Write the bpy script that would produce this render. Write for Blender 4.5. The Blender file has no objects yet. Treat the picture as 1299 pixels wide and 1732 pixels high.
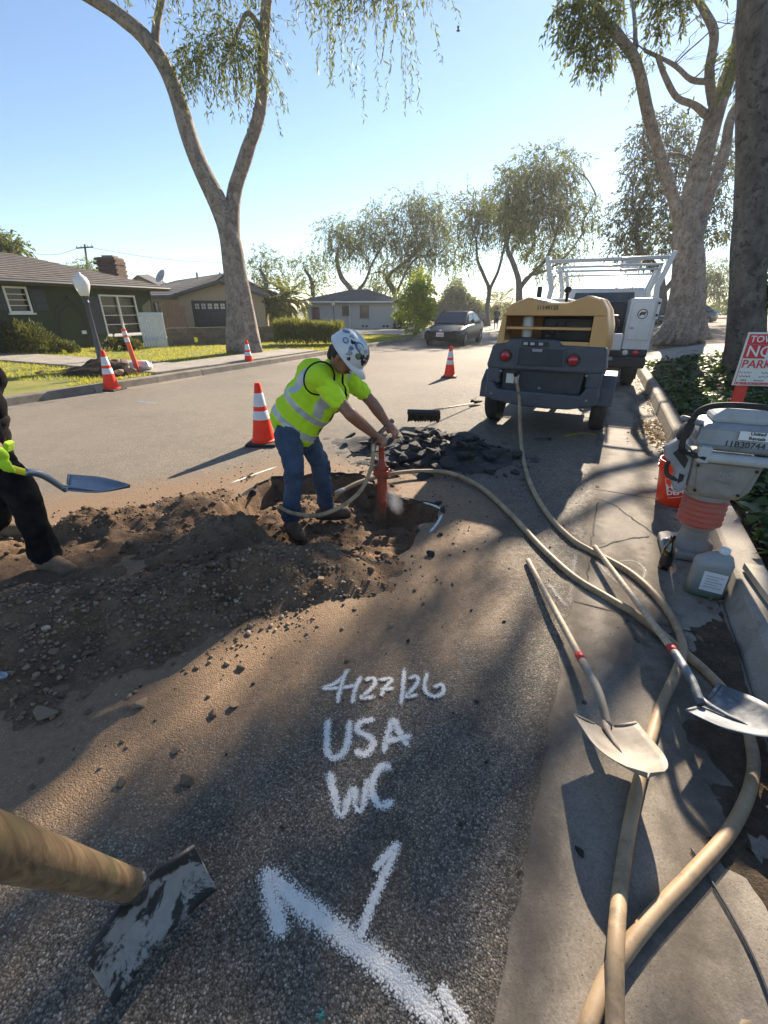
import bpy, bmesh, math, random
import numpy as np
from mathutils import Matrix, Vector
random.seed(7); RNG = np.random.default_rng(11)
SC = bpy.context.scene
COL = SC.collection
# ------------------------------------------------------------------ camera
F_PX, CX, CY, HORIZON, CAM_H = 740.0, 649.5, 866.0, 523.0, 1.5     # photo is 1299 x 1732
PITCH = math.atan((CY - HORIZON) / F_PX)
cam = bpy.data.cameras.new('camera'); cam_o = bpy.data.objects.new('camera', cam); COL.objects.link(cam_o)
cam.sensor_fit = 'HORIZONTAL'; cam.sensor_width = 36; cam.lens = F_PX / 1299 * 36
cam.clip_start = 0.05; cam.clip_end = 3000
cam_o.location = (0, 0, CAM_H); cam_o.rotation_euler = (math.pi/2 - PITCH, 0, 0)
SC.camera = cam_o
# ------------------------------------------------------------------ light
SUN_AZ, SUN_EL = math.radians(27.0), math.radians(28.0)          # azimuth from +Y towards +X
SUN_DIR = Vector((math.sin(SUN_AZ)*math.cos(SUN_EL), math.cos(SUN_AZ)*math.cos(SUN_EL), math.sin(SUN_EL)))
w = bpy.data.worlds.new('World'); SC.world = w; w.use_nodes = True
nt = w.node_tree; bg = nt.nodes['Background']
sky = nt.nodes.new('ShaderNodeTexSky'); sky.sky_type = 'NISHITA'; sky.sun_disc = False
sky.sun_elevation = SUN_EL; sky.sun_rotation = SUN_AZ; sky.altitude = 300
sky.air_density = 1.0; sky.dust_density = 0.07; sky.ozone_density = 2.4
nt.links.new(sky.outputs[0], bg.inputs[0]); bg.inputs[1].default_value = 0.062
sun = bpy.data.lights.new('sun', 'SUN'); sun.energy = 4.3; sun.angle = math.radians(0.55); sun.color = (1.0, 0.86, 0.68)
sun_o = bpy.data.objects.new('sun', sun); COL.objects.link(sun_o)
sun_o.rotation_euler = SUN_DIR.to_track_quat('Z', 'Y').to_euler(); sun_o.location = SUN_DIR*60
SC.view_settings.view_transform = 'Standard'; SC.view_settings.look = 'None'
SC.view_settings.exposure = 1.6; SC.view_settings.gamma = 1.0; SC.view_settings.use_curve_mapping = False
# ------------------------------------------------------------------ pixel -> place
_c, _s = math.cos(PITCH), math.sin(PITCH)
def ray(px, py):
    x = (px-CX)/F_PX; y = (py-CY)/F_PX
    return Vector((x, _c - y*_s, -_s - y*_c))
def gp(px, py, z=0.0):                      # where a line of sight meets height z
    r = ray(px, py); t = (z-CAM_H)/r.z
    return Vector((r.x*t, r.y*t, z))
def at(px, py, Y):                          # the point of a line of sight at distance Y
    r = ray(px, py); t = Y/r.y
    return Vector((r.x*t, Y, CAM_H + r.z*t))
# ------------------------------------------------------------------ road frame: u along, v across (0 = right edge of the asphalt)
H0, RAD = math.radians(27.0), 230.0
def head(u): return H0 - u/RAD
def rd(u, v, z=0.0):
    x = 0.5 + RAD*(math.cos(head(u)) - math.cos(H0)) ; y = 1.0 + RAD*(math.sin(H0) - math.sin(head(u)))
    h = head(u); return Vector((x + v*math.cos(h), y - v*math.sin(h), z))
def rd_inv(X, Y):
    u = 0.0
    for _ in range(8):
        p = rd(u, 0); h = head(u); u += (X-p.x)*math.sin(h) + (Y-p.y)*math.cos(h)
    p = rd(u, 0); h = head(u)
    return u, (X-p.x)*math.cos(h) - (Y-p.y)*math.sin(h)
# ------------------------------------------------------------------ mesh helpers
class MB:
    def __init__(s): s.v = []; s.f = []; s.m = []; s.cur = 0; s.M = Matrix.Identity(4)
    def add(s, verts, faces, mi=None):
        b = len(s.v); M = s.M
        s.v.extend([tuple(M @ Vector(p)) for p in verts])
        for f in faces: s.f.append(tuple(i+b for i in f)); s.m.append(s.cur if mi is None else mi)
        return s
    def box(s, c, d, rot=None, mi=None, taper=1.0):
        x, y, z = (k/2 for k in d); R = rot or Matrix.Identity(3); c = Vector(c); vs = []
        for sz in (-1, 1):
            k = taper if sz > 0 else 1
            for sx, sy in ((-1,-1),(1,-1),(1,1),(-1,1)): vs.append(c + R @ Vector((sx*x*k, sy*y*k, sz*z)))
        return s.add(vs, [(3,2,1,0),(4,5,6,7),(0,1,5,4),(1,2,6,5),(2,3,7,6),(3,0,4,7)], mi)
    def tube(s, pts, r, n=10, mi=None, cap=True, flat=1.0):
        pts = [Vector(p) for p in pts]; N = len(pts)
        rr = r if hasattr(r, '__len__') else [r]*N
        vs = []; fs = []; prev = None
        for i, p in enumerate(pts):
            t = (pts[min(i+1, N-1)] - pts[max(i-1, 0)]).normalized()
            if prev is None:
                a = Vector((0,0,1)) if abs(t.z) < .9 else Vector((1,0,0)); e1 = t.cross(a).normalized()
            else: e1 = (prev - t*prev.dot(t)).normalized()
            prev = e1; e2 = t.cross(e1)
            for k in range(n):
                a = 2*math.pi*k/n; vs.append(p + e1*(math.cos(a)*rr[i]) + e2*(math.sin(a)*rr[i]*flat))
        for i in range(N-1):
            for k in range(n): fs.append((i*n+k, i*n+(k+1) % n, (i+1)*n+(k+1) % n, (i+1)*n+k))
        if cap: fs.append(tuple(range(n))[::-1]); fs.append(tuple((N-1)*n+k for k in range(n)))
        return s.add(vs, fs, mi)
    def lathe(s, prof, c=(0,0,0), n=20, mi=None, rot=None):
        R = rot or Matrix.Identity(3); c = Vector(c); vs = []; fs = []
        for r, z in prof:
            for k in range(n): a = 2*math.pi*k/n; vs.append(c + R @ Vector((r*math.cos(a), r*math.sin(a), z)))
        for i in range(len(prof)-1):
            for k in range(n): fs.append((i*n+k, i*n+(k+1) % n, (i+1)*n+(k+1) % n, (i+1)*n+k))
        fs.append(tuple(range(n))[::-1]); fs.append(tuple((len(prof)-1)*n+k for k in range(n)))
        return s.add(vs, fs, mi)
    def prism(s, poly, fn, d0, d1, mi=None):          # fn(a, b, depth) -> point
        n = len(poly); vs = [fn(a, b, d0) for a, b in poly] + [fn(a, b, d1) for a, b in poly]
        fs = [tuple(range(n))[::-1], tuple(range(n, 2*n))] + [(i, (i+1) % n, n+(i+1) % n, n+i) for i in range(n)]
        return s.add(vs, fs, mi)
    def rings(s, rings, cap=True, mi=None):
        n = len(rings[0]); vs = [p for r in rings for p in r]; fs = []
        for i in range(len(rings)-1):
            for k in range(n): fs.append((i*n+k, i*n+(k+1) % n, (i+1)*n+(k+1) % n, (i+1)*n+k))
        if cap: fs.append(tuple(range(n))[::-1]); fs.append(tuple((len(rings)-1)*n+k for k in range(n)))
        return s.add(vs, fs, mi)
    def ball(s, c, r, n=12, mi=None, sc=(1,1,1)):
        prof = [(max(r*math.sin(math.pi*i/n), 1e-4), -r*math.cos(math.pi*i/n)) for i in range(n+1)]
        c = Vector(c); b = len(s.v)
        s.lathe([(a, z) for a, z in prof], (0,0,0), n*2, mi)
        for i in range(b, len(s.v)):
            q = Vector(s.v[i]); q = s.M.inverted() @ q
            s.v[i] = tuple(s.M @ (Vector((q.x*sc[0], q.y*sc[1], q.z*sc[2])) + c))
        return s
    def build(s, name, mats, parent=None, smooth=False, bevel=0, fixn=True, angle=None):
        me = bpy.data.meshes.new(name); me.from_pydata(s.v, [], s.f)
        return finish(name, me, mats, parent, smooth, bevel, s.m, fixn, angle)
def finish(name, me, mats, parent=None, smooth=False, bevel=0, mi=None, fixn=False, angle=None):
    if not isinstance(mats, (list, tuple)): mats = [mats]
    for m in mats: me.materials.append(MAT[m] if isinstance(m, str) else m)
    if mi is not None and len(mats) > 1: me.polygons.foreach_set('material_index', mi)
    if fixn:
        b = bmesh.new(); b.from_mesh(me); bmesh.ops.recalc_face_normals(b, faces=b.faces); b.to_mesh(me); b.free()
    if smooth or angle: me.polygons.foreach_set('use_smooth', [True]*len(me.polygons))
    if angle: me.set_sharp_from_angle(angle=math.radians(angle))
    me.update()
    o = bpy.data.objects.new(name, me); COL.objects.link(o)
    if parent is not None: o.parent = parent
    if bevel:
        b = o.modifiers.new('bevel', 'BEVEL'); b.width = bevel; b.segments = 2; b.limit_method = 'ANGLE'; b.angle_limit = math.radians(40)
    return o
def np_mesh(name, V, Fq):                    # V (n,3), Fq (m,3 or 4) numpy -> mesh
    me = bpy.data.meshes.new(name); V = np.asarray(V, np.float32); Fq = np.asarray(Fq, np.int32)
    k = Fq.shape[1]; me.vertices.add(len(V)); me.vertices.foreach_set('co', V.ravel())
    me.loops.add(Fq.size); me.loops.foreach_set('vertex_index', Fq.ravel())
    me.polygons.add(len(Fq)); me.polygons.foreach_set('loop_start', np.arange(0, Fq.size, k, dtype=np.int32))
    me.update(calc_edges=True); me.validate(); return me
def tag(o, label=None, cat=None, group=None, kind=None):
    if label: o['label'] = label
    if cat: o['category'] = cat
    if group: o['group'] = group
    if kind: o['kind'] = kind
    return o
def thing(name, label, cat, loc=(0,0,0), rotz=0.0, group=None):
    o = bpy.data.objects.new(name, None); COL.objects.link(o); o.location = loc; o.rotation_euler = (0, 0, rotz)
    o.empty_display_size = 0.1
    return tag(o, label, cat, group)
def copy_tree(o, parent=None):
    c = o.copy(); COL.objects.link(c); c.parent = parent
    for ch in list(o.children): copy_tree(ch, c)
    return c
def Rz(a): return Matrix.Rotation(a, 3, 'Z')
def Rx(a): return Matrix.Rotation(a, 3, 'X')
def Ry(a): return Matrix.Rotation(a, 3, 'Y')
def frame_to(d, up=(0,0,1)):                # 3x3 whose z axis is d
    z = Vector(d).normalized(); x = Vector(up).cross(z)
    if x.length < 1e-4: x = Vector((1,0,0))
    x.normalize(); y = z.cross(x); return Matrix((x, y, z)).transposed()
def spline(pts, n=8):                       # Catmull-Rom through pts
    P = [Vector(p) for p in pts]; P = [P[0]*2-P[1]] + P + [P[-1]*2-P[-2]]; out = []
    for i in range(1, len(P)-2):
        for k in range(n):
            t = k/n; a, b, c, d = P[i-1], P[i], P[i+1], P[i+2]
            out.append(.5*((2*b) + (c-a)*t + (2*a-5*b+4*c-d)*t*t + (3*b-a-3*c+d)*t*t*t))
    out.append(P[-2]); return out
TMP_SC = bpy.data.scenes.new('workbench')
def bake(o):                                 # evaluated mesh of one object, in an otherwise empty scene
    TMP_SC.collection.objects.link(o); vl = TMP_SC.view_layers[0]; vl.update(); me = bpy.data.meshes.new_from_object(o.evaluated_get(vl.depsgraph)); TMP_SC.collection.objects.unlink(o); return me
def text_mesh(name, txt, size, mat, parent, M, depth=.0015, bold=0.0, align='CENTER'):
    c = bpy.data.curves.new(name, 'FONT'); c.body = txt; c.size = size; c.extrude = depth; c.align_x = align; c.align_y = 'CENTER'; c.offset = bold
    c.resolution_u = 3
    o = bpy.data.objects.new('tmp', c); me = bake(o)
    bpy.data.objects.remove(o); bpy.data.curves.remove(c); me.transform(M); me.materials.clear()
    return finish(name, me, mat, parent)
def plane_M(o, x, y):                       # matrix with origin o, x axis, y axis (text lies in that plane)
    x = Vector(x).normalized(); z = x.cross(Vector(y)).normalized(); y = z.cross(x)
    M = Matrix((x, y, z)).transposed().to_4x4(); M.translation = Vector(o); return M
# value noise in numpy
_perm = RNG.permutation(512); _val = RNG.random(512)
def vnoise(x, y, z=0.0):
    x = np.asarray(x, float); y = np.asarray(y, float); z = np.asarray(z, float) + 0*x
    xi, yi, zi = np.floor(x).astype(int), np.floor(y).astype(int), np.floor(z).astype(int)
    fx, fy, fz = x-xi, y-yi, z-zi
    fx, fy, fz = (t*t*(3-2*t) for t in (fx, fy, fz))
    def h(a, b, c): return _val[_perm[(_perm[(_perm[a & 255]+b) & 255]+c) & 255]]
    r = 0
    for dx in (0, 1):
        for dy in (0, 1):
            for dz in (0, 1):
                r = r + h(xi+dx, yi+dy, zi+dz)*(fx if dx else 1-fx)*(fy if dy else 1-fy)*(fz if dz else 1-fz)
    return r*2-1
def fbm(x, y, z=0.0, oct=4):
    a, s, r = 1.0, 1.0, 0
    for i in range(oct): r = r + a*vnoise(np.asarray(x)*s+i*17, np.asarray(y)*s+i*5, np.asarray(z)*s); a *= .5; s *= 2.03
    return r
def blob(parts, voxel=.01, it=4, fac=.5, wr=None):
    """one continuous surface grown over tapered capsules ('c', a, b, ra, rb) and ellipsoids ('e', c, radii, rot)"""
    m = MB()
    for p in parts:
        if p[0] == 'c':
            a, b, ra, rb = Vector(p[1]), Vector(p[2]), p[3], p[4]; d = b-a; L = d.length; R = frame_to(d)
            prof = [(max(1e-4, ra*math.sin(t)), -ra*math.cos(t)) for t in [i*math.pi/2/5 for i in range(6)]] + \
                   [(max(1e-4, rb*math.cos(t)), L+rb*math.sin(t)) for t in [i*math.pi/2/5 for i in range(6)]]
            m.lathe(prof, a, 14, rot=R)
        else:
            c, r = Vector(p[1]), p[2]; R = p[3] if len(p) > 3 else Matrix.Identity(3); k = MB(); k.ball((0,0,0), 1, 8)
            m.add([c + R @ Vector((q[0]*r[0], q[1]*r[1], q[2]*r[2])) for q in k.v], k.f)
    me = bpy.data.meshes.new('b'); me.from_pydata(m.v, [], m.f)
    o = bpy.data.objects.new('b', me)
    r = o.modifiers.new('r', 'REMESH'); r.mode = 'VOXEL'; r.voxel_size = voxel
    if it: s = o.modifiers.new('s', 'SMOOTH'); s.factor = fac; s.iterations = it
    out = bake(o)
    bpy.data.objects.remove(o); bpy.data.meshes.remove(me)
    if wr:                                   # cloth folds: push along the normal by wr(x, y, z)
        n = len(out.vertices); co = np.empty(n*3, np.float32); out.vertices.foreach_get('co', co); co = co.reshape(-1, 3)
        no = np.empty(n*3, np.float32); out.vertices.foreach_get('normal', no); no = no.reshape(-1, 3)
        co += no*wr(co[:,0], co[:,1], co[:,2])[:,None]; out.vertices.foreach_set('co', co.ravel()); out.update()
    return out
# ------------------------------------------------------------------ materials
MAT = {}
class NT:
    def __init__(s, name):
        s.m = bpy.data.materials.new(name); s.m.use_nodes = True; s.t = s.m.node_tree; s.b = s.t.nodes['Principled BSDF']; MAT[name] = s.m
        s.co = s.n('ShaderNodeTexCoord').outputs['Object']
    def n(s, ty, **kw):
        nd = s.t.nodes.new(ty)
        for k, v in kw.items(): setattr(nd, k, v)
        return nd
    def l(s, a, b): s.t.links.new(a, b)
    def setv(s, sock, v):
        if hasattr(v, 'links') or isinstance(v, bpy.types.NodeSocket): s.l(v, sock)
        else: sock.default_value = v
    def noise(s, scale, detail=4, rough=.55, out='Fac', co=None, dist=0):
        n = s.n('ShaderNodeTexNoise'); s.l(co or s.co, n.inputs['Vector']); n.inputs['Scale'].default_value = scale
        n.inputs['Detail'].default_value = detail; n.inputs['Roughness'].default_value = rough; n.inputs['Distortion'].default_value = dist
        return n.outputs[out]
    def voro(s, scale, out='Distance', feature='F1', co=None, rnd=1):
        n = s.n('ShaderNodeTexVoronoi', feature=feature); s.l(co or s.co, n.inputs['Vector']); n.inputs['Scale'].default_value = scale
        n.inputs['Randomness'].default_value = rnd
        return n.outputs[out]
    def ramp(s, fac, stops, interp='LINEAR'):
        r = s.n('ShaderNodeValToRGB'); r.color_ramp.interpolation = interp; s.l(fac, r.inputs[0]); e = r.color_ramp.elements
        while len(e) < len(stops): e.new(.5)
        for k, (p, c) in enumerate(stops):
            e[k].position = p; e[k].color = (c, c, c, 1) if not hasattr(c, '__len__') else (*c[:3], 1)
        return r.outputs[0]
    def mix(s, fac, a, b, blend='MIX'):
        m = s.n('ShaderNodeMix', data_type='RGBA', blend_type=blend); s.setv(m.inputs[0], fac)
        for k, v in ((6, a), (7, b)):
            if isinstance(v, (tuple, list)): v = (*v[:3], 1)
            s.setv(m.inputs[k], v)
        return m.outputs[2]
    def math(s, op, a, b=0.0, clamp=False):
        m = s.n('ShaderNodeMath', operation=op, use_clamp=clamp); s.setv(m.inputs[0], a); s.setv(m.inputs[1], b); return m.outputs[0]
    def bump(s, h, strength=.5, dist=.01, normal=None):
        b = s.n('ShaderNodeBump'); s.l(h, b.inputs['Height']); b.inputs['Strength'].default_value = strength; b.inputs['Distance'].default_value = dist
        if normal is not None: s.l(normal, b.inputs['Normal'])
        return b.outputs[0]
    def attr(s, name, out='Fac'): return s.n('ShaderNodeAttribute', attribute_name=name).outputs[out]
    def sep(s, axis): x = s.n('ShaderNodeSeparateXYZ'); s.l(s.co, x.inputs[0]); return x.outputs[axis]
    def objrand(s): return s.n('ShaderNodeObjectInfo').outputs['Random']
    def base(s, c): s.setv(s.b.inputs['Base Color'], (*c[:3], 1) if isinstance(c, (tuple, list)) else c); return s
    def put(s, **kw):
        for k, v in kw.items(): s.setv(s.b.inputs[{'rough':'Roughness','metal':'Metallic','normal':'Normal','alpha':'Alpha','trans':'Transmission Weight','coat':'Coat Weight','spec':'Specular IOR Level','ior':'IOR','sheen':'Sheen Weight','emit':'Emission Color','emits':'Emission Strength','subs':'Subsurface Weight'}[k]], v)
        return s
def simple(name, c, rough=.6, metal=0, var=.25, scale=8, bump=.15, bscale=60, bdist=.003, coat=0, dirt=None, dirtamt=.5):
    """plain paint / cloth / plastic with uneven tone, optional dirt patches, fine relief"""
    t = NT(name); n = t.noise(scale, 5, .6)
    a = tuple(k*(1-var) for k in c); b = tuple(min(1, k*(1+var)) for k in c)
    col = t.mix(t.ramp(n, [(.3, 0), (.7, 1)]), a, b)
    if dirt:
        dn = t.noise(scale*.7+1.3, 7, .68, dist=.4); col = t.mix(t.math('MULTIPLY', t.ramp(dn, [(.47, 0), (.68, 1)]), dirtamt), col, dirt)
    t.base(col).put(rough=t.ramp(t.noise(scale*2.3, 4), [(.25, max(.03, rough-.1)), (.75, min(1, rough+.12))]), metal=metal, coat=coat)
    if bump: t.put(normal=t.bump(t.noise(bscale, 4, .6), bump, bdist))
    return t
def leafmat(name, c1, c2, trans=.45, hue=None):
    t = NT(name); n = t.noise(1.7, 3); r = t.n('ShaderNodeNewGeometry').outputs['Random Per Island']
    col = t.mix(t.math('ADD', t.math('MULTIPLY', r, .6), t.math('MULTIPLY', n, .5)), c1, c2)
    t.base(col).put(rough=.5, spec=.35)
    tr = t.n('ShaderNodeBsdfTranslucent'); t.l(t.mix(.5, col, hue or (c2[0]*1.7, c2[1]*1.6, c2[2]*.9)), tr.inputs[0])
    ms = t.n('ShaderNodeMixShader'); ms.inputs[0].default_value = trans
    t.l(t.b.outputs[0], ms.inputs[1]); t.l(tr.outputs[0], ms.inputs[2]); t.l(ms.outputs[0], t.t.nodes['Material Output'].inputs[0])
    return t
def asphalt_nodes(t):
    """aggregate: colour and relief of worn asphalt, shared with the paint that lies on it"""
    wob = t.noise(40, 2, out='Color'); co = t.n('ShaderNodeVectorMath', operation='MULTIPLY_ADD'); t.l(wob, co.inputs[0]); co.inputs[1].default_value = (.012,)*3; t.l(t.co, co.inputs[2]); co = co.outputs[0]
    cell = t.voro(175, 'Color', co=co); sp = t.n('ShaderNodeSeparateColor'); t.l(cell, sp.inputs[0])
    d = t.voro(175, 'Distance', co=co); d2 = t.voro(70, 'Distance', co=co)
    stone = t.ramp(sp.outputs[0], [(0, (.095,.080,.063)), (.45, (.165,.140,.112)), (.75, (.225,.195,.158)), (.92, (.32,.28,.23)), (1, (.47,.42,.35))])
    gap = t.ramp(d, [(.30, 1), (.75, .32)])
    hgt = t.math('ADD', t.math('SUBTRACT', .9, d), t.math('MULTIPLY', t.math('SUBTRACT', .6, d2), .55))
    hgt = t.math('ADD', hgt, t.math('MULTIPLY', sp.outputs[1], .35))
    return stone, gap, hgt
def make_materials():
    # asphalt
    t = NT('asphalt'); stone, gap, hgt = asphalt_nodes(t)
    col = t.mix(1, stone, gap, 'MULTIPLY')
    big = t.noise(.55, 5, .6); col = t.mix(1, col, t.ramp(big, [(.3, (.72, .72, .73)), (.7, (1.25, 1.2, 1.12))]), 'MULTIPLY')
    mid = t.noise(6, 5, .65); col = t.mix(1, col, t.ramp(mid, [(.3, .78), (.7, 1.25)]), 'MULTIPLY')
    worn = t.attr('worn'); col = t.mix(t.math('MULTIPLY', worn, .6), col, t.mix(t.noise(160, 3, .7), (.15, .126, .096), (.52, .44, .335)))
    dirt = t.attr('dirt'); dn = t.math('ADD', dirt, t.math('MULTIPLY', t.math('SUBTRACT', t.noise(9, 6, .7), .5), .9))
    dm = t.math('MULTIPLY', t.ramp(dn, [(.25, 0), (.85, 1)]), t.math('ADD', .45, t.math('MULTIPLY', d_gap(t, gap), .5)))
    col = t.mix(dm, col, t.mix(t.noise(35, 4), (.16, .094, .048), (.34, .215, .118)))
    t.base(col).put(rough=t.ramp(sp_noise(t), [(.3, .62), (.7, .9)]), normal=t.bump(hgt, .7, .0038), spec=.35)
    # spray paint: same relief, coverage from the stroke profile
    for nm, c, dens in (('paint_white', (.86, .82, .75), 1.05), ('paint_faint', (.78, .75, .69), .55), ('paint_blue', (.35, .62, .85), .75), ('paint_yellow', (.75, .62, .06), .7), ('paint_green', (.05, .35, .30), .5)):
        t = NT(nm); stone, gap, hgt = asphalt_nodes(t)
        prof = t.attr('edge')                                   # 1 on the stroke axis, 0 at its edge
        cov = t.math('ADD', t.math('MULTIPLY', prof, 1.35*dens), t.math('MULTIPLY', t.math('SUBTRACT', t.noise(110, 5, .75), .5), 1.5))
        cov = t.math('SUBTRACT', cov, t.math('MULTIPLY', t.math('SUBTRACT', 1, gap), .8))
        al = t.ramp(cov, [(.15, 0), (.75, .93)])
        t.base(t.mix(t.noise(30, 3), tuple(k*.8 for k in c), c)).put(rough=.75, alpha=al, normal=t.bump(hgt, .5, .004))
    t = NT('grime'); prof = t.attr('edge'); cov = t.math('ADD', t.math('MULTIPLY', prof, 1.0), t.math('MULTIPLY', t.math('SUBTRACT', t.noise(16, 7, .75), .5), 1.7)); t.base(t.mix(t.noise(120, 3), (.06, .049, .037), (.17, .142, .108))).put(rough=.9, alpha=t.ramp(cov, [(.25, 0), (1.0, .5)]))
    t = NT('oil_stain'); prof = t.attr('edge'); cov = t.math('ADD', t.math('MULTIPLY', prof, .9), t.math('MULTIPLY', t.math('SUBTRACT', t.noise(9, 7, .75), .5), 1.4)); t.base((.03, .026, .022)).put(rough=.55, alpha=t.ramp(cov, [(.35, 0), (1.0, .35)]))
    # concrete
    for nm, a, b in (('concrete', (.17, .143, .112), (.31, .265, .21)), ('concrete_dark', (.13, .115, .095), (.24, .21, .175)), ('concrete_walk', (.27, .235, .195), (.39, .35, .295))):
        t = NT(nm); n = t.noise(2.2, 7, .65); f = t.noise(140, 3, .7)
        col = t.mix(t.ramp(n, [(.3, 0), (.7, 1)]), a, b); col = t.mix(1, col, t.ramp(f, [(.3, .72), (.68, 1.18)]), 'MULTIPLY')
        st = t.ramp(t.noise(4, 7, .72, dist=.6), [(.50, 0), (.70, 1)]); col = t.mix(t.math('MULTIPLY', st, .6), col, (.075, .062, .05))
        pits = t.ramp(t.voro(60), [(.05, .35), (.16, 1)]); col = t.mix(1, col, pits, 'MULTIPLY')
        t.base(col).put(rough=.85, normal=t.bump(t.math('ADD', f, t.math('MULTIPLY', pits, .6)), .35, .004))
    # soil
    t = NT('soil'); n = t.noise(5, 7, .7); f = t.noise(90, 5, .75)
    col = t.mix(t.ramp(n, [(.3, 0), (.7, 1)]), (.095, .060, .037), (.25, .168, .108)); col = t.mix(1, col, t.ramp(f, [(.3, .6), (.7, 1.3)]), 'MULTIPLY')
    t.base(col).put(rough=.95, spec=.15, normal=t.bump(t.math('ADD', f, t.noise(28, 4)), .9, .012))
    t = NT('soil_dark'); n = t.noise(9, 7, .7); f = t.noise(70, 5, .75)
    col = t.mix(t.ramp(n, [(.3, 0), (.7, 1)]), (.030, .021, .015), (.085, .058, .038)); col = t.mix(1, col, t.ramp(f, [(.3, .6), (.7, 1.3)]), 'MULTIPLY')
    t.base(col).put(rough=.95, spec=.15, normal=t.bump(f, .9, .01))
    t = NT('soil_wet'); n = t.noise(9, 7, .7); f = t.noise(70, 5, .75)
    col = t.mix(t.ramp(n, [(.3, 0), (.7, 1)]), (.045, .033, .022), (.13, .092, .060)); col = t.mix(1, col, t.ramp(f, [(.3, .6), (.7, 1.3)]), 'MULTIPLY')
    t.base(col).put(rough=.9, spec=.2, normal=t.bump(f, .9, .01))
    t = NT('mulch'); n = t.noise(14, 6, .7); col = t.mix(t.ramp(n, [(.3, 0), (.7, 1)]), (.10, .07, .045), (.30, .22, .14))
    t.base(col).put(rough=.9, normal=t.bump(t.noise(50, 5, .7), .9, .02))
    t = NT('pebble'); r = t.n('ShaderNodeNewGeometry').outputs['Random Per Island']
    col = t.mix(1, t.ramp(r, [(0, (.11, .078, .055)), (.35, (.19, .135, .092)), (.7, (.24, .175, .12)), (.95, (.29, .225, .165)), (1, (.42, .36, .29))]), t.ramp(t.noise(160, 3), [(.3, .75), (.7, 1.2)]), 'MULTIPLY')
    t.base(col).put(rough=.9, spec=.2, normal=t.bump(t.noise(220, 3), .4, .002))
    t = NT('rubble'); n = t.noise(70, 4, .7); col = t.mix(t.ramp(n, [(.35, 0), (.7, 1)]), (.014, .014, .016), (.075, .072, .070))
    col = t.mix(t.math('MULTIPLY', t.ramp(t.noise(11, 4), [(.5, 0), (.7, 1)]), .55), col, (.13, .095, .065))
    t.base(col).put(rough=.75, normal=t.bump(t.math('ADD', n, t.voro(70)), .9, .008))
    t = NT('lawn'); n = t.noise(1.3, 6, .65); col = t.mix(t.ramp(n, [(.35, 0), (.68, 1)]), (.14, .17, .022), (.30, .26, .06))
    t.base(col).put(rough=.9, normal=t.bump(t.noise(60, 4), .8, .03))
    t = NT('earth'); n = t.noise(.2, 6, .65); col = t.mix(t.ramp(n, [(.35, 0), (.68, 1)]), (.07, .075, .025), (.17, .14, .08)); t.base(col).put(rough=.95)
    # bark
    for nm, a, b, c in (('bark_pale', (.16, .125, .10), (.36, .31, .265), (.085, .07, .055)), ('bark_grey', (.075, .062, .052), (.20, .175, .15), (.03, .027, .024)), ('bark_far', (.09, .08, .07), (.19, .175, .155), (.05, .045, .04))):
        t = NT(nm); n = t.noise(3.5, 6, .7, dist=.5); col = t.mix(t.ramp(n, [(.34, 0), (.66, 1)]), a, b)
        p = t.ramp(t.noise(9, 5, .6, dist=1.2), [(.55, 0), (.63, 1)]); col = t.mix(t.math('MULTIPLY', p, .75), col, c)
        mp = t.n('ShaderNodeMapping'); mp.inputs['Scale'].default_value = (14, 14, 2.0); t.l(t.co, mp.inputs[0])
        h = t.noise(1.0, 6, .7, co=mp.outputs[0]); t.base(t.mix(1, col, t.ramp(h, [(.3, .65), (.65, 1.15)]), 'MULTIPLY')).put(rough=.85, normal=t.bump(h, .8, .05))
    leafmat('leaf_olive', (.045, .068, .016), (.140, .165, .045), .5); leafmat('leaf_dark', (.040, .055, .018), (.105, .118, .040), .42)
    leafmat('leaf_far', (.060, .088, .030), (.150, .178, .060), .5); leafmat('leaf_lime', (.13, .19, .018), (.33, .38, .045), .55)
    leafmat('leaf_ivy', (.018, .040, .010), (.075, .125, .022), .28); leafmat('leaf_palm', (.06, .085, .018), (.19, .20, .045), .4)
    leafmat('leaf_shrub', (.04, .055, .018), (.13, .14, .045), .35); leafmat('leaf_litter', (.10, .06, .03), (.28, .19, .10), .2)
    leafmat('grass_blade', (.17, .21, .018), (.42, .40, .07), .5)
    # buildings
    t = NT('stucco_green'); n = t.noise(1.2, 5); t.base(t.mix(n, (.030, .042, .020), (.052, .066, .034))).put(rough=.9, normal=t.bump(t.noise(120, 4), .5, .01))
    t = NT('stucco_tan'); n = t.noise(1.2, 5); t.base(t.mix(n, (.36, .265, .175), (.44, .33, .225))).put(rough=.9, normal=t.bump(t.noise(120, 4), .4, .01))
    t = NT('stucco_grey'); n = t.noise(.8, 6); t.base(t.mix(n, (.38, .37, .37), (.50, .49, .48))).put(rough=.9, normal=t.bump(t.noise(120, 4), .4, .01))
    for nm, a, b in (('shingle', (.06, .050, .045), (.16, .135, .12)), ('shingle_grey', (.055, .055, .058), (.13, .125, .125))):
        t = NT(nm); r = t.objrand(); n = t.noise(3.0, 6, .7); col = t.mix(t.ramp(n, [(.3, 0), (.7, 1)]), a, b)
        col = t.mix(1, col, t.ramp(t.noise(60, 3, .7), [(.3, .75), (.7, 1.2)]), 'MULTIPLY')
        t.base(col).put(rough=.95, normal=t.bump(t.noise(90, 4), .6, .01))
    t = NT('brick'); r = t.objrand(); t.base(t.mix(1, t.ramp(r, [(0, (.085, .048, .036)), (.5, (.125, .070, .050)), (1, (.07, .048, .038))]), t.ramp(t.noise(25, 4), [(.3, .75), (.7, 1.2)]), 'MULTIPLY')).put(rough=.9)
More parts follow.
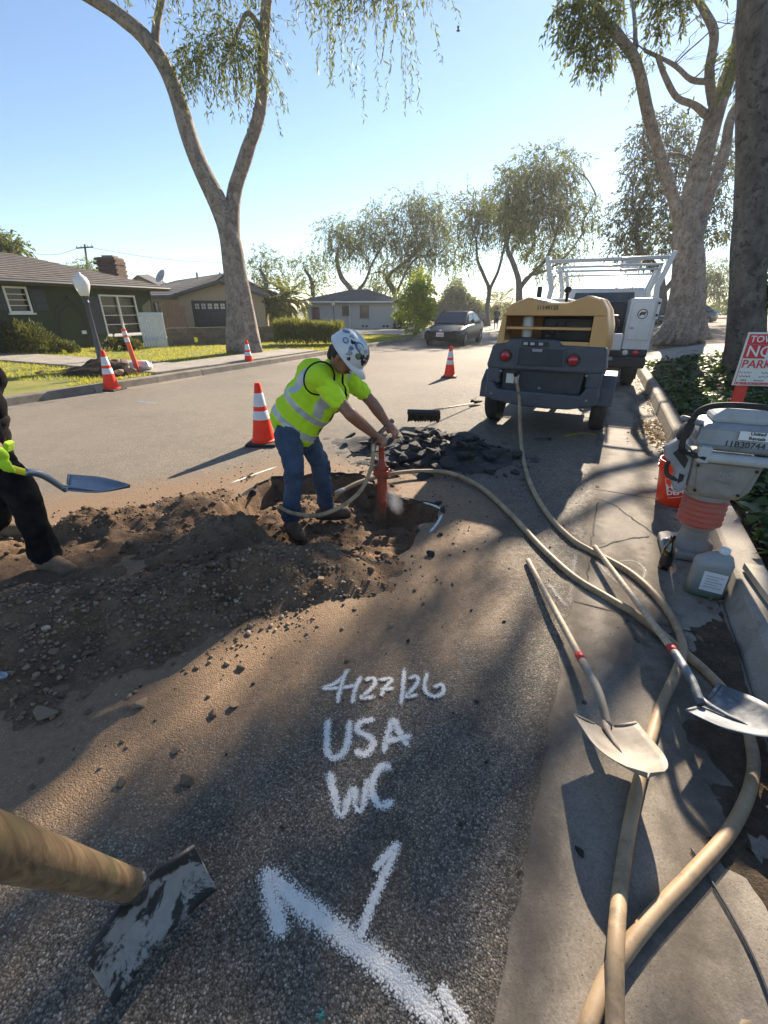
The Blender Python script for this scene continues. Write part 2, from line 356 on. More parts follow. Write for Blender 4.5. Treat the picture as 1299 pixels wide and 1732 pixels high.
    t = NT('block'); r = t.objrand(); t.base(t.mix(1, t.ramp(r, [(0, (.13, .105, .08)), (1, (.21, .17, .13))]), t.ramp(t.noise(12, 6, .7), [(.3, .6), (.7, 1.2)]), 'MULTIPLY')).put(rough=.95, normal=t.bump(t.noise(80, 4), .6, .008))
    simple('white_trim', (.72, .70, .66), .55, var=.08); simple('shutter', (.030, .036, .045), .5, var=.15); simple('dark_trim', (.045, .045, .05), .5, var=.15)
    simple('garage_door', (.028, .030, .036), .45, var=.12); simple('white_board', (.62, .63, .64), .6, var=.12, scale=4, dirt=(.30, .29, .27), dirtamt=.35)
    simple('wood_dark', (.075, .048, .032), .8, var=.35, scale=7); simple('curtain', (.26, .22, .18), .9, var=.2, scale=12)
    t = NT('window_glass'); t.base((.02, .022, .024)).put(rough=.06, spec=.6)
    t.put(alpha=.55)
    t = NT('window_dark'); t.base(t.mix(t.noise(2, 3), (.02, .022, .026), (.06, .062, .065))).put(rough=.08, spec=.7)
    simple('iron', (.03, .03, .032), .5, var=.2); simple('pole_paint', (.050, .058, .070), .4, var=.12); simple('timber_pole', (.05, .036, .028), .9)
    t = NT('globe'); t.base((.80, .80, .78)).put(rough=.25, subs=.3, trans=.15)
    # kit
    t = NT('cone_orange'); n = t.noise(14, 5, .65); t.base(t.mix(t.ramp(n, [(.35, 0), (.7, 1)]), (.86, .030, .008), (.92, .055, .014))).put(rough=.5, spec=.3)
    simple('cone_band', (.68, .68, .70), .35, var=.08, bump=.1, bscale=200, dirt=(.45, .43, .40), dirtamt=.4); simple('rubber', (.018, .018, .019), .75, var=.3, dirt=(.10, .085, .07), dirtamt=.35)
    simple('post_orange', (.82, .10, .035), .45, var=.1, dirt=(.45, .12, .06), dirtamt=.4); simple('post_red', (.62, .035, .02), .45, var=.1)
    simple('steel_worn', (.20, .20, .205), .42, .75, .3, 9, .25, 40, .002, dirt=(.16, .12, .085), dirtamt=.75)
    simple('steel_blue', (.11, .125, .145), .6, .15, .3, 9, .25, 40, .002, dirt=(.42, .41, .40), dirtamt=.8)
    simple('steel_dusty', (.30, .265, .22), .7, .1, .25, 9, .25, 50, .002, dirt=(.15, .115, .08), dirtamt=.75)
    simple('steel_plate', (.26, .29, .33), .35, .7, .15, 5, .1, 30, .002, dirt=(.15, .15, .15), dirtamt=.3)
    t = NT('steel_scuffed'); k = t.ramp(t.noise(7, 7, .72, dist=.5), [(.49, 0), (.53, 1)]); t.base(t.mix(k, t.mix(t.noise(20, 5), (.022, .021, .021), (.07, .066, .062)), t.mix(t.noise(30, 5), (.26, .25, .235), (.46, .44, .41)))).put(rough=.6, metal=.15, normal=t.bump(t.math('ADD', k, t.noise(60, 4)), .3, .002))
    t = NT('ash_wood'); mp = t.n('ShaderNodeMapping'); mp.inputs['Scale'].default_value = (30, 30, 2.2); t.l(t.co, mp.inputs[0]); g = t.noise(1.6, 5, .6, co=mp.outputs[0], dist=.6)
    c = t.mix(t.ramp(g, [(.35, 0), (.66, 1)]), (.34, .235, .145), (.56, .44, .31)); c = t.mix(t.math('MULTIPLY', t.ramp(t.noise(3.5, 5, .65), [(.45, 0), (.7, 1)]), .5), c, (.20, .15, .10))
    t.base(c).put(rough=.62, normal=t.bump(g, .25, .002))
    t = NT('old_wood'); mp = t.n('ShaderNodeMapping'); mp.inputs['Scale'].default_value = (34, 34, 2.6); t.l(t.co, mp.inputs[0]); g = t.noise(1.5, 6, .65, co=mp.outputs[0], dist=.8)
    c = t.mix(t.ramp(g, [(.33, 0), (.66, 1)]), (.10, .062, .034), (.27, .185, .10)); c = t.mix(t.math('MULTIPLY', t.ramp(t.noise(7, 5, .65), [(.5, 0), (.66, 1)]), .6), c, (.09, .10, .035))
    t.base(c).put(rough=.6, normal=t.bump(g, .4, .002))
    simple('board_wood', (.42, .36, .27), .75, var=.25, scale=10)
    simple('red_tape', (.55, .03, .03), .5, var=.15, dirt=(.4, .25, .2), dirtamt=.3)
    t = NT('hose_tan'); n = t.noise(6, 6, .65); c = t.mix(t.ramp(n, [(.35, 0), (.68, 1)]), (.30, .20, .11), (.46, .33, .195)); c = t.mix(t.math('MULTIPLY', t.ramp(t.noise(13, 5, .7), [(.50, 0), (.64, 1)]), .7), c, (.17, .125, .08))
    t.base(c).put(rough=.58, normal=t.bump(t.noise(240, 2), .12, .002))
    simple('brass', (.34, .30, .24), .4, .8, .2)
    simple('bristle', (.014, .014, .016), .8, var=.4, scale=40)
    simple('canopy_tan', (.58, .325, .115), .5, var=.07, scale=2.5, bump=.12, bscale=260, dirt=(.36, .25, .14), dirtamt=.30)
    simple('canopy_inner', (.34, .15, .035), .6, var=.15); simple('poly_grey', (.055, .066, .084), .55, var=.10, scale=3, bump=.2, bscale=300, dirt=(.105, .105, .105), dirtamt=.4)
    simple('poly_dark', (.030, .035, .043), .6, var=.15, bump=.2, bscale=300, dirt=(.08, .078, .074), dirtamt=.3)
    t = NT('lamp_red'); t.base(t.mix(t.ramp(t.voro(170), [(.2, 0), (.6, 1)]), (.55, .012, .016), (.28, .006, .010))).put(rough=.18, coat=.5)
    t = NT('lamp_clear'); t.base((.55, .53, .48)).put(rough=.15, coat=.5)
    simple('fleet_white', (.56, .57, .58), .32, var=.05, scale=2, bump=0, coat=.3, dirt=(.42, .40, .37), dirtamt=.3); simple('black_plastic', (.016, .016, .018), .5, var=.3)
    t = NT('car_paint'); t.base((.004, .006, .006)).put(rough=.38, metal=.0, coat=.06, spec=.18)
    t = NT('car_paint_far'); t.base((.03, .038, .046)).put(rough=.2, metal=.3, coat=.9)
    t = NT('car_glass'); t.base((.02, .025, .028)).put(rough=.12, spec=.25)
    t = NT('chrome'); t.base((.6, .6, .6)).put(rough=.15, metal=1.0)
    simple('alloy', (.32, .33, .34), .35, .8); simple('plate_white', (.68, .68, .68), .5, var=.05)
    t = NT('headlamp'); t.base((.45, .47, .5)).put(rough=.1, coat=1.0)
    simple('ink_black', (.02, .02, .022), .6, var=.2); simple('ink_red', (.58, .035, .045), .5, var=.08); simple('sign_white', (.70, .69, .66), .5, var=.05); simple('ink_blue', (.09, .14, .32), .6); simple('ink_white', (.75, .75, .74), .5, var=.05); simple('ink_grey', (.42, .42, .42), .6)
    # breaker, rammer
    simple('breaker_red', (.36, .055, .030), .5, .2, .25, 14, .2, 60, .002, dirt=(.13, .075, .045), dirtamt=.85); simple('breaker_steel', (.20, .13, .09), .5, .5, .3, 14, .2, dirt=(.10, .065, .045), dirtamt=.7)
    simple('rammer_grey', (.30, .315, .335), .5, .1, .10, 7, .15, 200, dirt=(.16, .14, .12), dirtamt=.55); simple('rammer_dusty', (.26, .245, .225), .65, .1, .18, 9, .2, 120, dirt=(.17, .14, .11), dirtamt=.6); simple('rammer_light', (.42, .44, .45), .55, var=.08, dirt=(.25, .23, .2), dirtamt=.4)
    simple('bellows_red', (.42, .085, .055), .6, var=.15, scale=12, dirt=(.28, .14, .09), dirtamt=.6)
    t = NT('bucket_orange'); t.base((.86, .055, .014)).put(rough=.33, coat=.15, subs=.05)
    t = NT('jug_plastic'); h = t.math('ADD', t.math('MULTIPLY', t.sep(2), 1.0), t.math('MULTIPLY', t.noise(14, 3), .03)); t.base(t.ramp(h, [(.0, (.04, .10, .02)), (.035, (.07, .10, .06)), (.06, (.135, .15, .14)), (.24, (.27, .28, .28))])).put(rough=.35, subs=.1)
    t = NT('bottle_black'); t.base((.008, .006, .005)).put(rough=.08, coat=.6)
    # people
    t = NT('skin'); n = t.noise(18, 4); t.base(t.mix(n, (.235, .105, .062), (.34, .165, .105))).put(rough=.5, subs=.08, normal=t.bump(t.noise(160, 3), .15, .002))
    t = NT('hivis'); t.base(t.mix(t.noise(7, 5), (.50, .80, .008), (.62, .93, .018))).put(rough=.75, sheen=.2, normal=t.bump(t.noise(26, 5, .6), .35, .012))
    t = NT('hivis_mesh'); t.base(t.mix(t.noise(7, 5), (.46, .72, .008), (.56, .82, .02))).put(rough=.8, normal=t.bump(t.voro(300), .3, .002))
    t = NT('reflective'); t.base(t.mix(t.noise(30, 4), (.42, .44, .45), (.56, .58, .60))).put(rough=.4, metal=.2, normal=t.bump(t.noise(40, 4), .25, .006))
    t = NT('denim'); n = t.noise(5, 5, .65); c = t.mix(t.ramp(n, [(.3, 0), (.7, 1)]), (.022, .038, .075), (.070, .105, .165)); c = t.mix(t.math('MULTIPLY', t.ramp(t.noise(8, 6, .7), [(.56, 0), (.72, 1)]), .4), c, (.17, .125, .085))
    t.base(c).put(rough=.9, normal=t.bump(t.math('ADD', t.noise(400, 2), t.math('MULTIPLY', t.noise(16, 4), 3)), .4, .006))
    t = NT('black_cloth'); n = t.noise(6, 5); t.base(t.mix(n, (.003, .003, .004), (.007, .007, .008))).put(rough=.95, spec=.08, normal=t.bump(t.noise(14, 5), .6, .02))
    t = NT('trouser_black'); n = t.noise(5, 6, .7); t.base(t.mix(t.ramp(n, [(.4, 0), (.75, 1)]), (.007, .007, .008), (.030, .027, .024))).put(rough=.95, spec=.1, normal=t.bump(t.noise(14, 5), .6, .02))
    simple('boot_brown', (.105, .068, .042), .8, var=.3, scale=14, bump=.4, dirt=(.20, .15, .10), dirtamt=.6); simple('boot_tan', (.17, .110, .066), .85, var=.3, scale=14, bump=.5, dirt=(.24, .17, .11), dirtamt=.5); simple('sole', (.03, .024, .02), .85)
    t = NT('glove'); t.base((.45, .72, .02)).put(rough=.8)
    simple('hair', (.018, .013, .010), .7, var=.4, scale=60, bump=.6)
    t = NT('hat_shell'); t.base(t.mix(t.noise(9, 5), (.56, .58, .60), (.70, .71, .72))).put(rough=.35, coat=.2)
    for nm, c in (('decal_black', (.012, .012, .014)), ('decal_blue', (.09, .16, .30)), ('decal_grey', (.25, .26, .28)), ('decal_brown', (.11, .055, .03)), ('decal_green', (.12, .16, .10)), ('decal_silver', (.50, .52, .52))): simple(nm, c, .45, var=.4, scale=40, bump=0)
    simple('shirt_grey', (.20, .22, .24), .9); simple('shirt_dark', (.06, .08, .07), .9); simple('shorts_dark', (.025, .028, .03), .9)
    simple('flag_yellow', (.80, .70, .02), .6); simple('plastic_bag', (.60, .56, .52), .4, var=.3, scale=20); simple('bird_dark', (.02, .02, .02), .8)
    simple('dish_grey', (.35, .35, .36), .5); simple('wire', (.05, .05, .055), .6); simple('crack_dark', (.03, .026, .022), .95); simple('rebar', (.10, .05, .03), .8)
def d_gap(t, gap): return t.math('SUBTRACT', 1.3, gap)
def sp_noise(t): return t.noise(25, 4)
make_materials()
# ================================================================== SETTING
def in_poly(X, Y, poly):
    X = np.asarray(X); Y = np.asarray(Y); ins = np.zeros(X.shape, bool); n = len(poly)
    for i in range(n):
        (x1, y1), (x2, y2) = poly[i], poly[(i+1) % n]
        c = ((y1 > Y) != (y2 > Y)) & (X < (x2-x1)*(Y-y1)/((y2-y1) + 1e-12) + x1); ins ^= c
    return ins
def poly_near(X, Y, poly):                     # distance to the outline and nearest point
    best = np.full(np.shape(X), 1e9); bx = np.zeros(np.shape(X)); by = np.zeros(np.shape(X)); n = len(poly)
    for i in range(n):
        (x1, y1), (x2, y2) = poly[i], poly[(i+1) % n]; dx, dy = x2-x1, y2-y1; L = dx*dx+dy*dy+1e-12
        t = np.clip(((X-x1)*dx + (Y-y1)*dy)/L, 0, 1); qx, qy = x1+t*dx, y1+t*dy; d = np.hypot(X-qx, Y-qy)
        k = d < best; best = np.where(k, d, best); bx = np.where(k, qx, bx); by = np.where(k, qy, by)
    return best, bx, by
def rough_poly(poly, step=.05, amp=.025):
    out = []; n = len(poly)
    for i in range(n):
        a, b = Vector((*poly[i], 0)), Vector((*poly[(i+1) % n], 0)); k = max(1, int((b-a).length/step))
        for j in range(k):
            p = a.lerp(b, j/k); out.append((p.x + amp*float(vnoise(p.x*14, p.y*14, 3)), p.y + amp*float(vnoise(p.x*14, p.y*14, 9))))
    return out
HOLE = rough_poly([(-1.24, 3.72), (-1.12, 4.06), (-.78, 4.10), (-.70, 4.22), (-.30, 4.16), (-.10, 3.98), (.02, 3.60), (.48, 3.40), (.44, 3.10), (.28, 2.98), (.20, 2.66), (-.02, 2.42), (-.30, 2.52), (-.38, 2.62), (-.70, 2.64), (-1.0, 2.80), (-1.10, 3.02), (-1.36, 3.16)], .035, .032)
DIRT = [(-4.4, 1.9), (-3.2, 2.75), (-2.4, 3.3), (-1.7, 3.6), (-1.2, 3.95), (-.9, 4.2), (.1, 3.9), (.5, 3.3), (.3, 2.6), (.15, 2.15), (-.1, 1.98), (-.5, 1.95), (-.82, 1.52), (-1.25, 1.17), (-1.9, .90), (-4.4, .90)]
def sdist(X, Y, poly): d, _, _ = poly_near(X, Y, poly); return np.where(in_poly(X, Y, poly), -d, d)
def dirt_z(X, Y):
    X = np.asarray(X, float); Y = np.asarray(Y, float)
    sd = sdist(X, Y, DIRT); sh = sdist(X, Y, HOLE)
    edge = np.clip(-sd/.35, 0, 1)
    z = -.03 + .05*edge + .022*fbm(X*2.2, Y*2.2, 1, 4)
    def ridge(ax, ay, bx, by, h, wd):
        dx, dy = bx-ax, by-ay; t = np.clip(((X-ax)*dx+(Y-ay)*dy)/(dx*dx+dy*dy), 0, 1)
        return h*np.exp(-((X-ax-t*dx)**2+(Y-ay-t*dy)**2)/wd**2)
    z = z + ridge(-1.9, 1.75, -.75, 2.2, .115, .28) + ridge(-.75, 2.2, -.35, 2.4, .10, .2) + ridge(-1.15, 2.72, -.98, 2.74, .17, .22) + ridge(-2.3, 2.9, -1.6, 3.2, .09, .22)
    z = z + ridge(-3.2, 1.6, -2.0, 1.7, .06, .3) + ridge(-1.75, 3.35, -1.45, 3.6, .06, .16) + ridge(-.45, 2.12, -.2, 2.2, .05, .13)
    n = fbm(X*7, Y*7, 2, 3); z = z + .024*n*(.4+edge) + .008*fbm(X*22, Y*22, 5, 2)*(.3+edge)
    ins = np.clip(-sh/.085, 0, 1); ins = ins*ins*(3-2*ins)
    floor = -.185 - .05*np.exp(-((X-.12)**2+(Y-3.15)**2)/.3**2) + .055*fbm(X*4, Y*4, 8, 4) + .014*fbm(X*15, Y*15, 3, 2) + .10*np.exp(-((X+.12)**2+(Y-2.78)**2)/.16**2)
    return np.where(sh < 0, z*(1-ins) + floor*ins, z)
def grid_lines(a, b, fine0, fine1, fine, growth):
    xs = list(np.arange(fine0, fine1+1e-6, fine)); s = fine
    while xs[-1] < b: s *= growth; xs.append(xs[-1]+s)
    s = fine
    while xs[0] > a: s *= growth; xs.insert(0, xs[0]-s)
    xs[0] = a; xs[-1] = b; return np.array(xs)
def set_attr(me, name, vals):
    a = me.attributes.new(name, 'FLOAT', 'POINT'); a.data.foreach_set('value', np.asarray(vals, np.float32))
def grid_sheet(name, us, vs, zf, mat=None, drop=None):
    U, Vv = np.meshgrid(us, vs, indexing='ij'); P = np.array([rd(a, b)[:] for a, b in zip(U.ravel(), Vv.ravel())])
    P[:,2] = zf(P[:,0], P[:,1], U.ravel(), Vv.ravel()); nu, nv = U.shape
    i = np.arange(nu*nv).reshape(nu, nv); Fq = np.stack([i[:-1,:-1], i[:-1,1:], i[1:,1:], i[1:,:-1]], -1).reshape(-1, 4)[:, ::-1]
    return P, Fq, U.ravel(), Vv.ravel()
LEFT_V = -8.75
# ground beyond everything (frame round the local work area, so the pit stays open)
g = MB(); Z = -.32
for x0, x1, y0, y1 in ((-900, 900, 7, 1500), (-900, 900, -300, 0.2), (-900, -6, .2, 7), (2.0, 900, .2, 7)): g.add([(x0,y0,Z),(x1,y0,Z),(x1,y1,Z),(x0,y1,Z)], [(0,1,2,3)])
tag(g.build('ground', 'earth', fixn=False), kind='structure')
# road
us = grid_lines(-6, 150, -.6, 5.2, .05, 1.25); vs = grid_lines(LEFT_V-.03, .03, -4.6, .03, .05, 1.25)
P, Fq, U, Vv = grid_sheet('road', us, vs, lambda x, y, u, v: 0*x, None)
d, bx, by = poly_near(P[:,0], P[:,1], HOLE); k = d < .034; P[k,0] = bx[k]; P[k,1] = by[k]
e = Vv > .02; dv = (.012 + .012*vnoise(U*.9, U*0, 3) + .012*vnoise(U*14, U*0, 8))*e; hh = H0 - U/RAD; P[:,0] += dv*np.cos(hh); P[:,1] -= dv*np.sin(hh); P[:,2] = np.where(e & (U > -5), .0075, np.where((Vv > -.04) & (U > -5), .006, 0))
cen = P[Fq].mean(1); Fq = Fq[~in_poly(cen[:,0], cen[:,1], HOLE)]
road_me = np_mesh('road', P, Fq)
sd = sdist(P[:,0], P[:,1], DIRT); set_attr(road_me, 'dirt', np.clip(1.12 - np.clip(sd, 0, 9)/.85, 0, 1) + .10*np.clip(1-np.abs(Vv)/.5, 0, 1))
set_attr(road_me, 'worn', np.clip((-Vv-2.2)/3.0, .10, .62) + .22*np.clip(fbm(P[:,0]*.8, P[:,1]*.8, 4, 3), -.5, .6))
road = finish('road', road_me, 'asphalt', smooth=True); tag(road, kind='structure')
# cut edge of the asphalt round the pit
m = MB(); n = len(HOLE)
for i in range(n):
    (x1, y1), (x2, y2) = HOLE[i], HOLE[(i+1) % n]; m.add([(x1,y1,0),(x2,y2,0),(x2*.995-.001,y2*.995+.012,-.1),(x1*.995-.001,y1*.995+.012,-.1)], [(0,1,2,3)])
m.build('cut_edge', 'rubble', road, fixn=False)
# loose dirt in and around the pit
xs = np.arange(-4.5, .75, .025); ys = np.arange(.85, 4.5, .025); X, Y = np.meshgrid(xs, ys, indexing='ij'); Zd = dirt_z(X, Y)
i = np.arange(X.size).reshape(X.shape); Fq = np.stack([i[:-1,:-1], i[1:,:-1], i[1:,1:], i[:-1,1:]], -1).reshape(-1, 4)
zf = Zd.ravel(); keep = (zf[Fq].max(1) > -.012) | in_poly(X.ravel()[Fq].mean(1), Y.ravel()[Fq].mean(1), HOLE); Fq = Fq[keep]
me = np_mesh('dirt_spoil', np.stack([X.ravel(), Y.ravel(), zf], 1), Fq)
dirt = finish('dirt_spoil', me, 'soil', smooth=True); tag(dirt, 'brown dirt dug out of the open pit and heaped on the road', 'dirt', kind='stuff')
# stones lying in the dirt
def stones(name, pts, rad, mat, parent=None, seed=3):
    g = np.random.default_rng(seed); bm = bmesh.new(); bmesh.ops.create_icosphere(bm, subdivisions=1, radius=1)
    bv = np.array([v.co[:] for v in bm.verts]); bf = np.array([[v.index for v in f.verts] for f in bm.faces]); bm.free()
    n = len(pts); sc = g.uniform(.6, 1.25, (n, 1, 3))*rad[:,None,None]*np.array([1, 1, .72]); jit = 1 + g.uniform(-.22, .22, (n, len(bv), 1))
    V = bv[None]*jit*sc; a = g.uniform(0, 6.28, n); c, s = np.cos(a)[:,None], np.sin(a)[:,None]
    V = np.stack([V[...,0]*c-V[...,1]*s, V[...,0]*s+V[...,1]*c, V[...,2]], -1) + pts[:,None,:]
    Fa = bf[None] + (np.arange(n)*len(bv))[:,None,None]
    return finish(name, np_mesh(name, V.reshape(-1, 3), Fa.reshape(-1, 3)), mat, parent, smooth=True)
N = 34000; px = RNG.uniform(-4.2, .6, N); py = RNG.uniform(.9, 4.2, N); z = dirt_z(px, py); sd = sdist(px, py, DIRT); sh = sdist(px, py, HOLE)
dens = np.clip(.55 + .9*fbm(px*2.6, py*2.6, 6, 3), 0, 1)*np.where(z > .0, 1, .10*np.exp(-np.clip(sd, 0, 9)/.25)) * np.where(sh < 0, .5, 1)
band = np.exp(-((py - (1.82+.33*(px+1.3)))/.28)**2)*(px < -.35); dens = np.clip(dens*.62 + .75*band, 0, 1)
k = RNG.random(N) < dens; rad = .0045 + .011*RNG.random(N)**2.6; rad = np.where(RNG.random(N) < .03, rad+.009, rad)
zz = np.where(z > 0, z, np.where(sh < 0, z, 0.0)) + rad*.3
o = stones('gravel', np.stack([px, py, zz], 1)[k], rad[k], 'pebble'); tag(o, 'small rounded stones strewn over the dug up dirt', 'gravel', kind='stuff')
# clods of soil on the heap
N = 9000; px = RNG.uniform(-4.2, .6, N); py = RNG.uniform(.9, 4.2, N); z = dirt_z(px, py); sh = sdist(px, py, HOLE); k = ((z > .005) | (sh < -.05)) & (RNG.random(N) < np.clip(.25 + .9*fbm(px*1.9, py*1.9, 12, 3) + 2*np.abs(z), 0, 1)*np.where(sh < 0, 1, 1)); rad = .006 + .026*RNG.random(N)**3.2
o = stones('soil_clods', np.stack([px, py, z + rad*.15], 1)[k], rad[k], 'soil', seed=9); tag(o, 'crumbly brown soil clods lying on the dirt heap', 'soil clods', kind='stuff')
N = 5200; px = RNG.uniform(-2.2, 2.6, N); py = RNG.uniform(.55, 6.4, N)
near = np.exp(-np.clip(poly_near(px, py, HOLE)[0], 0, 9)/.35) + .9*np.exp(-((px-.5)**2/1.1+(py-4.6)**2/.7)) + .035 + .8*np.exp(-((px-1.22)**2/.05+(py-1.75)**2/.10))
k = (RNG.random(N) < near*.75) & (sdist(px, py, HOLE) > .02) & (sdist(px, py, DIRT) > -.1); rad = .003 + .009*RNG.random(N)**3
o = stones('asphalt_crumbs', np.stack([px, py, rad*.4], 1)[k], rad[k], 'rubble', seed=5); tag(o, 'black asphalt crumbs scattered on the road round the pit', 'crumbs', kind='stuff')
# single larger stones and clods
var = []
for s in range(9):
    g = random.Random(40+s); bm = bmesh.new(); pts = [Vector((g.uniform(-1, 1), g.uniform(-.8, .8), g.uniform(-.55, .55))) for _ in range(16)]
    vs_ = [bm.verts.new(p.normalized()*(.55+.45*p.length) if s > 4 else p) for p in pts]; r = bmesh.ops.convex_hull(bm, input=vs_); bmesh.ops.delete(bm, geom=[v for v in bm.verts if not v.link_faces], context='VERTS')
    bmesh.ops.bevel(bm, geom=list(bm.edges), offset=.05, segments=1, affect='EDGES')
    me = bpy.data.meshes.new('chunk'); bm.to_mesh(me); bm.free(); me.materials.append(MAT['rubble']); me2 = me.copy(); me2.materials.clear(); me2.materials.append(MAT['pebble']); var.append((me, me2))
def piece(name, kind, loc, sc, rot, label, cat, group):
    o = bpy.data.objects.new(name, random.choice(var)[kind]); COL.objects.link(o); o.location = loc; o.scale = sc; o.rotation_euler = rot; return tag(o, label, cat, group)
for px_, py_, r in ((85, 1210, .05), (318, 1322, .03), (205, 1325, .022), (240, 1190, .035), (300, 1270, .02), (395, 1195, .022), (360, 1210, .022), (545, 1000, .03), (480, 1015, .022), (150, 1110, .028), (25, 1165, .025), (600, 1030, .018)):
    p = gp(px_, py_); z = max(0, float(dirt_z(p.x, p.y))); piece('loose_stone', 1, (p.x, p.y, z+r*.4), (r, r, r*.8), (random.uniform(-.3,.3), random.uniform(-.3,.3), random.uniform(0,6)), 'loose tan stone lying on the dusty road below the dirt heap', 'stone', 'larger stones below the dirt heap')
for px_, py_, r in ((728, 940, .035), (612, 990, .02), (585, 1010, .022), (978, 1442, .017), (1010, 825, .02), (745, 905, .02), (930, 745, .03), (690, 1085, .012), (880, 1480, .012), (822, 1290, .009), (780, 1395, .01)):
    p = gp(px_, py_); piece('asphalt_lump', 0, (p.x, p.y, r*.45), (r, r, r), (random.uniform(-.3,.3), random.uniform(-.3,.3), random.uniform(0,6)), 'small black asphalt lump lying apart on the pavement', 'asphalt lump', 'stray asphalt lumps')
# broken asphalt heap behind the breaker
g = random.Random(5)
def heap_z(x, y): return max(0, .20*math.exp(-((x-.62)/.62)**2 - ((y-4.75)/.42)**2) + .16*math.exp(-((x-.05)/.55)**2 - ((y-5.25)/.28)**2))
hx = np.arange(-1.1, 1.9, .05); hy = np.arange(3.9, 6.2, .05); X, Y = np.meshgrid(hx, hy, indexing='ij'); Zh = np.vectorize(heap_z)(X, Y)*.9 - .03 + .03*fbm(X*6, Y*6, 1, 3)
i = np.arange(X.size).reshape(X.shape); Fq = np.stack([i[:-1,:-1], i[1:,:-1], i[1:,1:], i[:-1,1:]], -1).reshape(-1, 4); Fq = Fq[Zh.ravel()[Fq].max(1) > -.005]
o = finish('rubble_fines', np_mesh('rubble_fines', np.stack([X.ravel(), Y.ravel(), Zh.ravel()], 1), Fq), 'rubble', smooth=True); tag(o, 'dark crumbled fines under the heap of broken asphalt', 'rubble', kind='stuff')
for k in range(190):
    x = g.gauss(.62, .45); y = g.gauss(4.72, .30)
    if (x < .1 and y < 4.35) or x > 1.55: continue
    s = .022 + .068*g.random()**2; piece('asphalt_chunk', 0, (x, y, heap_z(x, y)+s*.25), (s*1.3, s, s*.7), (g.uniform(-.6,.6), g.uniform(-.6,.6), g.uniform(0,6)), 'jagged black asphalt chunk in the heap of broken pavement', 'asphalt chunk', 'chunks in the broken asphalt heap')
for px_, py_, sx, sy, sz, rz, lab in ((628, 752, .17, .11, .07, .1, 'long flat asphalt slab at the left end of the rubble'), (700, 752, .24, .13, .09, .4, 'dust covered asphalt slab leaning in the rubble below the broom'), (690, 775, .16, .09, .10, .3, 'upright black asphalt slab in the middle of the rubble'), (775, 752, .28, .15, .09, -.2, 'largest brown topped asphalt slab of the rubble heap'), (835, 768, .16, .12, .09, .8, 'black asphalt slab at the right end of the rubble'), (655, 780, .16, .10, .07, -.3, 'asphalt slab lying just behind the breaker handle')):
    p = gp(px_, py_, .06); o = piece('asphalt_slab', 0, (p.x, p.y, max(.05, heap_z(p.x, p.y))), (sx, sy, sz), (g.uniform(-.2,.2), g.uniform(-.2,.2), rz), lab, 'asphalt slab', 'big asphalt slabs')
# ---- right gutter, curb
def strip_slab(m, u0, u1, prof, n=None):
    n = n or max(1, int((u1-u0)/.5)); rings = []
    for k in range(n+1):
        u = u0 + (u1-u0)*k/n; rings.append([rd(u, v, z) for v, z in prof])
    m.rings(rings)
gut = thing('gutter', None, None); gut['kind'] = 'structure'; GW = .80
u = -4.0; k = 0
while u < 60:
    L = 2.4 + .5*math.sin(k*2.3); m = MB(); strip_slab(m, u+.006, u+L-.006, [(.0, -.2), (.0, .005), (GW*.55, .003), (GW-.004, .002), (GW-.004, -.2)]); o = m.build('gutter_slab', 'concrete', gut, bevel=.004); u += L; k += 1
curb = thing('curb', None, None); curb['kind'] = 'structure'; u = -4; k = 0
while u < 60:
    L = 3.0 + .6*math.sin(k*1.7+1); m = MB(); strip_slab(m, u+.006, u+L-.006, [(GW, -.2), (GW, .0), (GW+.035, .13), (GW+.055, .15), (GW+.20, .155), (GW+.20, -.2)]); m.build('curb_segment', 'concrete_walk' if k % 3 else 'concrete', curb, bevel=.01); u += L; k += 1
u = -6; k = 0
while u < 62:
    L = 3.2 + .5*math.sin(k*1.3); m = MB(); V0 = LEFT_V
    strip_slab(m, u+.006, u+L-.006, [(V0+.0, -.2), (V0+.0, .005), (V0-.28, .003), (V0-.31, .13), (V0-.33, .145), (V0-.48, .15), (V0-.48, -.2)])
    m.build('curb_segment', 'concrete' if k % 2 else 'concrete_dark', curb, bevel=.01); u += L; k += 1
# cracks across the gutter, and the joint line beside the asphalt
def ribbon(pts, wd, z=.0025):
    m = MB(); vs_ = []
    for i, p in enumerate(pts):
        t = (pts[min(i+1, len(pts)-1)]-pts[max(i-1, 0)]).normalized(); nn = Vector((-t.y, t.x, 0)); w_ = wd*random.uniform(.4, 1.3); vs_ += [p+nn*w_+Vector((0,0,z)), p-nn*w_+Vector((0,0,z))]
    m.add(vs_, [(2*i, 2*i+1, 2*i+3, 2*i+2) for i in range(len(pts)-1)]); return m
for path in ([(1005, 843), (1040, 856), (1075, 882), (1108, 905)], [(965, 925), (1000, 930), (1050, 915), (1098, 908)], [(1010, 850), (1003, 900), (996, 945), (992, 1000)]):
    pts = spline([gp(*p) for p in path], 8); pts = [p + Vector((random.uniform(-.008,.008), random.uniform(-.008,.008), .004)) for p in pts]; ribbon(pts, .006, .002).build('crack', 'crack_dark', gut, fixn=False)
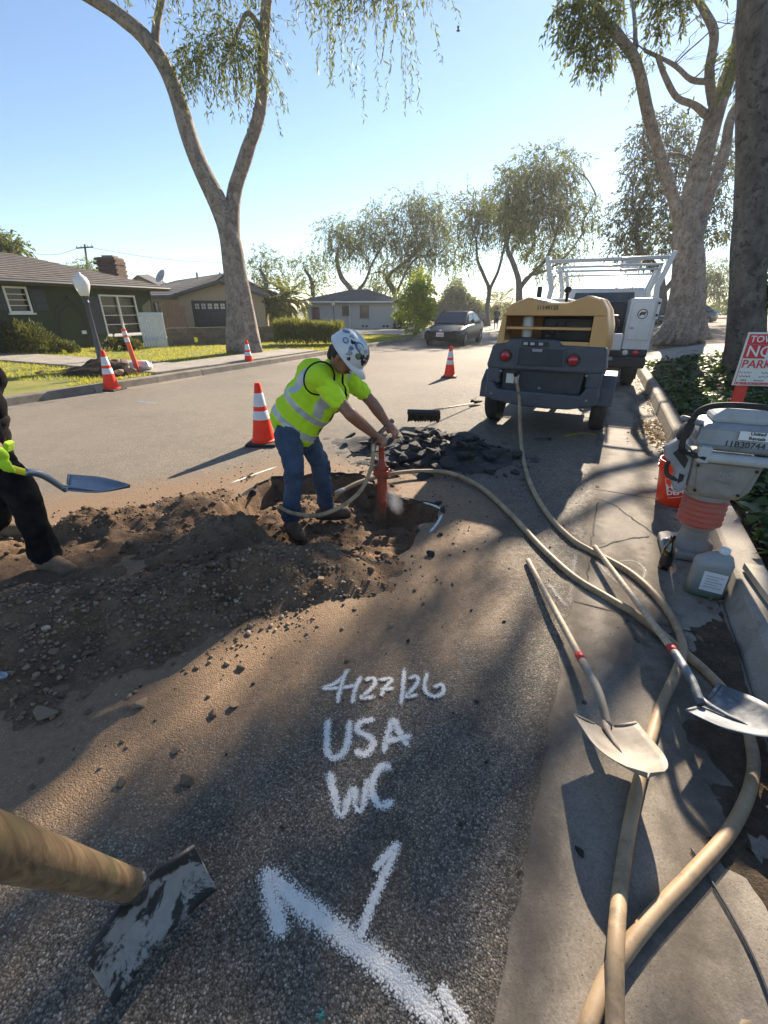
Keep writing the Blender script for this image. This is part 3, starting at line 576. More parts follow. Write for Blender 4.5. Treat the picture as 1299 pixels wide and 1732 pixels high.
# ---- left verge: lawn, walks
def sheet(name, poly, z, mat, thick=.05):
    m = MB(); n = len(poly); m.add([(p[0], p[1], z) for p in poly] + [(p[0], p[1], z-thick) for p in poly], [tuple(range(n))] + [(i, n+i, n+(i+1) % n, (i+1) % n) for i in range(n)]); return m.build(name, mat)
VL = LEFT_V-.48
def strip_poly(u0, u1, v0, v1, n=40): return [rd(u0+(u1-u0)*k/n, v0) for k in range(n+1)] + [rd(u1-(u1-u0)*k/n, v1) for k in range(n+1)]
def lawn_z(x, y): return .14 + .02*fbm(x*.5, y*.5, 2, 3)
us2 = grid_lines(-14, 140, 4, 26, .4, 1.3); vs2 = grid_lines(-60, VL-.003, -16, VL-.003, .4, 1.35)
P, Fq, U, Vv = grid_sheet('lawn', us2, vs2, lambda x, y, u, v: .145 + .012*fbm(x*.5, y*.5, 2, 3)*(v < VL-.1) - .5*np.clip((-v-30)/30, 0, 1))
tag(finish('lawn', np_mesh('lawn', P, Fq[:, ::-1]), 'lawn', smooth=True), kind='structure')
# front walk across the verge (slabs) and the paved strip beside the curb
walk = thing('front_walk', None, None); walk['kind'] = 'structure'
UW0, _ = rd_inv(-6.37, 10.93); UW1, _ = rd_inv(-6.37, 12.65)
v = VL-.02; k = 0
while v > -20:
    m = MB(); q = [rd(UW0, v-.008), rd(UW1, v-.008), rd(UW1, v-1.45), rd(UW0, v-1.45)]; m.add([(p.x,p.y,.2) for p in q]+[(p.x,p.y,.05) for p in q], [(0,1,2,3),(0,4,5,1),(1,5,6,2),(2,6,7,3),(3,7,4,0)]); m.build('walk_slab', 'concrete_walk', walk, bevel=.008); v -= 1.46; k += 1
u = UW1+.01
for k in range(4):
    m = MB(); q = [rd(u, VL-.012), rd(u+1.35, VL-.012), rd(u+1.35, VL-1.35), rd(u, VL-1.35)]; m.add([(p.x,p.y,.192) for p in q]+[(p.x,p.y,.05) for p in q], [(0,1,2,3),(0,4,5,1),(1,5,6,2),(2,6,7,3),(3,7,4,0)]); m.build('walk_slab', 'concrete_walk', walk, bevel=.008); u += 1.36
dr = thing('driveway', None, None); dr['kind'] = 'structure'
for a, b in ((24.2, 27.6), (27.62, 31)):
    for c_, d_ in ((VL-.012, VL-3), (VL-3.01, VL-7)):
        m = MB(); q = [rd(a, c_), rd(b, c_), rd(b, d_), rd(a, d_)]; m.add([(p.x,p.y,.2) for p in q]+[(p.x,p.y,.05) for p in q], [(0,1,2,3),(0,4,5,1),(1,5,6,2),(2,6,7,3),(3,7,4,0)]); m.build('driveway_slab', 'concrete_walk', dr, bevel=.008)
# grass blades on the near lawn
def blades(name, pts, h, w_, mat, lean=.35, seed=2):
    g = np.random.default_rng(seed); n = len(pts); a = g.uniform(0, 6.28, n); hh = h*g.uniform(.5, 1.3, n); ww = w_*g.uniform(.6, 1.3, n)
    dx, dy = np.cos(a), np.sin(a); tip = pts + np.stack([g.normal(0, lean, n)*hh, g.normal(0, lean, n)*hh, hh], 1)
    V = np.stack([pts + np.stack([dx*ww, dy*ww, 0*ww], 1), pts - np.stack([dx*ww, dy*ww, 0*ww], 1), tip], 1)
    return finish(name, np_mesh(name, V.reshape(-1, 3), np.arange(n*3).reshape(-1, 3)), mat)
N = 60000; uu = RNG.uniform(4, 30, N); vv = VL - .05 - RNG.random(N)**1.4*9; pp = np.array([rd(a, b)[:] for a, b in zip(uu, vv)])
k = ~((uu > UW0-.05) & (uu < UW1+.05)) & ~((uu > UW1) & (uu < UW1+5.5) & (vv > VL-1.4)) & ~((uu > 24) & (uu < 31.1) & (vv > VL-7.1)) & (fbm(pp[:,0]*1.1, pp[:,1]*1.1, 3, 3) > -.55)
pp[:,2] = .15; tag(blades('grass', pp[k], .055, .010, 'grass_blade'), 'short yellow green lawn grass in front of the houses', 'grass', kind='stuff')
# ---- right bed: soil rising from the curb, walk, mulch
VR = GW+.205
def bed_z(u, v): return .12 + .055*np.clip(v-VR, 0, 6) + .22*np.clip((u-9)/6, 0, 1)*np.clip((v-VR)/1.3, 0, 1)
us3 = grid_lines(-6, 130, -1, 26, .4, 1.3); vs3 = grid_lines(VR, 70, VR, 9, .35, 1.35)
P, Fq, U, Vv = grid_sheet('bed', us3, vs3, lambda x, y, u, v: bed_z(u, v) + .03*fbm(x, y, 1, 3)*(v > VR+.1))
cu = np.array(U)[Fq].mean(1)
tag(finish('planting_bed', np_mesh('planting_bed', P, Fq[cu < 13.5]), 'soil_dark', smooth=True), kind='structure')
tag(finish('mulch_verge', np_mesh('mulch_verge', P, Fq[cu >= 13.5]), 'mulch', smooth=True), kind='structure')
cw = thing('cross_walk', None, None); cw['kind'] = 'structure'
for k in range(5):
    a, b = VR+.01+k*1.8, VR+1.8+k*1.8-.005; q = [(13.2, a), (16.2, a), (16.2, b), (13.2, b)]
    m = MB(); q3 = [rd(x, y_, float(bed_z(x, y_))+.07) for x, y_ in q]; m.add(q3+[p-Vector((0,0,.2)) for p in q3], [(0,1,2,3),(0,4,5,1),(1,5,6,2),(2,6,7,3),(3,7,4,0)]); m.build('walk_slab', 'concrete_walk', cw, bevel=.008)
# ---- paint on the road
def stroke(m, edge, pts, wd, z=.0045):
    b = len(m.v); pts = [Vector(p) for p in pts]; n = len(pts); K = 4
    for i, p in enumerate(pts):
        t = (pts[min(i+1, n-1)]-pts[max(i-1, 0)]).normalized(); nn = Vector((-t.y, t.x, 0)); e = min(1, min(i, n-1-i)/2.0)
        for j in range(-K, K+1): m.v.append(tuple(p + nn*(wd*j/K) + Vector((0,0,z)))); edge.append((1-abs(j)/K)*(.35+.65*e))
    for i in range(n-1):
        for j in range(2*K): q = b+i*(2*K+1)+j; m.f.append((q, q+1, q+2*K+2, q+2*K+1)); m.m.append(0)
def painted(name, strokes, wd, mat, label, z=.0045, n=7):
    """strokes are pixel paths on the pavement"""
    m = MB(); edge = []
    for k, s in enumerate(strokes):
        w_ = wd
        if isinstance(s[0], float): w_, s = s[0], s[1]
        g3 = [gp(*p) for p in s]; g3 = [Vector((p.x, p.y, 0)) for p in g3]
        stroke(m, edge, spline(g3, n) if len(g3) > 2 else [g3[0].lerp(g3[1], t/8) for t in range(9)], w_, z + k*.0004)
    me = bpy.data.meshes.new(name); me.from_pydata(m.v, [], m.f); set_attr(me, 'edge', edge); return tag(finish(name, me, mat), label, 'paint marking')
painted('painted_date', [[(592, 1132), (570, 1155), (541, 1166)], [(541, 1166), (575, 1165), (606, 1160)], [(586, 1134), (576, 1165), (570, 1193)], [(612, 1142), (600, 1170), (596, 1193)],
    [(616, 1153), (630, 1148), (634, 1158), (622, 1172), (612, 1182), (636, 1180)], [(638, 1152), (662, 1150), (650, 1166), (644, 1180)], [(642, 1168), (668, 1166)], [(684, 1130), (682, 1160), (678, 1196)],
    [(690, 1150), (704, 1146), (706, 1156), (694, 1172), (688, 1180), (708, 1177)], [(724, 1138), (718, 1158), (722, 1174), (736, 1180), (750, 1172), (746, 1160), (732, 1166)]], .019, 'paint_white', 'white spray painted date 4/27/26 on the asphalt')
painted('painted_letters', [[(556, 1214), (553, 1250), (556, 1278), (574, 1280), (588, 1258), (592, 1216)], [(636, 1218), (612, 1222), (604, 1236), (622, 1246), (632, 1258), (618, 1276), (598, 1272)], [(648, 1278), (656, 1244), (664, 1214)], [(664, 1214), (676, 1240), (692, 1268)], [(650, 1256), (672, 1252), (698, 1246)]], .026, 'paint_white', 'white spray painted letters USA below the date')
painted('painted_letters', [[(556, 1304), (564, 1340), (576, 1378), (590, 1352), (598, 1330)], [(598, 1330), (602, 1352), (608, 1370), (618, 1345), (624, 1316)], [(664, 1300), (646, 1298), (632, 1318), (630, 1345), (644, 1364), (668, 1356)]], .027, 'paint_white', 'white spray painted letters WC below the letters USA')
painted('painted_arrow', [(.052, [(440, 1470), (500, 1524), (590, 1590), (670, 1655), (760, 1745)]), (.045, [(452, 1490), (462, 1530), (480, 1590)]), (.026, [(676, 1424), (650, 1480), (624, 1545), (606, 1596)]), (.022, [(676, 1424), (652, 1450), (632, 1476)]), (.03, [(740, 1665), (762, 1700), (790, 1745)])], .04, 'paint_white', 'large white spray painted branching arrow in the foreground')
painted('painted_check', [(.035, [(975, 935), (968, 985), (962, 1028)]), (.03, [(925, 985), (945, 1012), (962, 1030)]), (.022, [(1008, 950), (1030, 975), (1060, 1000)])], .03, 'paint_faint', 'faint white check mark on the gutter between the hoses', z=.008)
painted('painted_ring', [[(1040, 952), (1070, 950), (1090, 965), (1085, 985)]], .018, 'paint_faint', 'faint white curved mark on the gutter near the rammer', z=.008)
painted('painted_line', [[(390, 818), (430, 803), (468, 790)]], .03, 'paint_white', 'white painted line along the far edge of the pit')
painted('painted_line', [[(715, 850), (735, 856), (752, 864)]], .03, 'paint_white', 'white painted dash at the right corner of the pit')
painted('painted_line', [[(748, 870), (738, 888), (726, 902)]], .02, 'paint_white', 'white painted dash on the right rim of the pit')
painted('utility_mark', [(.03, [(228, 678), (250, 681), (268, 683)])], .03, 'paint_blue', 'pale blue utility mark on the sunlit road')
painted('utility_mark', [(.06, [(415, 668), (440, 667)])], .05, 'paint_yellow', 'yellow utility mark on the road beside the far cones')
painted('utility_mark', [(.09, [(945, 740), (985, 733), (1015, 738)])], .07, 'paint_yellow', 'yellow utility mark in the shade under the compressor')
painted('utility_mark', [(.03, [(530, 1716), (552, 1722)])], .03, 'paint_green', 'small green paint spot at the bottom of the foreground')

# dirt washed up against the kerb
g0 = np.arange(-1.6, 9.0, .03); g1 = np.arange(.30, GW-.004, .025); U, Vv = np.meshgrid(g0, g1, indexing='ij'); P = np.array([rd(a, b)[:] for a, b in zip(U.ravel(), Vv.ravel())]); uu, vv = U.ravel(), Vv.ravel()
wd_ = .20*np.exp(-((uu-.3)/1.0)**2) + .06 + .10*np.exp(-((uu-5.6)/.6)**2); P[:,2] = -.004 + .030*(vv-(GW-wd_))/wd_ + .016*fbm(P[:,0]*5, P[:,1]*5, 2, 4) + .007*fbm(P[:,0]*24, P[:,1]*24, 2, 2); P[:,2] = np.minimum(P[:,2], .028 + .006*fbm(P[:,0]*30, P[:,1]*30, 2, 2))
i = np.arange(U.size).reshape(U.shape); Fq = np.stack([i[:-1,:-1], i[:-1,1:], i[1:,1:], i[1:,:-1]], -1).reshape(-1, 4)[:, ::-1]; Fq = Fq[P[:,2][Fq].max(1) > -.012]
o = finish('gutter_dirt', np_mesh('gutter_dirt', P, Fq), 'soil_wet', smooth=True); tag(o, 'dark dirt washed up along the foot of the right kerb', 'dirt', kind='stuff')

# grime along the joint of asphalt and concrete, stains
def stain(name, pts, wd, mat, z, label):
    m = MB(); edge = []; stroke(m, edge, pts, wd, z); me = bpy.data.meshes.new(name); me.from_pydata(m.v, [], m.f); set_attr(me, 'edge', edge); o = finish(name, me, mat); o.parent = gut if mat == 'grime' else road; return o
stain('grime_band', [rd(-2+k*.25, .07+.03*math.sin(k*1.3)) for k in range(46)], .13, 'grime', .0105, None)
stain('grime_band', [rd(-2+k*.25, .50+.06*math.sin(k*.8)) for k in range(46)], .17, 'grime', .0075, None)
stain('grime_band', [rd(.6+k*.1, .30+.03*math.sin(k*2)) for k in range(16)], .16, 'grime', .0095, None)
for px_, py_, L_, w_ in ((820, 1180, .5, .16), (640, 1480, .4, .2), (850, 900, .8, .22), (300, 1480, .5, .25)):
    p = gp(px_, py_); h_ = H0; stain('oil_stain', [p + Vector((math.sin(h_), math.cos(h_), 0))*(L_*(k/10-.5)) for k in range(11)], w_, 'oil_stain', .0035, None)

# broken pieces along the pit rim
g = random.Random(31)
for k in range(46):
    x, y = HOLE[g.randrange(len(HOLE))]
    if y < 2.75 and x < -.2: continue
    s_ = g.uniform(.018, .05); piece('rim_chunk', 0, (x+g.uniform(-.05, .05), y+g.uniform(-.05, .05), g.choice((.01, -.05, -.10))), (s_*1.3, s_, s_*.7), (g.uniform(-.6,.6), g.uniform(-.6,.6), g.uniform(0,6)), 'black asphalt fragment on the ragged rim of the pit', 'asphalt fragment', 'asphalt fragments on the pit rim')
# ================================================================== TREES AND PLANTS
def leaf_quads(P, D, L, W, seed=1, fold=.25):
    """P base points, D unit directions, L lengths, W half widths -> folded diamond leaves"""
    g = np.random.default_rng(seed); n = len(P); r = g.normal(size=(n, 3)); S = np.cross(D, r); S /= np.linalg.norm(S, axis=1)[:,None]+1e-9
    Nn = np.cross(D, S); mid = P + D*(L*.45)[:,None] - Nn*(W*fold)[:,None]
    V = np.stack([P, mid + S*W[:,None], P + D*L[:,None], mid - S*W[:,None]], 1); return V.reshape(-1, 3)
def leaf_obj(name, V, mat, parent=None):
    n = len(V)//4; i = np.arange(n)*4; Fq = np.concatenate([np.stack([i, i+1, i+2], 1), np.stack([i, i+2, i+3], 1)]); return finish(name, np_mesh(name, V, Fq), mat, parent)
def strands(clumps, leaf_l, leaf_w, seed, droop=.85, step=None, keep=None):
    """drooping twigs full of narrow leaves; clump = (centre, radii, number of strands, strand length)"""
    g = np.random.default_rng(seed); out = []; step = step or leaf_l*.5
    for c, r, n, L in clumps:
        q = g.normal(size=(n, 3)); q /= np.linalg.norm(q, axis=1)[:,None]; q *= (g.random((n, 1))**.45); st = np.array(c) + q*np.array(r)
        if keep is not None: kk = keep(st); q, st = q[kk], st[kk]; n = len(q)
        if n == 0: continue
        LL = L*g.uniform(.45, 1.35, n); d = q.copy()*.6 + g.normal(0, .35, (n, 3)); d[:,2] += .1
        K = max(2, int(L*1.2/step)); pos = st.copy()
        for k in range(K):
            d[:,2] -= droop*2.0/K*(1.2); d /= np.linalg.norm(d, axis=1)[:,None]+1e-9; pos = pos + d*step; ok = (k*step) < LL
            m = ok.sum(); 
            if not m: break
            for _ in range(2):
                dd = d[ok]*.7 + g.normal(0, .5, (m, 3)); dd[:,2] -= .35; dd /= np.linalg.norm(dd, axis=1)[:,None]
                out.append(leaf_quads(pos[ok] + g.normal(0, step*.25, (m, 3)), dd, leaf_l*g.uniform(.6, 1.3, m), leaf_w*g.uniform(.6, 1.3, m), int(g.integers(1e9))))
    return np.concatenate(out)
def wob(a, b, n, amp, seed, sag=0.0):
    a, b = Vector(a), Vector(b); L = (b-a).length; pts = []
    for i in range(n+1):
        t = i/n; k = math.sin(math.pi*t)*amp*L
        pts.append(a.lerp(b, t) + Vector((float(vnoise(t*3.1+seed, seed*1.7, 1)), float(vnoise(t*3.1, seed*2.3, 7)), .6*float(vnoise(t*3.1, seed*.9, 13))))*k + Vector((0, 0, -sag*math.sin(math.pi*t)*L)))
    return pts
def limb(m, pts, r0, r1, n=10, flare=0.0, rough=.06, seed=0):
    pts = spline(pts, 5) if len(pts) > 2 else [Vector(pts[0]).lerp(Vector(pts[1]), k/6) for k in range(7)]; N = len(pts); b = len(m.v)
    rr = [r0 + (r1-r0)*i/(N-1) + (flare*r0*math.exp(-i/(N-1)*9) if flare else 0) for i in range(N)]; m.tube(pts, rr, n)
    for i in range(N):
        for k in range(n):
            q = Vector(m.v[b+i*n+k]); c = m.M @ pts[i]; f = 1 + rough*2*float(vnoise(q.x*3+seed, q.y*3, q.z*1.3)) + (flare*.35*math.exp(-i/(N-1)*9)*math.cos(k*2*math.pi*5/n+seed) if flare else 0)
            m.v[b+i*n+k] = tuple(c + (q-c)*f)
    return pts
def plant_tree(name, label, base, limbs, clumps, bark, leaf, leaf_l, leaf_w, seed, group=None, droop=.85, twigs=True, n=10, flare=.6, cat='tree', keep=None):
    """limbs: (points, r0, r1) in world; the first is the trunk"""
    base = Vector(base); t = thing(name, label, cat, base, 0, group); m = MB(); m.M = Matrix.Translation(-base)
    for i, (pts, r0, r1) in enumerate(limbs[:1]): limb(m, pts, r0, r1, n+4, flare, .07, seed)
    m.build('trunk', bark, t, smooth=True)
    m = MB(); m.M = Matrix.Translation(-base); tips = []
    for i, (pts, r0, r1) in enumerate(limbs[1:]): limb(m, pts, r0, r1, max(6, n-2), 0, .07, seed+i); tips += [Vector(q) for q in pts[1:]]
    ends = tips + [Vector(q) for q in limbs[0][0][len(limbs[0][0])//2:]]
    if twigs:
        for i, (c, r, k, L) in enumerate(clumps):
            c = Vector(c); e = min(ends, key=lambda q: (q-c).length); rr = max(.012, .02*(e-c).length**.7)*(leaf_l/.14)**.5
            limb(m, wob(e, c, 6, .20, seed+i*1.3, -.05), rr, rr*.35, 5)
            for j in range(4):
                d = Vector((random.uniform(-1,1)*r[0], random.uniform(-1,1)*r[1], random.uniform(-.2,.9)*r[2])); limb(m, wob(c, c+d, 3, .2, seed+i+j*3.1), rr*.4, rr*.15, 4)
    if m.v: m.build('branch', bark, t, smooth=True)
    if clumps:
        V = strands(clumps, leaf_l, leaf_w, seed, droop, keep=keep) - np.array(base[:]); leaf_obj('crown', V, leaf, t)
    return t
def A(px, py, Y): return tuple(at(px, py, Y))
# -- tall two-limbed tree on the left lawn
b = gp(420, 597, .15); Y0 = b.y
L1 = [A(416, 597, Y0), A(408, 520, Y0), A(398, 455, Y0), A(390, 405, Y0)]
L2 = [A(391, 408, Y0), A(372, 350, Y0), A(330, 260, Y0), A(298, 160, Y0), A(262, 85, Y0), A(200, 25, Y0-.2), A(120, -25, Y0-.5), A(20, -90, Y0-.8)]
L3 = [A(394, 400, Y0), A(396, 330, Y0+.2), A(418, 255, Y0+.3), A(440, 185, Y0+.3), A(446, 90, Y0+.2), A(452, 0, Y0), A(470, -120, Y0-.2)]
L4 = [A(262, 85, Y0), A(265, 40, Y0+.1), A(280, -30, Y0+.2)]
L5 = [A(448, 60, Y0+.2), A(420, 22, Y0), A(402, 55, Y0-.2), A(396, 75, Y0-.3)]
cl = [(A(400, 40, Y0), (.8, .6, .4), 55, 1.2), (A(345, 70, Y0-.2), (.7, .6, .4), 48, 1.2), (A(380, 100, Y0-.1), (.5, .5, .4), 26, 1.0), (A(320, 100, Y0-.2), (.3, .3, .4), 40, .6), (A(430, 100, Y0+.2), (.4, .4, .5), 22, 1.2)]
for px_, n_, l_ in ((528, 10, .3), (560, 16, 1.6), (625, 18, 2.0), (680, 20, 2.1), (600, 6, .4), (705, 8, .5), (660, 8, .6)): cl.append((A(px_, -28, Y0-.6), (.14, .3, .35), n_, l_))
cl += [(A(300, -110, Y0), (2.5, 1.5, .7), 200, .9), (A(560, -120, Y0-.4), (2.4, 1.5, .7), 220, .9)]
limbsL = [(L1 + L2[1:], .37, .12), ([A(400, 440, Y0)] + L3, .24, .11), (L4, .11, .08), (L5, .07, .04), ([A(452, -20, Y0), A(540, -70, Y0-.3), A(680, -90, Y0-.6)], .08, .03)]
plant_tree('street_tree', 'tall tree with two bare forking limbs on the left lawn', (b.x, b.y, .12), limbsL, cl, 'bark_pale', 'leaf_olive', .15, .017, 3, 'street trees', droop=1.1, n=12, flare=.55)
# foliage out of the picture whose shade falls on the foreground: keep the sunlit gaps of the photograph open
def gq(*pp): return [tuple(gp(*p))[:2] for p in pp]
LIT = [gq((385, 1075), (500, 1075), (470, 1150), (400, 1250), (300, 1300), (120, 1345), (150, 1290), (300, 1210), (370, 1130)),
       gq((985, 830), (1120, 850), (1260, 1080), (1290, 1250), (1299, 1732), (1060, 1732), (1010, 1450), (960, 1230), (915, 1080), (910, 960), (960, 900)),
       gq((690, 905), (760, 880), (790, 930), (700, 1000), (600, 1030), (560, 990), (640, 975))]
def sun_ok(P):
    k = P[:,2]/SUN_DIR.z; x = P[:,0]-SUN_DIR.x*k; y = P[:,1]-SUN_DIR.y*k; ok = np.ones(len(P), bool)
    for p in LIT: ok &= sdist(x, y, p) > .30
    return ok & ~((y > 2.6) & (y < 9) & (x > -5) & (x < 2.2) & (np.arange(len(P)) % 4 > 0))
# -- broad tree across the walk on the right
Y0 = 16.0; bz = at(1152, 575, Y0).z
TR = [(1152, 578), (1158, 520), (1164, 450), (1160, 400)]
limbsM = [([A(*p, Y0) for p in TR] + [A(1166, 350, Y0), A(1178, 310, Y0), A(1200, 225, Y0-.2), A(1215, 175, Y0-.2), A(1238, 110, Y0-.4), A(1250, 60, Y0-.5), A(1262, -40, Y0-.5)], .46, .10),
  ([A(1160, 440, Y0), A(1150, 380, Y0), A(1128, 300, Y0-.3), A(1098, 200, Y0-.6), A(1078, 110, Y0-1), A(1045, 60, Y0-1.2), A(1015, 25, Y0-1.4), A(1010, -30, Y0-1.5)], 0.180, 0.090),
  ([A(1164, 440, Y0), A(1182, 390, Y0+.1), A(1200, 330, Y0+.4), A(1225, 260, Y0+.6), A(1236, 200, Y0+.8), A(1262, 160, Y0+1)], 0.195, 0.120),
  ([A(1200, 200, Y0-.2), A(1175, 178, Y0-.5), A(1145, 165, Y0-.8), A(1125, 130, Y0-1), A(1112, 95, Y0-1.2)], 0.098, 0.053),
  ([A(1205, 175, Y0-.2), A(1200, 120, Y0-.4), A(1208, 60, Y0-.6), A(1192, 20, Y0-.6), A(1165, -20, Y0-.6)], 0.120, 0.068),
  ([A(1205, 138, Y0-.4), A(1170, 135, Y0-.7), A(1140, 110, Y0-1), A(1090, 85, Y0-1.1)], 0.075, 0.038),
  ([A(1118, 275, Y0-.4), A(1098, 262, Y0-.6), A(1088, 235, Y0-.7), A(1090, 215, Y0-.7)], 0.045, 0.022),
  ([A(1130, 262, Y0-.3), A(1150, 262, Y0), A(1180, 275, Y0+.2)], 0.053, 0.030),
  ([A(1075, 80, Y0-1), A(1074, 40, Y0+.6), A(1066, -20, Y0+1.6)], 0.068, 0.038)]
for s, (dx, dy) in enumerate(((-34, 22), (-20, 30), (8, 28), (30, 20), (-52, 14))):   # root flares
    limbsM.append(([A(1152+dx*.3, 540, Y0), A(1152+dx*.7, 565, Y0-.3), A(1152+dx*1.3, 582, Y0-.5)], 0.195, 0.075))
cl = []
g = random.Random(21)
for px_, py_, rr in ((1010, 20, 1.1), (1050, 10, 1.2), (1100, 30, 1.3), (1000, 70, .7), (1020, 100, .55), (1060, 60, .9), (1140, 60, 1.2), (1120, 110, .8), (1165, 100, .9), (1185, 45, 1.2), (1230, 40, 1.2), (1150, 20, 1.3), (1215, 90, .8), (1240, 100, .7), (1085, 115, .6), (1180, 140, .5), (985, 25, .5), (965, 5, .4)):
    rr *= .75; cl.append((A(px_, py_, Y0-.9+g.uniform(-.8,.8)), (rr, rr, rr*.55), int(100*rr), .6))
# crown above the picture (it shades the street)
SHADE_Y = 17.0
plant_tree('street_tree', 'broad many limbed tree with flared roots beside the right walk', (at(1152, 578, Y0).x, Y0, at(1152, 578, Y0).z), limbsM, cl, 'bark_pale', 'leaf_olive', .15, .022, 5, 'street trees', droop=.8, n=12, flare=.7, keep=sun_ok)
# -- ivy-clad trunk close on the right
Y0 = 9.5
limbsN = [([A(1262, 640, Y0), A(1262, 560, Y0), A(1266, 440, Y0), A(1274, 300, Y0), A(1276, 150, Y0), A(1278, 0, Y0), A(1290, -150, Y0-.3)], .31, .21),
  ([A(1276, 190, Y0), A(1320, 90, Y0+.2), A(1370, -40, Y0+.5)], .14, .09), ([A(1282, -60, Y0), A(1400, -150, Y0-.5), A(1500, -240, Y0-1.2), A(1560, -300, Y0-1.6)], .13, .05), ([A(1285, -100, Y0), A(1300, -250, Y0-.6), A(1290, -420, Y0-1)], .14, .05)]
SHD = gq((640, 1035), (760, 1010), (870, 950), (915, 1080), (955, 1230), (1000, 1450), (1050, 1732), (-250, 1732), (-250, 1350), (120, 1345), (300, 1300), (430, 1235), (480, 1150), (520, 1060), (560, 1010))
SHD2 = gq((-250, 1010), (0, 1000), (200, 1000), (380, 1010), (420, 1040), (370, 1100), (280, 1200), (150, 1280), (0, 1330), (-250, 1345))
shade_clumps = []; g = random.Random(8); S = SUN_DIR
def caster(x, y, D): k = D/math.hypot(S.x, S.y); return Vector((x, y, 0)) + S*k
rg = np.random.default_rng(8); cx = rg.uniform(-3.2, 1.5, 6000); cy = rg.uniform(.2, 2.9, 6000); da = sdist(cx, cy, SHD); db = sdist(cx, cy, SHD2); ok = (np.minimum(da, db) < .02) & ((da < 0) | (rg.random(6000) < .6))
for p in LIT: ok &= sdist(cx, cy, p) > .24
ex, ey = rg.uniform(-2.6, .6, 110), rg.uniform(-2.4, .2, 110)
for x, y in list(zip(ex, ey)) + list(zip(cx[ok], cy[ok])):
    q = caster(x, y, g.uniform(13.0, 17.0) if y < 1.7 else g.uniform(17.0, 23.0)); dq = q.y*_c-(q.z-CAM_H)*_s; uq = q.y*_s+(q.z-CAM_H)*_c
    if CY-F_PX*uq/dq > -25: continue
    shade_clumps.append((tuple(q), (.36, .36, .26), 2, .25))  # leaf clumps added out of view along the sun direction to shade the foreground
    if len(shade_clumps) >= 400: break
plant_tree('street_tree', 'thick grey trunk wrapped in ivy at the right edge', (at(1262, 640, Y0).x, Y0, at(1262, 640, Y0).z), limbsN, shade_clumps, 'bark_grey', 'leaf_dark', .17, .036, 6, 'street trees', droop=.5, twigs=False, n=16, flare=.55, keep=sun_ok)
# -- trees down the street: (label, trunk pixels, Y, radii, limbs, clumps)
def far_tree(label, Y, trunk, r0, limbs, clumps, leaf='leaf_far', ll=.26, lw=.036, seed=1, dens=34, L=1.3, name='street_tree', group='trees down the street', bark='bark_far', droop=.9):
    T = [A(*p, Y) for p in trunk]; LB = [(T + ([A(*p, Y) for p in limbs[0][0][1:]] if limbs else []), r0, r0*(.4 if limbs else .6))] + [([T[-2]] + [A(*p, Y+dy) for p in pts], ra*1.2, ra*.45) for pts, ra, dy in limbs[1:]]
    g = random.Random(seed); CL = [(A(x, y, Y+g.uniform(-1.5, 1.5)), (r*.88, r*.88, r*.6), max(8, int(dens*r*r*.95)), L*g.uniform(.7, 1.4)) for x, y, r in clumps]
    return plant_tree(name, label, T[0], LB, CL, bark, leaf, ll, lw, seed, group, droop=droop, n=8, flare=.4)
far_tree('wispy tree with two curved limbs rising behind the grey house', 46, [(596, 560), (598, 500)], .3, [([(598, 505), (578, 470), (570, 440), (572, 420)], .16, 0), ([(600, 505), (618, 475), (630, 445), (648, 415)], .17, 0)],
   [(560, 395, 1.5), (585, 385, 1.6), (610, 395, 1.5), (632, 380, 1.5), (645, 365, 1.3), (575, 420, 1.2), (600, 425, 1.1), (630, 420, 1.2), (560, 430, .8), (650, 400, 1.4), (620, 440, .8)], seed=11)
far_tree('drooping tree between the wispy tree and the tall street tree', 48, [(672, 560), (668, 500), (655, 470)], .25, [([(655, 470), (690, 440), (710, 420)], .2, 0), ([(668, 490), (648, 462), (630, 462)], .15, 0), ([(700, 440), (740, 430), (760, 410)], .12, 0)],
   [(690, 350, 1.7), (715, 345, 1.7), (740, 355, 1.7), (700, 385, 1.9), (730, 390, 1.9), (755, 385, 1.4), (680, 410, 1.7), (710, 425, 1.7), (740, 425, 1.5), (760, 440, .9), (640, 455, 1.0), (660, 450, 1.0), (675, 445, 1.2), (700, 455, 1.1), (775, 420, .8)], seed=12)
far_tree('tall thin trunked tree at the left kerb beyond the pedestrians', 44, [(824, 552), (824, 520), (827, 490)], .24, [([(826, 495), (818, 465), (808, 440), (806, 410)], .16, 0), ([(828, 492), (842, 460), (850, 430), (856, 400)], .16, 0)],
   [(800, 345, 1.5), (785, 365, 1.2), (810, 375, 1.5), (795, 400, 1.2), (830, 350, 1.6), (850, 340, 1.7), (845, 375, 1.6), (870, 370, 1.5), (800, 430, .8), (785, 440, .6), (860, 400, 1.0)], seed=13, leaf='leaf_olive')
far_tree('largest weeping street tree behind the compressor', 40, [(880, 545), (878, 500), (876, 470)], .3, [([(876, 470), (866, 440), (858, 420), (862, 395)], .2, 0), ([(878, 490), (898, 465), (922, 440), (940, 400)], .2, 0), ([(890, 470), (930, 455), (960, 430), (985, 395)], .12, 0)],
   [(880, 300, 1.6), (905, 290, 1.7), (930, 280, 1.6), (955, 290, 1.3), (860, 320, 1.5), (890, 330, 1.9), (920, 330, 1.9), (950, 330, 1.6), (900, 370, 1.9), (930, 375, 1.8), (870, 370, 1.6), (960, 365, 1.3), (985, 345, 1.2), (1000, 370, .9), (990, 395, .8), (915, 415, 1.4), (940, 420, 1.2), (885, 410, 1.0), (965, 425, .9), (920, 450, .9), (970, 275, .8), (960, 460, .8)], seed=14, leaf='leaf_olive')
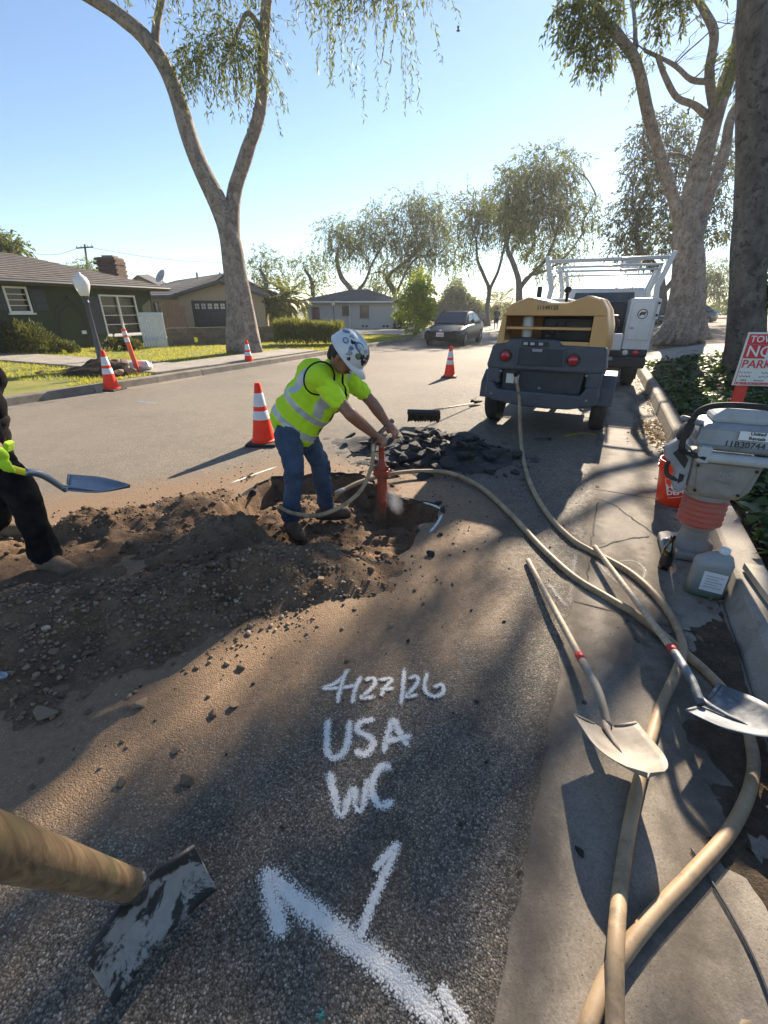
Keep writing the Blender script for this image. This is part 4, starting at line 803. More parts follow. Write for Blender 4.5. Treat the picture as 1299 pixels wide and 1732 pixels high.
far_tree('dense dark tree behind the broad right hand tree', 34, [(1120, 560), (1118, 500), (1112, 460)], .4, [([(1112, 465), (1085, 430), (1075, 400)], .2, 0), ([(1116, 470), (1140, 430), (1150, 390)], .22, 0), ([(1118, 500), (1150, 460), (1175, 430)], .2, 0)],
   [(1080, 250, 1.2), (1100, 220, 1.2), (1130, 210, 1.3), (1160, 230, 1.3), (1090, 290, 1.4), (1120, 280, 1.5), (1150, 290, 1.5), (1190, 280, 1.3), (1220, 300, 1.3), (1060, 340, 1.2), (1090, 340, 1.5), (1120, 350, 1.5), (1210, 350, 1.4), (1180, 340, 1.4), (1050, 380, 1.1), (1075, 390, 1.4), (1110, 400, 1.5), (1150, 400, 1.3), (1200, 390, 1.2), (1225, 260, 1.0), (1050, 420, .9), (1090, 430, 1.1), (1230, 390, .9)], seed=15, leaf='leaf_dark', ll=.24, lw=.04, dens=55, L=.7, droop=.5)
far_tree('pale distant tree seen right of the broad tree', 55, [(1190, 545), (1192, 500)], .3, [], [(1190, 465, 1.5), (1210, 455, 1.6), (1230, 470, 1.4), (1200, 490, 1.3), (1225, 495, 1.2), (1180, 490, 1.0)], seed=16, dens=45)
far_tree('round leafy tree behind the tan house', 46, [(450, 540), (450, 480)], .3, [([(450, 480), (440, 455)], .15, 0)], [(440, 440, 1.4), (465, 440, 1.4), (430, 460, 1.2), (455, 465, 1.5), (478, 465, 1.2), (445, 480, 1.2)], seed=17, leaf='leaf_olive', L=.6, droop=.4, name='garden_tree', group='trees behind the houses')
far_tree('loose leafy tree right of the palm trees', 50, [(530, 540), (528, 480)], .3, [([(528, 480), (515, 455)], .15, 0)], [(510, 445, 1.3), (530, 435, 1.4), (545, 455, 1.3), (520, 470, 1.3), (550, 480, 1.0), (505, 480, .9), (535, 490, 1.0)], seed=18, leaf='leaf_far', L=.7, droop=.5, name='garden_tree', group='trees behind the houses')
far_tree('tree top showing above the left end of the green roof', 32, [(5, 520), (5, 450)], .25, [], [(0, 415, 1.2), (20, 418, .9), (-25, 420, 1.5), (5, 432, 1.0)], seed=19, leaf='leaf_olive', ll=.2, lw=.05, dens=150, L=.4, droop=.3, name='garden_tree', group='trees behind the houses')
far_tree('small dark tree beside the utility pole', 48, [(145, 520), (145, 470)], .2, [], [(135, 455, 1.0), (155, 452, .9), (165, 462, .8), (128, 462, .7)], seed=20, leaf='leaf_olive', ll=.25, dens=80, L=.5, droop=.3, name='garden_tree', group='trees behind the houses')
far_tree('pointed conifer far down the street', 70, [(772, 545), (772, 480)], .3, [], [(772, 478, .8), (768, 495, 1.3), (778, 500, 1.4), (760, 515, 1.5), (785, 515, 1.6), (772, 530, 1.9), (800, 520, 1.4), (750, 525, 1.4), (805, 535, 1.5)], seed=22, leaf='leaf_far', ll=.3, lw=.06, L=.6, droop=.3, dens=240, name='conifer', group=None)
far_tree('low leafy tree behind the grey house roof', 55, [(645, 545), (645, 500)], .3, [], [(625, 485, 1.4), (650, 480, 1.5), (670, 490, 1.3), (640, 500, 1.4), (600, 492, 1.2)], seed=23, leaf='leaf_olive', L=.5, droop=.3, dens=60, name='garden_tree', group='trees behind the houses')
# -- young lime-green tree at the kerb
far_tree('young bright yellow green tree on the far corner lawn', 27, [(703, 562), (704, 530), (706, 480)], .06, [([(704, 530), (692, 505)], .03, 0), ([(705, 520), (722, 495)], .03, 0)],
   [(708, 465, .45), (712, 485, .6), (698, 490, .55), (720, 500, .6), (688, 508, .55), (704, 510, .65), (722, 520, .6), (690, 528, .6), (708, 535, .6), (726, 535, .45), (680, 530, .35), (700, 550, .45), (716, 548, .4)], leaf='leaf_lime', ll=.13, lw=.045, seed=24, dens=300, L=.25, droop=.3, name='young_tree', group=None, bark='bark_pale')
# -- palms
def palm(px_, py0, py1, Y, seed, label, R=1.5, group='palms in front of the tan house', n=46):
    b = at(px_, py0, Y); t = thing('palm_tree', label, 'palm', b, 0, group); h = at(px_, py1, Y).z - b.z; g = random.Random(seed); m = MB()
    limb(m, [(0,0,0), (.03,0,h*.5), (0,.02,h)], .14, .11, 8, rough=.15); m.build('trunk', 'bark_grey', t, smooth=True); P_, D_, L_, W_ = [], [], [], []
    for k in range(n):
        a = g.uniform(0, 6.28); el = g.uniform(-.35, 1.25); d = Vector((math.cos(a)*math.cos(el), math.sin(a)*math.cos(el), math.sin(el))); p = Vector((0,0,h))
        for s in range(14):
            d = (d + Vector((0,0,-.10))).normalized(); p = p + d*(R/14)
            for sg in (-1, 1):
                side = d.cross(Vector((0,0,1))).normalized()*sg; q = (d*.75 + side*.7 + Vector((0,0,-.25))).normalized(); P_.append(p[:]); D_.append(q[:]); L_.append(.34*R*math.sin(math.pi*(s+2)/17)); W_.append(.036)
    leaf_obj('crown', leaf_quads(np.array(P_), np.array(D_), np.array(L_), np.array(W_), seed), 'leaf_palm', t); return t
palm(472, 556, 512, 29, 1, 'left of the two small palms before the tan house'); palm(492, 556, 505, 29.5, 2, 'right of the two small palms before the tan house', 1.6)
palm(840, 548, 515, 62, 3, 'distant palm at the end of the street', 2.6, None)
# -- shrubs
def shrub(name, label, c, r, n, mat, ll, lw, seed, up=.5, group=None):
    g = np.random.default_rng(seed); q = g.normal(size=(n, 3)); q /= np.linalg.norm(q, axis=1)[:,None]; q[:,2] = np.abs(q[:,2]); q *= (.55+.45*g.random((n, 1))**.5)*(1+.22*fbm(q[:,0]*3+seed, q[:,1]*3, q[:,2]*3, 2))[:,None]
    d = q + g.normal(0, .45, (n, 3)); d[:,2] += up; d /= np.linalg.norm(d, axis=1)[:,None]; t = thing(name, label, 'shrub', c, 0, group)
    leaf_obj('foliage', leaf_quads(q*np.array(r), d, ll*g.uniform(.6, 1.3, n), lw*g.uniform(.6, 1.3, n), seed), mat, t)
    m = MB()
    for k in range(6): a = k*1.05; limb(m, [(0,0,-.05), (math.cos(a)*r[0]*.3, math.sin(a)*r[1]*.3, r[2]*.4), (math.cos(a)*r[0]*.6, math.sin(a)*r[1]*.6, r[2]*.8)], .02, .008, 5)
    m.build('stem', 'wood_dark', t); return t
p = gp(55, 598, .15); shrub('shrub', 'bushy grey green shrub under the small window of the green house', p, (1.05, .6, .95), 4200, 'leaf_shrub', .13, .018, 1, .9)
for px_, py_, r, lab in ((118, 597, .35, 'small upright plant right of the big shrub'), (195, 592, .42, 'low plant under the left pane of the picture window'), (226, 592, .35, 'low plant under the right pane of the picture window')):
    p = gp(px_, py_, .15); shrub('plant', lab, p, (r, r*.8, r), 600, 'leaf_shrub', .10, .022, int(px_), .8, 'small plants along the green wall')
for px_, py_, r, lab in ((740, 552, 2.6, 'far low bush left of the conifer'), (800, 551, 2.2, 'far low bush right of the conifer'), (862, 550, 2.4, 'far low bush behind the second pedestrian'), (905, 550, 2.6, 'far low bush behind the compressor'), (1040, 549, 3.0, 'far low bush seen beside the ladder rack'), (1095, 549, 3.0, 'far low bush beyond the right walk'), (1215, 548, 2.6, 'far low bush behind the distant parked sedan'), (1270, 548, 3.0, 'far low bush behind the ivy clad trunk')):
    p = at(px_, py_, 74); p.z = -.3; shrub('bush', lab, p, (r*1.5, r, r*1.1), 1500, 'leaf_far', .42, .12, int(px_), .3, 'bushes at the end of the street')
hd = thing('hedge', 'long clipped grassy hedge in front of the block wall', 'hedge', gp(525, 583, .15)); g = np.random.default_rng(4); n = 9000; w3 = gp(582, 581, .15).x-gp(468, 583, .15).x
q = np.stack([g.uniform(-w3/2, w3/2, n), g.uniform(-.6, .6, n), g.random(n)**.6*.78], 1); q[:,2] *= 1+.15*fbm(q[:,0]*2, q[:,1], 0, 2); d = g.normal(0, .3, (n, 3)); d[:,2] += 1; d /= np.linalg.norm(d, axis=1)[:,None]
leaf_obj('foliage', leaf_quads(q, d, .2*g.uniform(.6, 1.3, n), .022*g.uniform(.6, 1.3, n), 3), 'leaf_palm', hd)
# -- ivy in the right bed and up the near trunk
def ivy(n, u0, u1, v0, v1, seed, bias=1.0):
    g = np.random.default_rng(seed); uu = g.uniform(u0, u1, n); vv = v0 + (v1-v0)*g.random(n)**bias; P_ = np.array([rd(a, b)[:] for a, b in zip(uu, vv)])
    hm = .08 + .17*np.clip(.5+fbm(P_[:,0]*1.6, P_[:,1]*1.6, 3, 3), 0, 1.2)*np.clip((vv-v0)/.5+.15, 0, 1); P_[:,2] = bed_z(uu, vv) + hm*g.random(n)**.4
    k = (fbm(P_[:,0]*2.3, P_[:,1]*2.3, 9, 2) > -.75) ; P_ = P_[k]; m = len(P_)
    d = g.normal(0, 1, (m, 3)); d[:,2] = g.normal(-.1, .35, m); d /= np.linalg.norm(d, axis=1)[:,None]; return P_, d
P_, D_ = ivy(26000, -1.5, 13.2, VR+.03, VR+4.8, 3, 1.25); n = len(P_)
def ivy_leaves(P_, D_, seed, s0=.075):
    """lobed leaf: six corners, faces the sky"""
    g = np.random.default_rng(seed); n = len(P_); up = np.array([0, 0, 1.0]) + g.normal(0, .38, (n, 3)); S_ = np.cross(D_, up); S_ /= np.linalg.norm(S_, axis=1)[:,None]; s = (s0*g.uniform(.55, 1.35, n))[:,None]
    dn = np.cross(S_, D_); V = np.stack([P_, P_ + S_*s*.55 + D_*s*.1, P_ + S_*s*.35 + D_*s*.55 - dn*s*.08, P_ + D_*s*1.05 - dn*s*.2, P_ - S_*s*.35 + D_*s*.55 - dn*s*.08, P_ - S_*s*.55 + D_*s*.1], 1)
    i = (np.arange(n)*6)[:,None]; Fq = np.concatenate([i+np.array([[0, 1, 2]]), i+np.array([[0, 2, 3]]), i+np.array([[0, 3, 4]]), i+np.array([[0, 4, 5]])]); return V.reshape(-1, 3), Fq
V, Fq = ivy_leaves(P_, D_, 4); o = finish('ivy', np_mesh('ivy', V, Fq), 'leaf_ivy'); tag(o, 'glossy dark ivy covering the bed beside the right kerb', 'ivy', kind='stuff')
g = np.random.default_rng(9); n = 2600; hh = g.random(n)**1.6*2.6; a = g.uniform(0, 6.28, n); base = at(1262, 640, 9.5); r = np.interp(hh, [0, .3, .8, 2.4], [.70, .52, .41, .35])
P_ = np.stack([base.x+np.cos(a)*r, 9.5+np.sin(a)*r, base.z+hh], 1); k = fbm(P_[:,0]*2.5, P_[:,1]*2.5, P_[:,2]*1.6, 2) > -.15+.25*(hh/3.2); P_ = P_[k]; D_ = g.normal(0, .5, (len(P_), 3)); D_[:,2] -= .5; D_ /= np.linalg.norm(D_, axis=1)[:,None]
V, Fq = ivy_leaves(P_, D_, 5, .12); o = finish('climbing_ivy', np_mesh('climbing_ivy', V, Fq), 'leaf_ivy'); tag(o, 'ivy climbing the thick trunk at the right edge', 'ivy', kind='stuff')
# dead leaves in the gutter
g = np.random.default_rng(12); n = 900; uu = np.concatenate([g.normal(5.6, .45, 500), g.uniform(-1, 16, 400)]); vv = np.concatenate([GW - np.abs(g.normal(0, .16, 500)), GW-.02-np.abs(g.normal(0, .10, 400))]); P_ = np.array([rd(a, b)[:] for a, b in zip(uu, vv)]); P_[:,2] = .008+.012*g.random(n); D_ = g.normal(0, 1, (n, 3)); D_[:,2] *= .15; D_ /= np.linalg.norm(D_, axis=1)[:,None]
o = leaf_obj('leaf_litter', leaf_quads(P_, D_, g.uniform(.025, .07, n), g.uniform(.006, .016, n), 3), 'leaf_litter'); tag(o, 'dry leaves gathered in the gutter along the kerb', 'dead leaves', kind='stuff')
# ================================================================== HOUSES AND FAR STREET
def hit(px, py, O, n):                         # a line of sight meets the plane through O with normal n
    r = ray(px, py); C = Vector((0, 0, CAM_H)); t = (O-C).dot(n)/r.dot(n); return C + r*t
class Face:
    """a wall plane: s along, z up, d outwards (towards the viewer)"""
    def __init__(f, a, b):
        f.a = Vector((a[0], a[1], 0)); d = Vector((b[0]-a[0], b[1]-a[1], 0)); f.L = d.length; f.t = d.normalized(); f.n = Vector((f.t.y, -f.t.x, 0))
        if f.n.dot(f.a) > 0: f.n = -f.n
    def sz(f, px, py): p = hit(px, py, f.a, f.n); return (p-f.a).dot(f.t), p.z
    def p(f, s, z, d=0): return f.a + f.t*s + f.n*d + Vector((0, 0, z))
    def fn(f): return lambda a, b, d: f.p(a, b, d)
def rect(m, F, s0, s1, z0, z1, d0, d1): m.prism([(s0, z0), (s1, z0), (s1, z1), (s0, z1)], F.fn(), d0, d1)
def wall_with_holes(m, F, s0, s1, z0, z1, holes, th=.16):
    ss = sorted({s0, s1, *[h[0] for h in holes], *[h[1] for h in holes]}); zs = sorted({z0, z1, *[h[2] for h in holes], *[h[3] for h in holes]})
    for a, b in zip(ss, ss[1:]):
        for c, d in zip(zs, zs[1:]):
            ms, mz = (a+b)/2, (c+d)/2
            if any(h[0] < ms < h[1] and h[2] < mz < h[3] for h in holes): continue
            m.add([F.p(a, c), F.p(b, c), F.p(b, d), F.p(a, d)], [(0, 1, 2, 3)])
    for h in holes:
        q = [(h[0], h[2]), (h[1], h[2]), (h[1], h[3]), (h[0], h[3])]
        for (a, b), (c, d) in zip(q, q[1:]+q[:1]): m.add([F.p(a, b), F.p(c, d), F.p(c, d, -th), F.p(a, b, -th)], [(0, 1, 2, 3)])
def window(par, F, h, mull=1, sill=True, bars=0, frame='white_trim', fw=.06, curtain=True, rails=0):
    M_ = Matrix.Translation(-par.location); w_ = None
    m = MB(); m.M = M_; s0, s1, z0, z1 = h
    for a, b, c, d in ((s0-fw, s1+fw, z1, z1+fw), (s0-fw, s1+fw, z0-fw, z0), (s0-fw, s0, z0, z1), (s1, s1+fw, z0, z1)): rect(m, F, a, b, c, d, -.05, .035)
    for k in range(1, mull+1): x = s0+(s1-s0)*k/(mull+1); rect(m, F, x-.035, x+.035, z0, z1, -.06, .02)
    for k in range(1, rails+1): z = z0+(z1-z0)*k/(rails+1); rect(m, F, s0, s1, z-.012, z+.012, -.07, -.03)
    wo = m.build('window', frame, par)
    m = MB(); m.M = M_; m.add([F.p(s0, z0, -.08), F.p(s1, z0, -.08), F.p(s1, z1, -.08), F.p(s0, z1, -.08)], [(0,1,2,3)]); m.build('pane', 'window_glass' if curtain else 'window_dark', wo, fixn=False)
    if curtain:
        m = MB(); m.M = M_; n = 28
        for k in range(n): a, b = s0+(s1-s0)*k/n, s0+(s1-s0)*(k+1)/n; m.add([F.p(a, z0, -.15-.02*(k % 2)), F.p(b, z0, -.15-.02*((k+1) % 2)), F.p(b, z1, -.15-.02*((k+1) % 2)), F.p(a, z1, -.15-.02*(k % 2))], [(0,1,2,3)])
        m.build('curtain', 'curtain', wo, fixn=False)
    if sill: m = MB(); m.M = M_; rect(m, F, s0-fw-.05, s1+fw+.05, z0-fw-.05, z0-fw, -.02, .09); m.build('sill', frame, wo)
    if bars:
        for k in range(bars): m = MB(); m.M = M_; x = s0+(s1-s0)*(k+.5)/bars; rect(m, F, x-.012, x+.012, z0, z1, .02, .04); m.build('bar', 'iron', wo)
    return wo
def hip_roof(par, corners, z, ridge_a, ridge_b, mat, over=0.0, th=.14):
    """corners: four (x, y) in order front-left, front-right, back-right, back-left; ridge from a to b"""
    M_ = Matrix.Translation(-par.location); m = MB(); m.M = M_; c = [Vector((p[0], p[1], z)) for p in corners]; lo = [p-Vector((0,0,th)) for p in c]; ra, rb = Vector(ridge_a), Vector(ridge_b)
    m.add(c+[ra, rb]+lo, [(0,1,5,4),(1,2,5),(2,3,4,5),(3,0,4),(0,6,7,1),(1,7,8,2),(2,8,9,3),(3,9,6,0),(9,8,7,6)]); return m.build('roof', mat, par)
def shingle_rows(roof, par, c0, c1, r0, r1, mat, rows=14, step=.33, limit=280, seed=1):
    """courses of shingles on one roof slope, eave c0-c1, ridge r0-r1"""
    c0, c1, r0, r1 = map(Vector, (c0, c1, r0, r1)); n = (c1-c0).cross(r0-c0).normalized(); n = n if n.z > 0 else -n; g = random.Random(seed); m0 = MB(); k = 0
    me = None
    for i in range(rows):
        a0, a1 = c0.lerp(r0, i/rows), c1.lerp(r1, i/rows); b0, b1 = c0.lerp(r0, (i+1)/rows), c1.lerp(r1, (i+1)/rows); L = (a1-a0).length; nn = max(1, int(L/step))
        m0.add([a0+n*.022, a1+n*.022, b1+n*.004, b0+n*.004, a0, a1], [(0,1,2,3), (4,5,1,0)])
    m0.M = Matrix.Identity(4); m0.v = [tuple(Vector(q)-par.location) for q in m0.v]; o = m0.build('shingle_courses', mat, roof); o['kind'] = 'stuff'; return o
# ---------------- green house
FA = Face((-13.6, 11.9), (-10.15, 21.2)); LA = FA.L; ZE = 2.36; base = FA.p(LA, 0); hA = thing('green_house', 'dark green stucco house with brown hip roof and brick chimney', 'house', FA.p(LA, .1))
def box_h(F, a, b, c, d): (s0, z1), (s1, z0) = F.sz(a, b), F.sz(c, d); return (s0, s1, z0, z1)
w1 = box_h(FA, 6, 487, 52, 526); w2 = box_h(FA, 168, 501, 238, 562)
Ml = Matrix.Translation(-hA.location); m = MB(); m.M = Ml; wall_with_holes(m, FA, 0, LA, -.1, ZE-.1, [w1, w2]); DB = 7.0
bk = lambda s, d, z: FA.p(s, z, -d)
m.add([bk(LA,0,-.1), bk(LA,DB,-.1), bk(LA,DB,ZE-.1), bk(LA,0,ZE-.1), bk(0,0,-.1), bk(0,DB,-.1), bk(0,DB,ZE-.1), bk(0,0,ZE-.1)], [(0,1,2,3), (4,5,6,7), (1,5,6,2)]); m.build('wall', 'stucco_green', hA, fixn=False)
o_ = .55; cs = [bk(-o_, -o_, 0), bk(LA+o_, -o_, 0), bk(LA+o_, DB+o_, 0), bk(-o_, DB+o_, 0)]; ra, rb = bk(4, DB/2, 3.46), bk(LA-3.0, DB/2, 3.46); rf = hip_roof(hA, cs, ZE, ra, rb, 'shingle')
c3 = [Vector((p.x, p.y, ZE)) for p in cs]; shingle_rows(rf, hA, c3[0], c3[1], ra, rb, 'shingle'); shingle_rows(rf, hA, c3[1], c3[2], rb, rb, 'shingle')
m = MB(); m.M = Ml; m.tube([bk(-o_, -o_-.05, ZE-.06), bk(LA+o_, -o_-.05, ZE-.06)], .06, 8); m.tube([bk(LA-.12, -.1, ZE-.15), bk(LA-.12, -.06, .15)], .04, 8); m.build('gutter_pipe', 'dark_trim', hA)
window(hA, FA, w1, 0, rails=3); window(hA, FA, w2, 1, rails=3)
for s0, s1, w_ in ((w1[0]-.62, w1[0]-.1, w1), (w1[1]+.1, w1[1]+.62, w1), (w2[0]-.62, w2[0]-.1, w2)):
    m = MB(); m.M = Ml; rect(m, FA, s0, s1, w_[2], w_[3], .005, .04); sh_ = m.build('shutter', 'shutter', hA)
    for k in range(3):
        za = w_[2]+(w_[3]-w_[2])*(k+.12)/3; zb = w_[2]+(w_[3]-w_[2])*(k+.88)/3; m = MB(); m.M = Ml; rect(m, FA, s0+.08, s1-.08, za, zb, .04, .055); m.build('shutter_panel', 'shutter', sh_, bevel=.012)
s_, z_ = FA.sz(142, 562); m = MB(); m.M = Ml; rect(m, FA, s_-.09, s_+.09, z_-.06, z_+.06, 0, .03); m.build('vent', 'white_trim', hA)
# iron arch on the wall
m = MB(); arch = [(97, 590), (93, 550), (91, 525), (94, 517), (103, 514), (108, 508), (110, 500), (113, 508), (122, 512), (134, 517), (145, 526), (152, 545), (158, 585)]; inn = [(104, 590), (100, 550), (99, 530), (104, 522), (112, 517), (122, 518), (132, 524), (140, 532), (146, 548), (150, 585)]
tr = thing('iron_arch', 'black iron garden arch standing against the green wall', 'trellis', FA.p(FA.sz(125, 560)[0], .1, .06)); m.M = Matrix.Translation(-tr.location)
for path in (arch, inn): m.tube([FA.p(*FA.sz(*p), .08) for p in path], .014, 6)
for (a, b) in zip(arch[::2], inn[::2]): m.tube([FA.p(*FA.sz(*a), .08), FA.p(*FA.sz(*b), .08)], .01, 5)
m.build('hoop', 'iron', tr)
# chimney of brick
cp = at(196, 478, 23.3); cw_ = .86; hgt = at(196, 436, 23.3).z-cp.z+1.0; rows = int(hgt/.09); me_b = None
m = MB(); m.box((0,0,hgt/2), (cw_-.06, cw_-.06, hgt)); m.box((0,0,hgt+.03), (.5, .5, .1)); ch = m.build('chimney', 'concrete_dark', hA); ch.location = Vector((cp.x, cp.y, cp.z-1.0)) - hA.location; ch['label'] = 'brown brick chimney above the green house roof'
for i in range(rows):
    for f in (0, 1, 3):
        for k in range(4):
            if me_b is None:
                mb = MB(); mb.box((0,0,0), (.205, .1, .078)); me_b = bpy.data.meshes.new('brick'); me_b.from_pydata(mb.v, [], mb.f); me_b.materials.append(MAT['brick'])
            if len(ch.children) >= 298: continue
            s0 = -cw_/2+cw_*k/4 - (.107 if i % 2 else 0); b_ = bpy.data.objects.new('brick', me_b); COL.objects.link(b_); b_.parent = ch
            b_.location = (Rz(f*math.pi/2) @ Vector((s0+.107, -cw_/2+.04, 0)))*(1.08 if i == rows-3 else 1.0) + Vector((0, 0, i*.09+.045)); b_.rotation_euler = (0, 0, f*math.pi/2)
# white board fence, wooden gate, block wall
def boards(name, label, a, b, zt, n, mat, w_gap=.012, pointed=False, th=.03):
    F = Face(a, b); t = thing(name, label, 'fence', F.p(F.L/2, .1)); M_ = Matrix.Translation(-t.location); wd = F.L/n
    for k in range(n):
        m = MB(); m.M = M_; h = zt(k/max(1, n-1)); poly = [(k*wd+w_gap/2, .1), ((k+1)*wd-w_gap/2, .1), ((k+1)*wd-w_gap/2, h-(.06 if pointed else 0))] + ([((k+.5)*wd, h)] if pointed else []) + [(k*wd+w_gap/2, h-(.06 if pointed else .01*(k % 2)))]; m.prism(poly, F.fn(), 0, th); m.build('board', mat, t)
    m = MB(); m.M = M_
    for z in (.45, 1.3): rect(m, F, 0, F.L, z, z+.09, -.05, -.003)
    m.build('rail', mat, t); return t
q0, q1 = gp(245, 590, .1), gp(286, 589, .1); za, zb = at(243, 530, q0.y).z, at(279, 531, q1.y).z
boards('white_fence', 'white painted board fence beside the green house', q0, q1, lambda t: za+(zb-za)*t, 9, 'white_board')
q2, q3 = at(283, 585, 22.6), at(324, 585, 24.0); boards('wooden_gate', 'dark wooden gate between the white fence and the tan house', q2, q3, lambda t: 1.62+.28*math.sin(math.pi*min(1, t*1.1)), 9, 'wood_dark')
def block_wall(label, a, b, zt, rows):
    F = Face(a, b); t = thing('block_wall', label, 'wall', F.p(F.L/2, .05)); M_ = Matrix.Translation(-t.location); h = (zt-.05)/rows; bl = .40; me = None
    m = MB(); m.M = M_; rect(m, F, 0, F.L, .05, zt-.004, -.16, -.012); m.build('mortar', 'concrete_dark', t)
    for i in range(rows):
        s = -(i % 2)*bl/2
        while s < F.L-.02:
            s0, s1 = max(0, s), min(F.L, s+bl); 
            if s1-s0 > .05: m = MB(); m.M = M_; rect(m, F, s0+.006, s1-.006, .05+i*h+.005, .05+(i+1)*h-.005, -.14, .0); m.build('block', 'block', t)
            s += bl
    return t
q4, q5 = gp(286, 588, .1), gp(472, 580, .1); block_wall('low brown concrete block wall behind the left lawn', q4, q5, at(300, 555, q4.y).z, 5)
# ---------------- tan house with garage
FB = Face(at(311, 560, 27), at(452, 560, 27.8)); hB = thing('tan_house', 'tan stucco house with black garage door and grey gable roof', 'house', FB.p(0, .1)); Mb = Matrix.Translation(-hB.location); LB = FB.L
eL, pk = FB.sz(316, 500)[1], FB.sz(383, 478)[1]; gd = box_h(FB, 326, 511, 418, 556)
m = MB(); m.M = Mb; wall_with_holes(m, FB, 0, LB, -.1, eL, [(gd[0], gd[1], -.1+.001, gd[3])], .2); m.add([FB.p(0, eL), FB.p(LB, eL), FB.p(LB/2, pk)], [(0,1,2)]); DBk = 9
fb = lambda s, d, z: FB.p(s, z, -d)
sl0 = box_h(Face(FB.p(0,0)[:2], fb(0, DBk, 0)[:2]), 258, 512, 270, 530)
m.add([fb(0,0,-.1), fb(0,DBk,-.1), fb(0,DBk,eL), fb(0,0,eL), fb(LB,0,-.1), fb(LB,DBk,-.1), fb(LB,DBk,eL), fb(LB,0,eL)], [(0,1,2,3), (4,5,6,7)]); m.build('wall', 'stucco_tan', hB, fixn=False)
# left wing running back towards the fence
FW = Face(at(238, 560, 29.5), at(313, 560, 27.6)); m = MB(); m.M = Mb; wl = box_h(FW, 257, 512, 270, 530); wall_with_holes(m, FW, 0, FW.L, -.1, eL+.03, [wl]); m.build('wall', 'stucco_tan', hB, fixn=False); window(hB, FW, wl, 0, curtain=False, frame='dark_trim', fw=.05)
def slope_panel(name, par, pts, th, mat, M_): m = MB(); m.M = M_; n = len(pts); v = [Vector(p) for p in pts]; m.add(v+[p-Vector((0,0,th)) for p in v], [tuple(range(n)), tuple(range(2*n-1, n-1, -1))]+[(i, n+i, n+(i+1) % n, (i+1) % n) for i in range(n)]); return m.build(name, mat, par)
ov = .35; zo = (pk-eL)/(LB/2)*ov
ro = slope_panel('roof', hB, [fb(-ov, -ov, eL-zo+.1), fb(LB/2, -ov, pk+.1), fb(LB/2, DBk, pk+.1), fb(-ov, DBk, eL-zo+.1)], .16, 'shingle_grey', Mb); shingle_rows(ro, hB, fb(-ov, -ov, eL-zo+.1), fb(-ov, DBk, eL-zo+.1), fb(LB/2, -ov, pk+.1), fb(LB/2, DBk, pk+.1), 'shingle_grey', 10)
slope_panel('roof', hB, [fb(LB/2+.004, -ov, pk+.1), fb(LB+ov, -ov, eL-zo+.1), fb(LB+ov, DBk, eL-zo+.1), fb(LB/2+.004, DBk, pk+.1)], .16, 'shingle_grey', Mb)
# main roof behind, running along the wing, and its right hand gable
a0 = FW.p(-.5, eL+.02, .5); a1 = FW.p(FW.L+.3, eL+.02, .5); r0 = at(232, 485, 33.5); r1 = at(385, 461, 33.0); r1b = at(455, 490, 30.5)
r2_ = slope_panel('roof', hB, [a0, a1, r1, at(300, 474, 33.5)], .14, 'shingle_grey', Mb); shingle_rows(r2_, hB, a0, a1, at(300, 474, 33.5), r1, 'shingle_grey', 12)
m = MB(); m.M = Mb; g0, g1, g2 = at(384, 463, 32.6), at(432, 483, 31.0), at(384, 520, 32.6); m.add([g0, at(470, 499, 31.0), at(470, 560, 31.0), at(340, 560, 32.6), at(340, 480, 32.6)], [(0,1,2,3,4)]); m.build('wall', 'stucco_tan', hB, fixn=False)
slope_panel('roof', hB, [at(383, 460, 32.4), at(474, 498, 30.6), at(474, 497, 34.5), at(384, 459, 36)], .14, 'shingle_grey', Mb)
# small rear gable with its own roof
m = MB(); m.M = Mb; m.add([at(216, 479, 36), at(234, 467, 36), at(262, 480, 36), at(262, 500, 36), at(216, 500, 36)], [(0,1,2,3,4)]); m.build('wall', 'stucco_tan', hB, fixn=False)
slope_panel('roof', hB, [at(232, 465, 35.8), at(265, 481, 35.8), at(285, 480, 39), at(250, 464, 39)], .16, 'shingle_grey', Mb); slope_panel('roof', hB, [at(232, 465, 35.8), at(213, 481, 35.8), at(216, 481, 39), at(236, 465, 39)], .16, 'dark_trim', Mb)
# garage door: panels and a row of panes
dr_ = MB(); dr_.M = Mb; rect(dr_, FB, gd[0], gd[1], -.05, gd[3], -.16, -.12); gdo = dr_.build('garage_door', 'garage_door', hB)
m = MB(); m.M = Mb
for a, b, c, d in ((gd[0]-.08, gd[0], -.05, gd[3]+.08), (gd[1], gd[1]+.08, -.05, gd[3]+.08), (gd[0], gd[1], gd[3], gd[3]+.08)): rect(m, FB, a, b, c, d, -.1, .03)
m.build('door_trim', 'dark_trim', hB)
nc, nr = 8, 4; cw2, rh = (gd[1]-gd[0])/nc, (gd[3]-.0)/nr
for i in range(nr):
    for k in range(nc):
        m = MB(); m.M = Mb; s0 = gd[0]+k*cw2; z0 = .02+i*rh
        if i < nr-1: rect(m, FB, s0+.05, s0+cw2-.05, z0+.06, z0+rh-.06, -.12, -.10); m.build('door_panel', 'garage_door', gdo, bevel=.015)
        else:
            rect(m, FB, s0+.06, s0+cw2-.06, z0+.1, z0+rh-.09, -.12, -.108); m.build('pane', 'lamp_clear', gdo)
            m = MB(); m.M = Mb; rect(m, FB, s0+cw2/2-.012, s0+cw2/2+.012, z0+.1, z0+rh-.09, -.107, -.098); rect(m, FB, s0+.06, s0+cw2-.06, z0+rh/2-.012, z0+rh/2+.012, -.106, -.097); m.build('muntin', 'garage_door', gdo)
FR = Face(at(441, 545, 30.9), at(472, 545, 30.9)); wr_ = box_h(FR, 443, 510, 463, 525); window(hB, FR, wr_, 0, curtain=False)
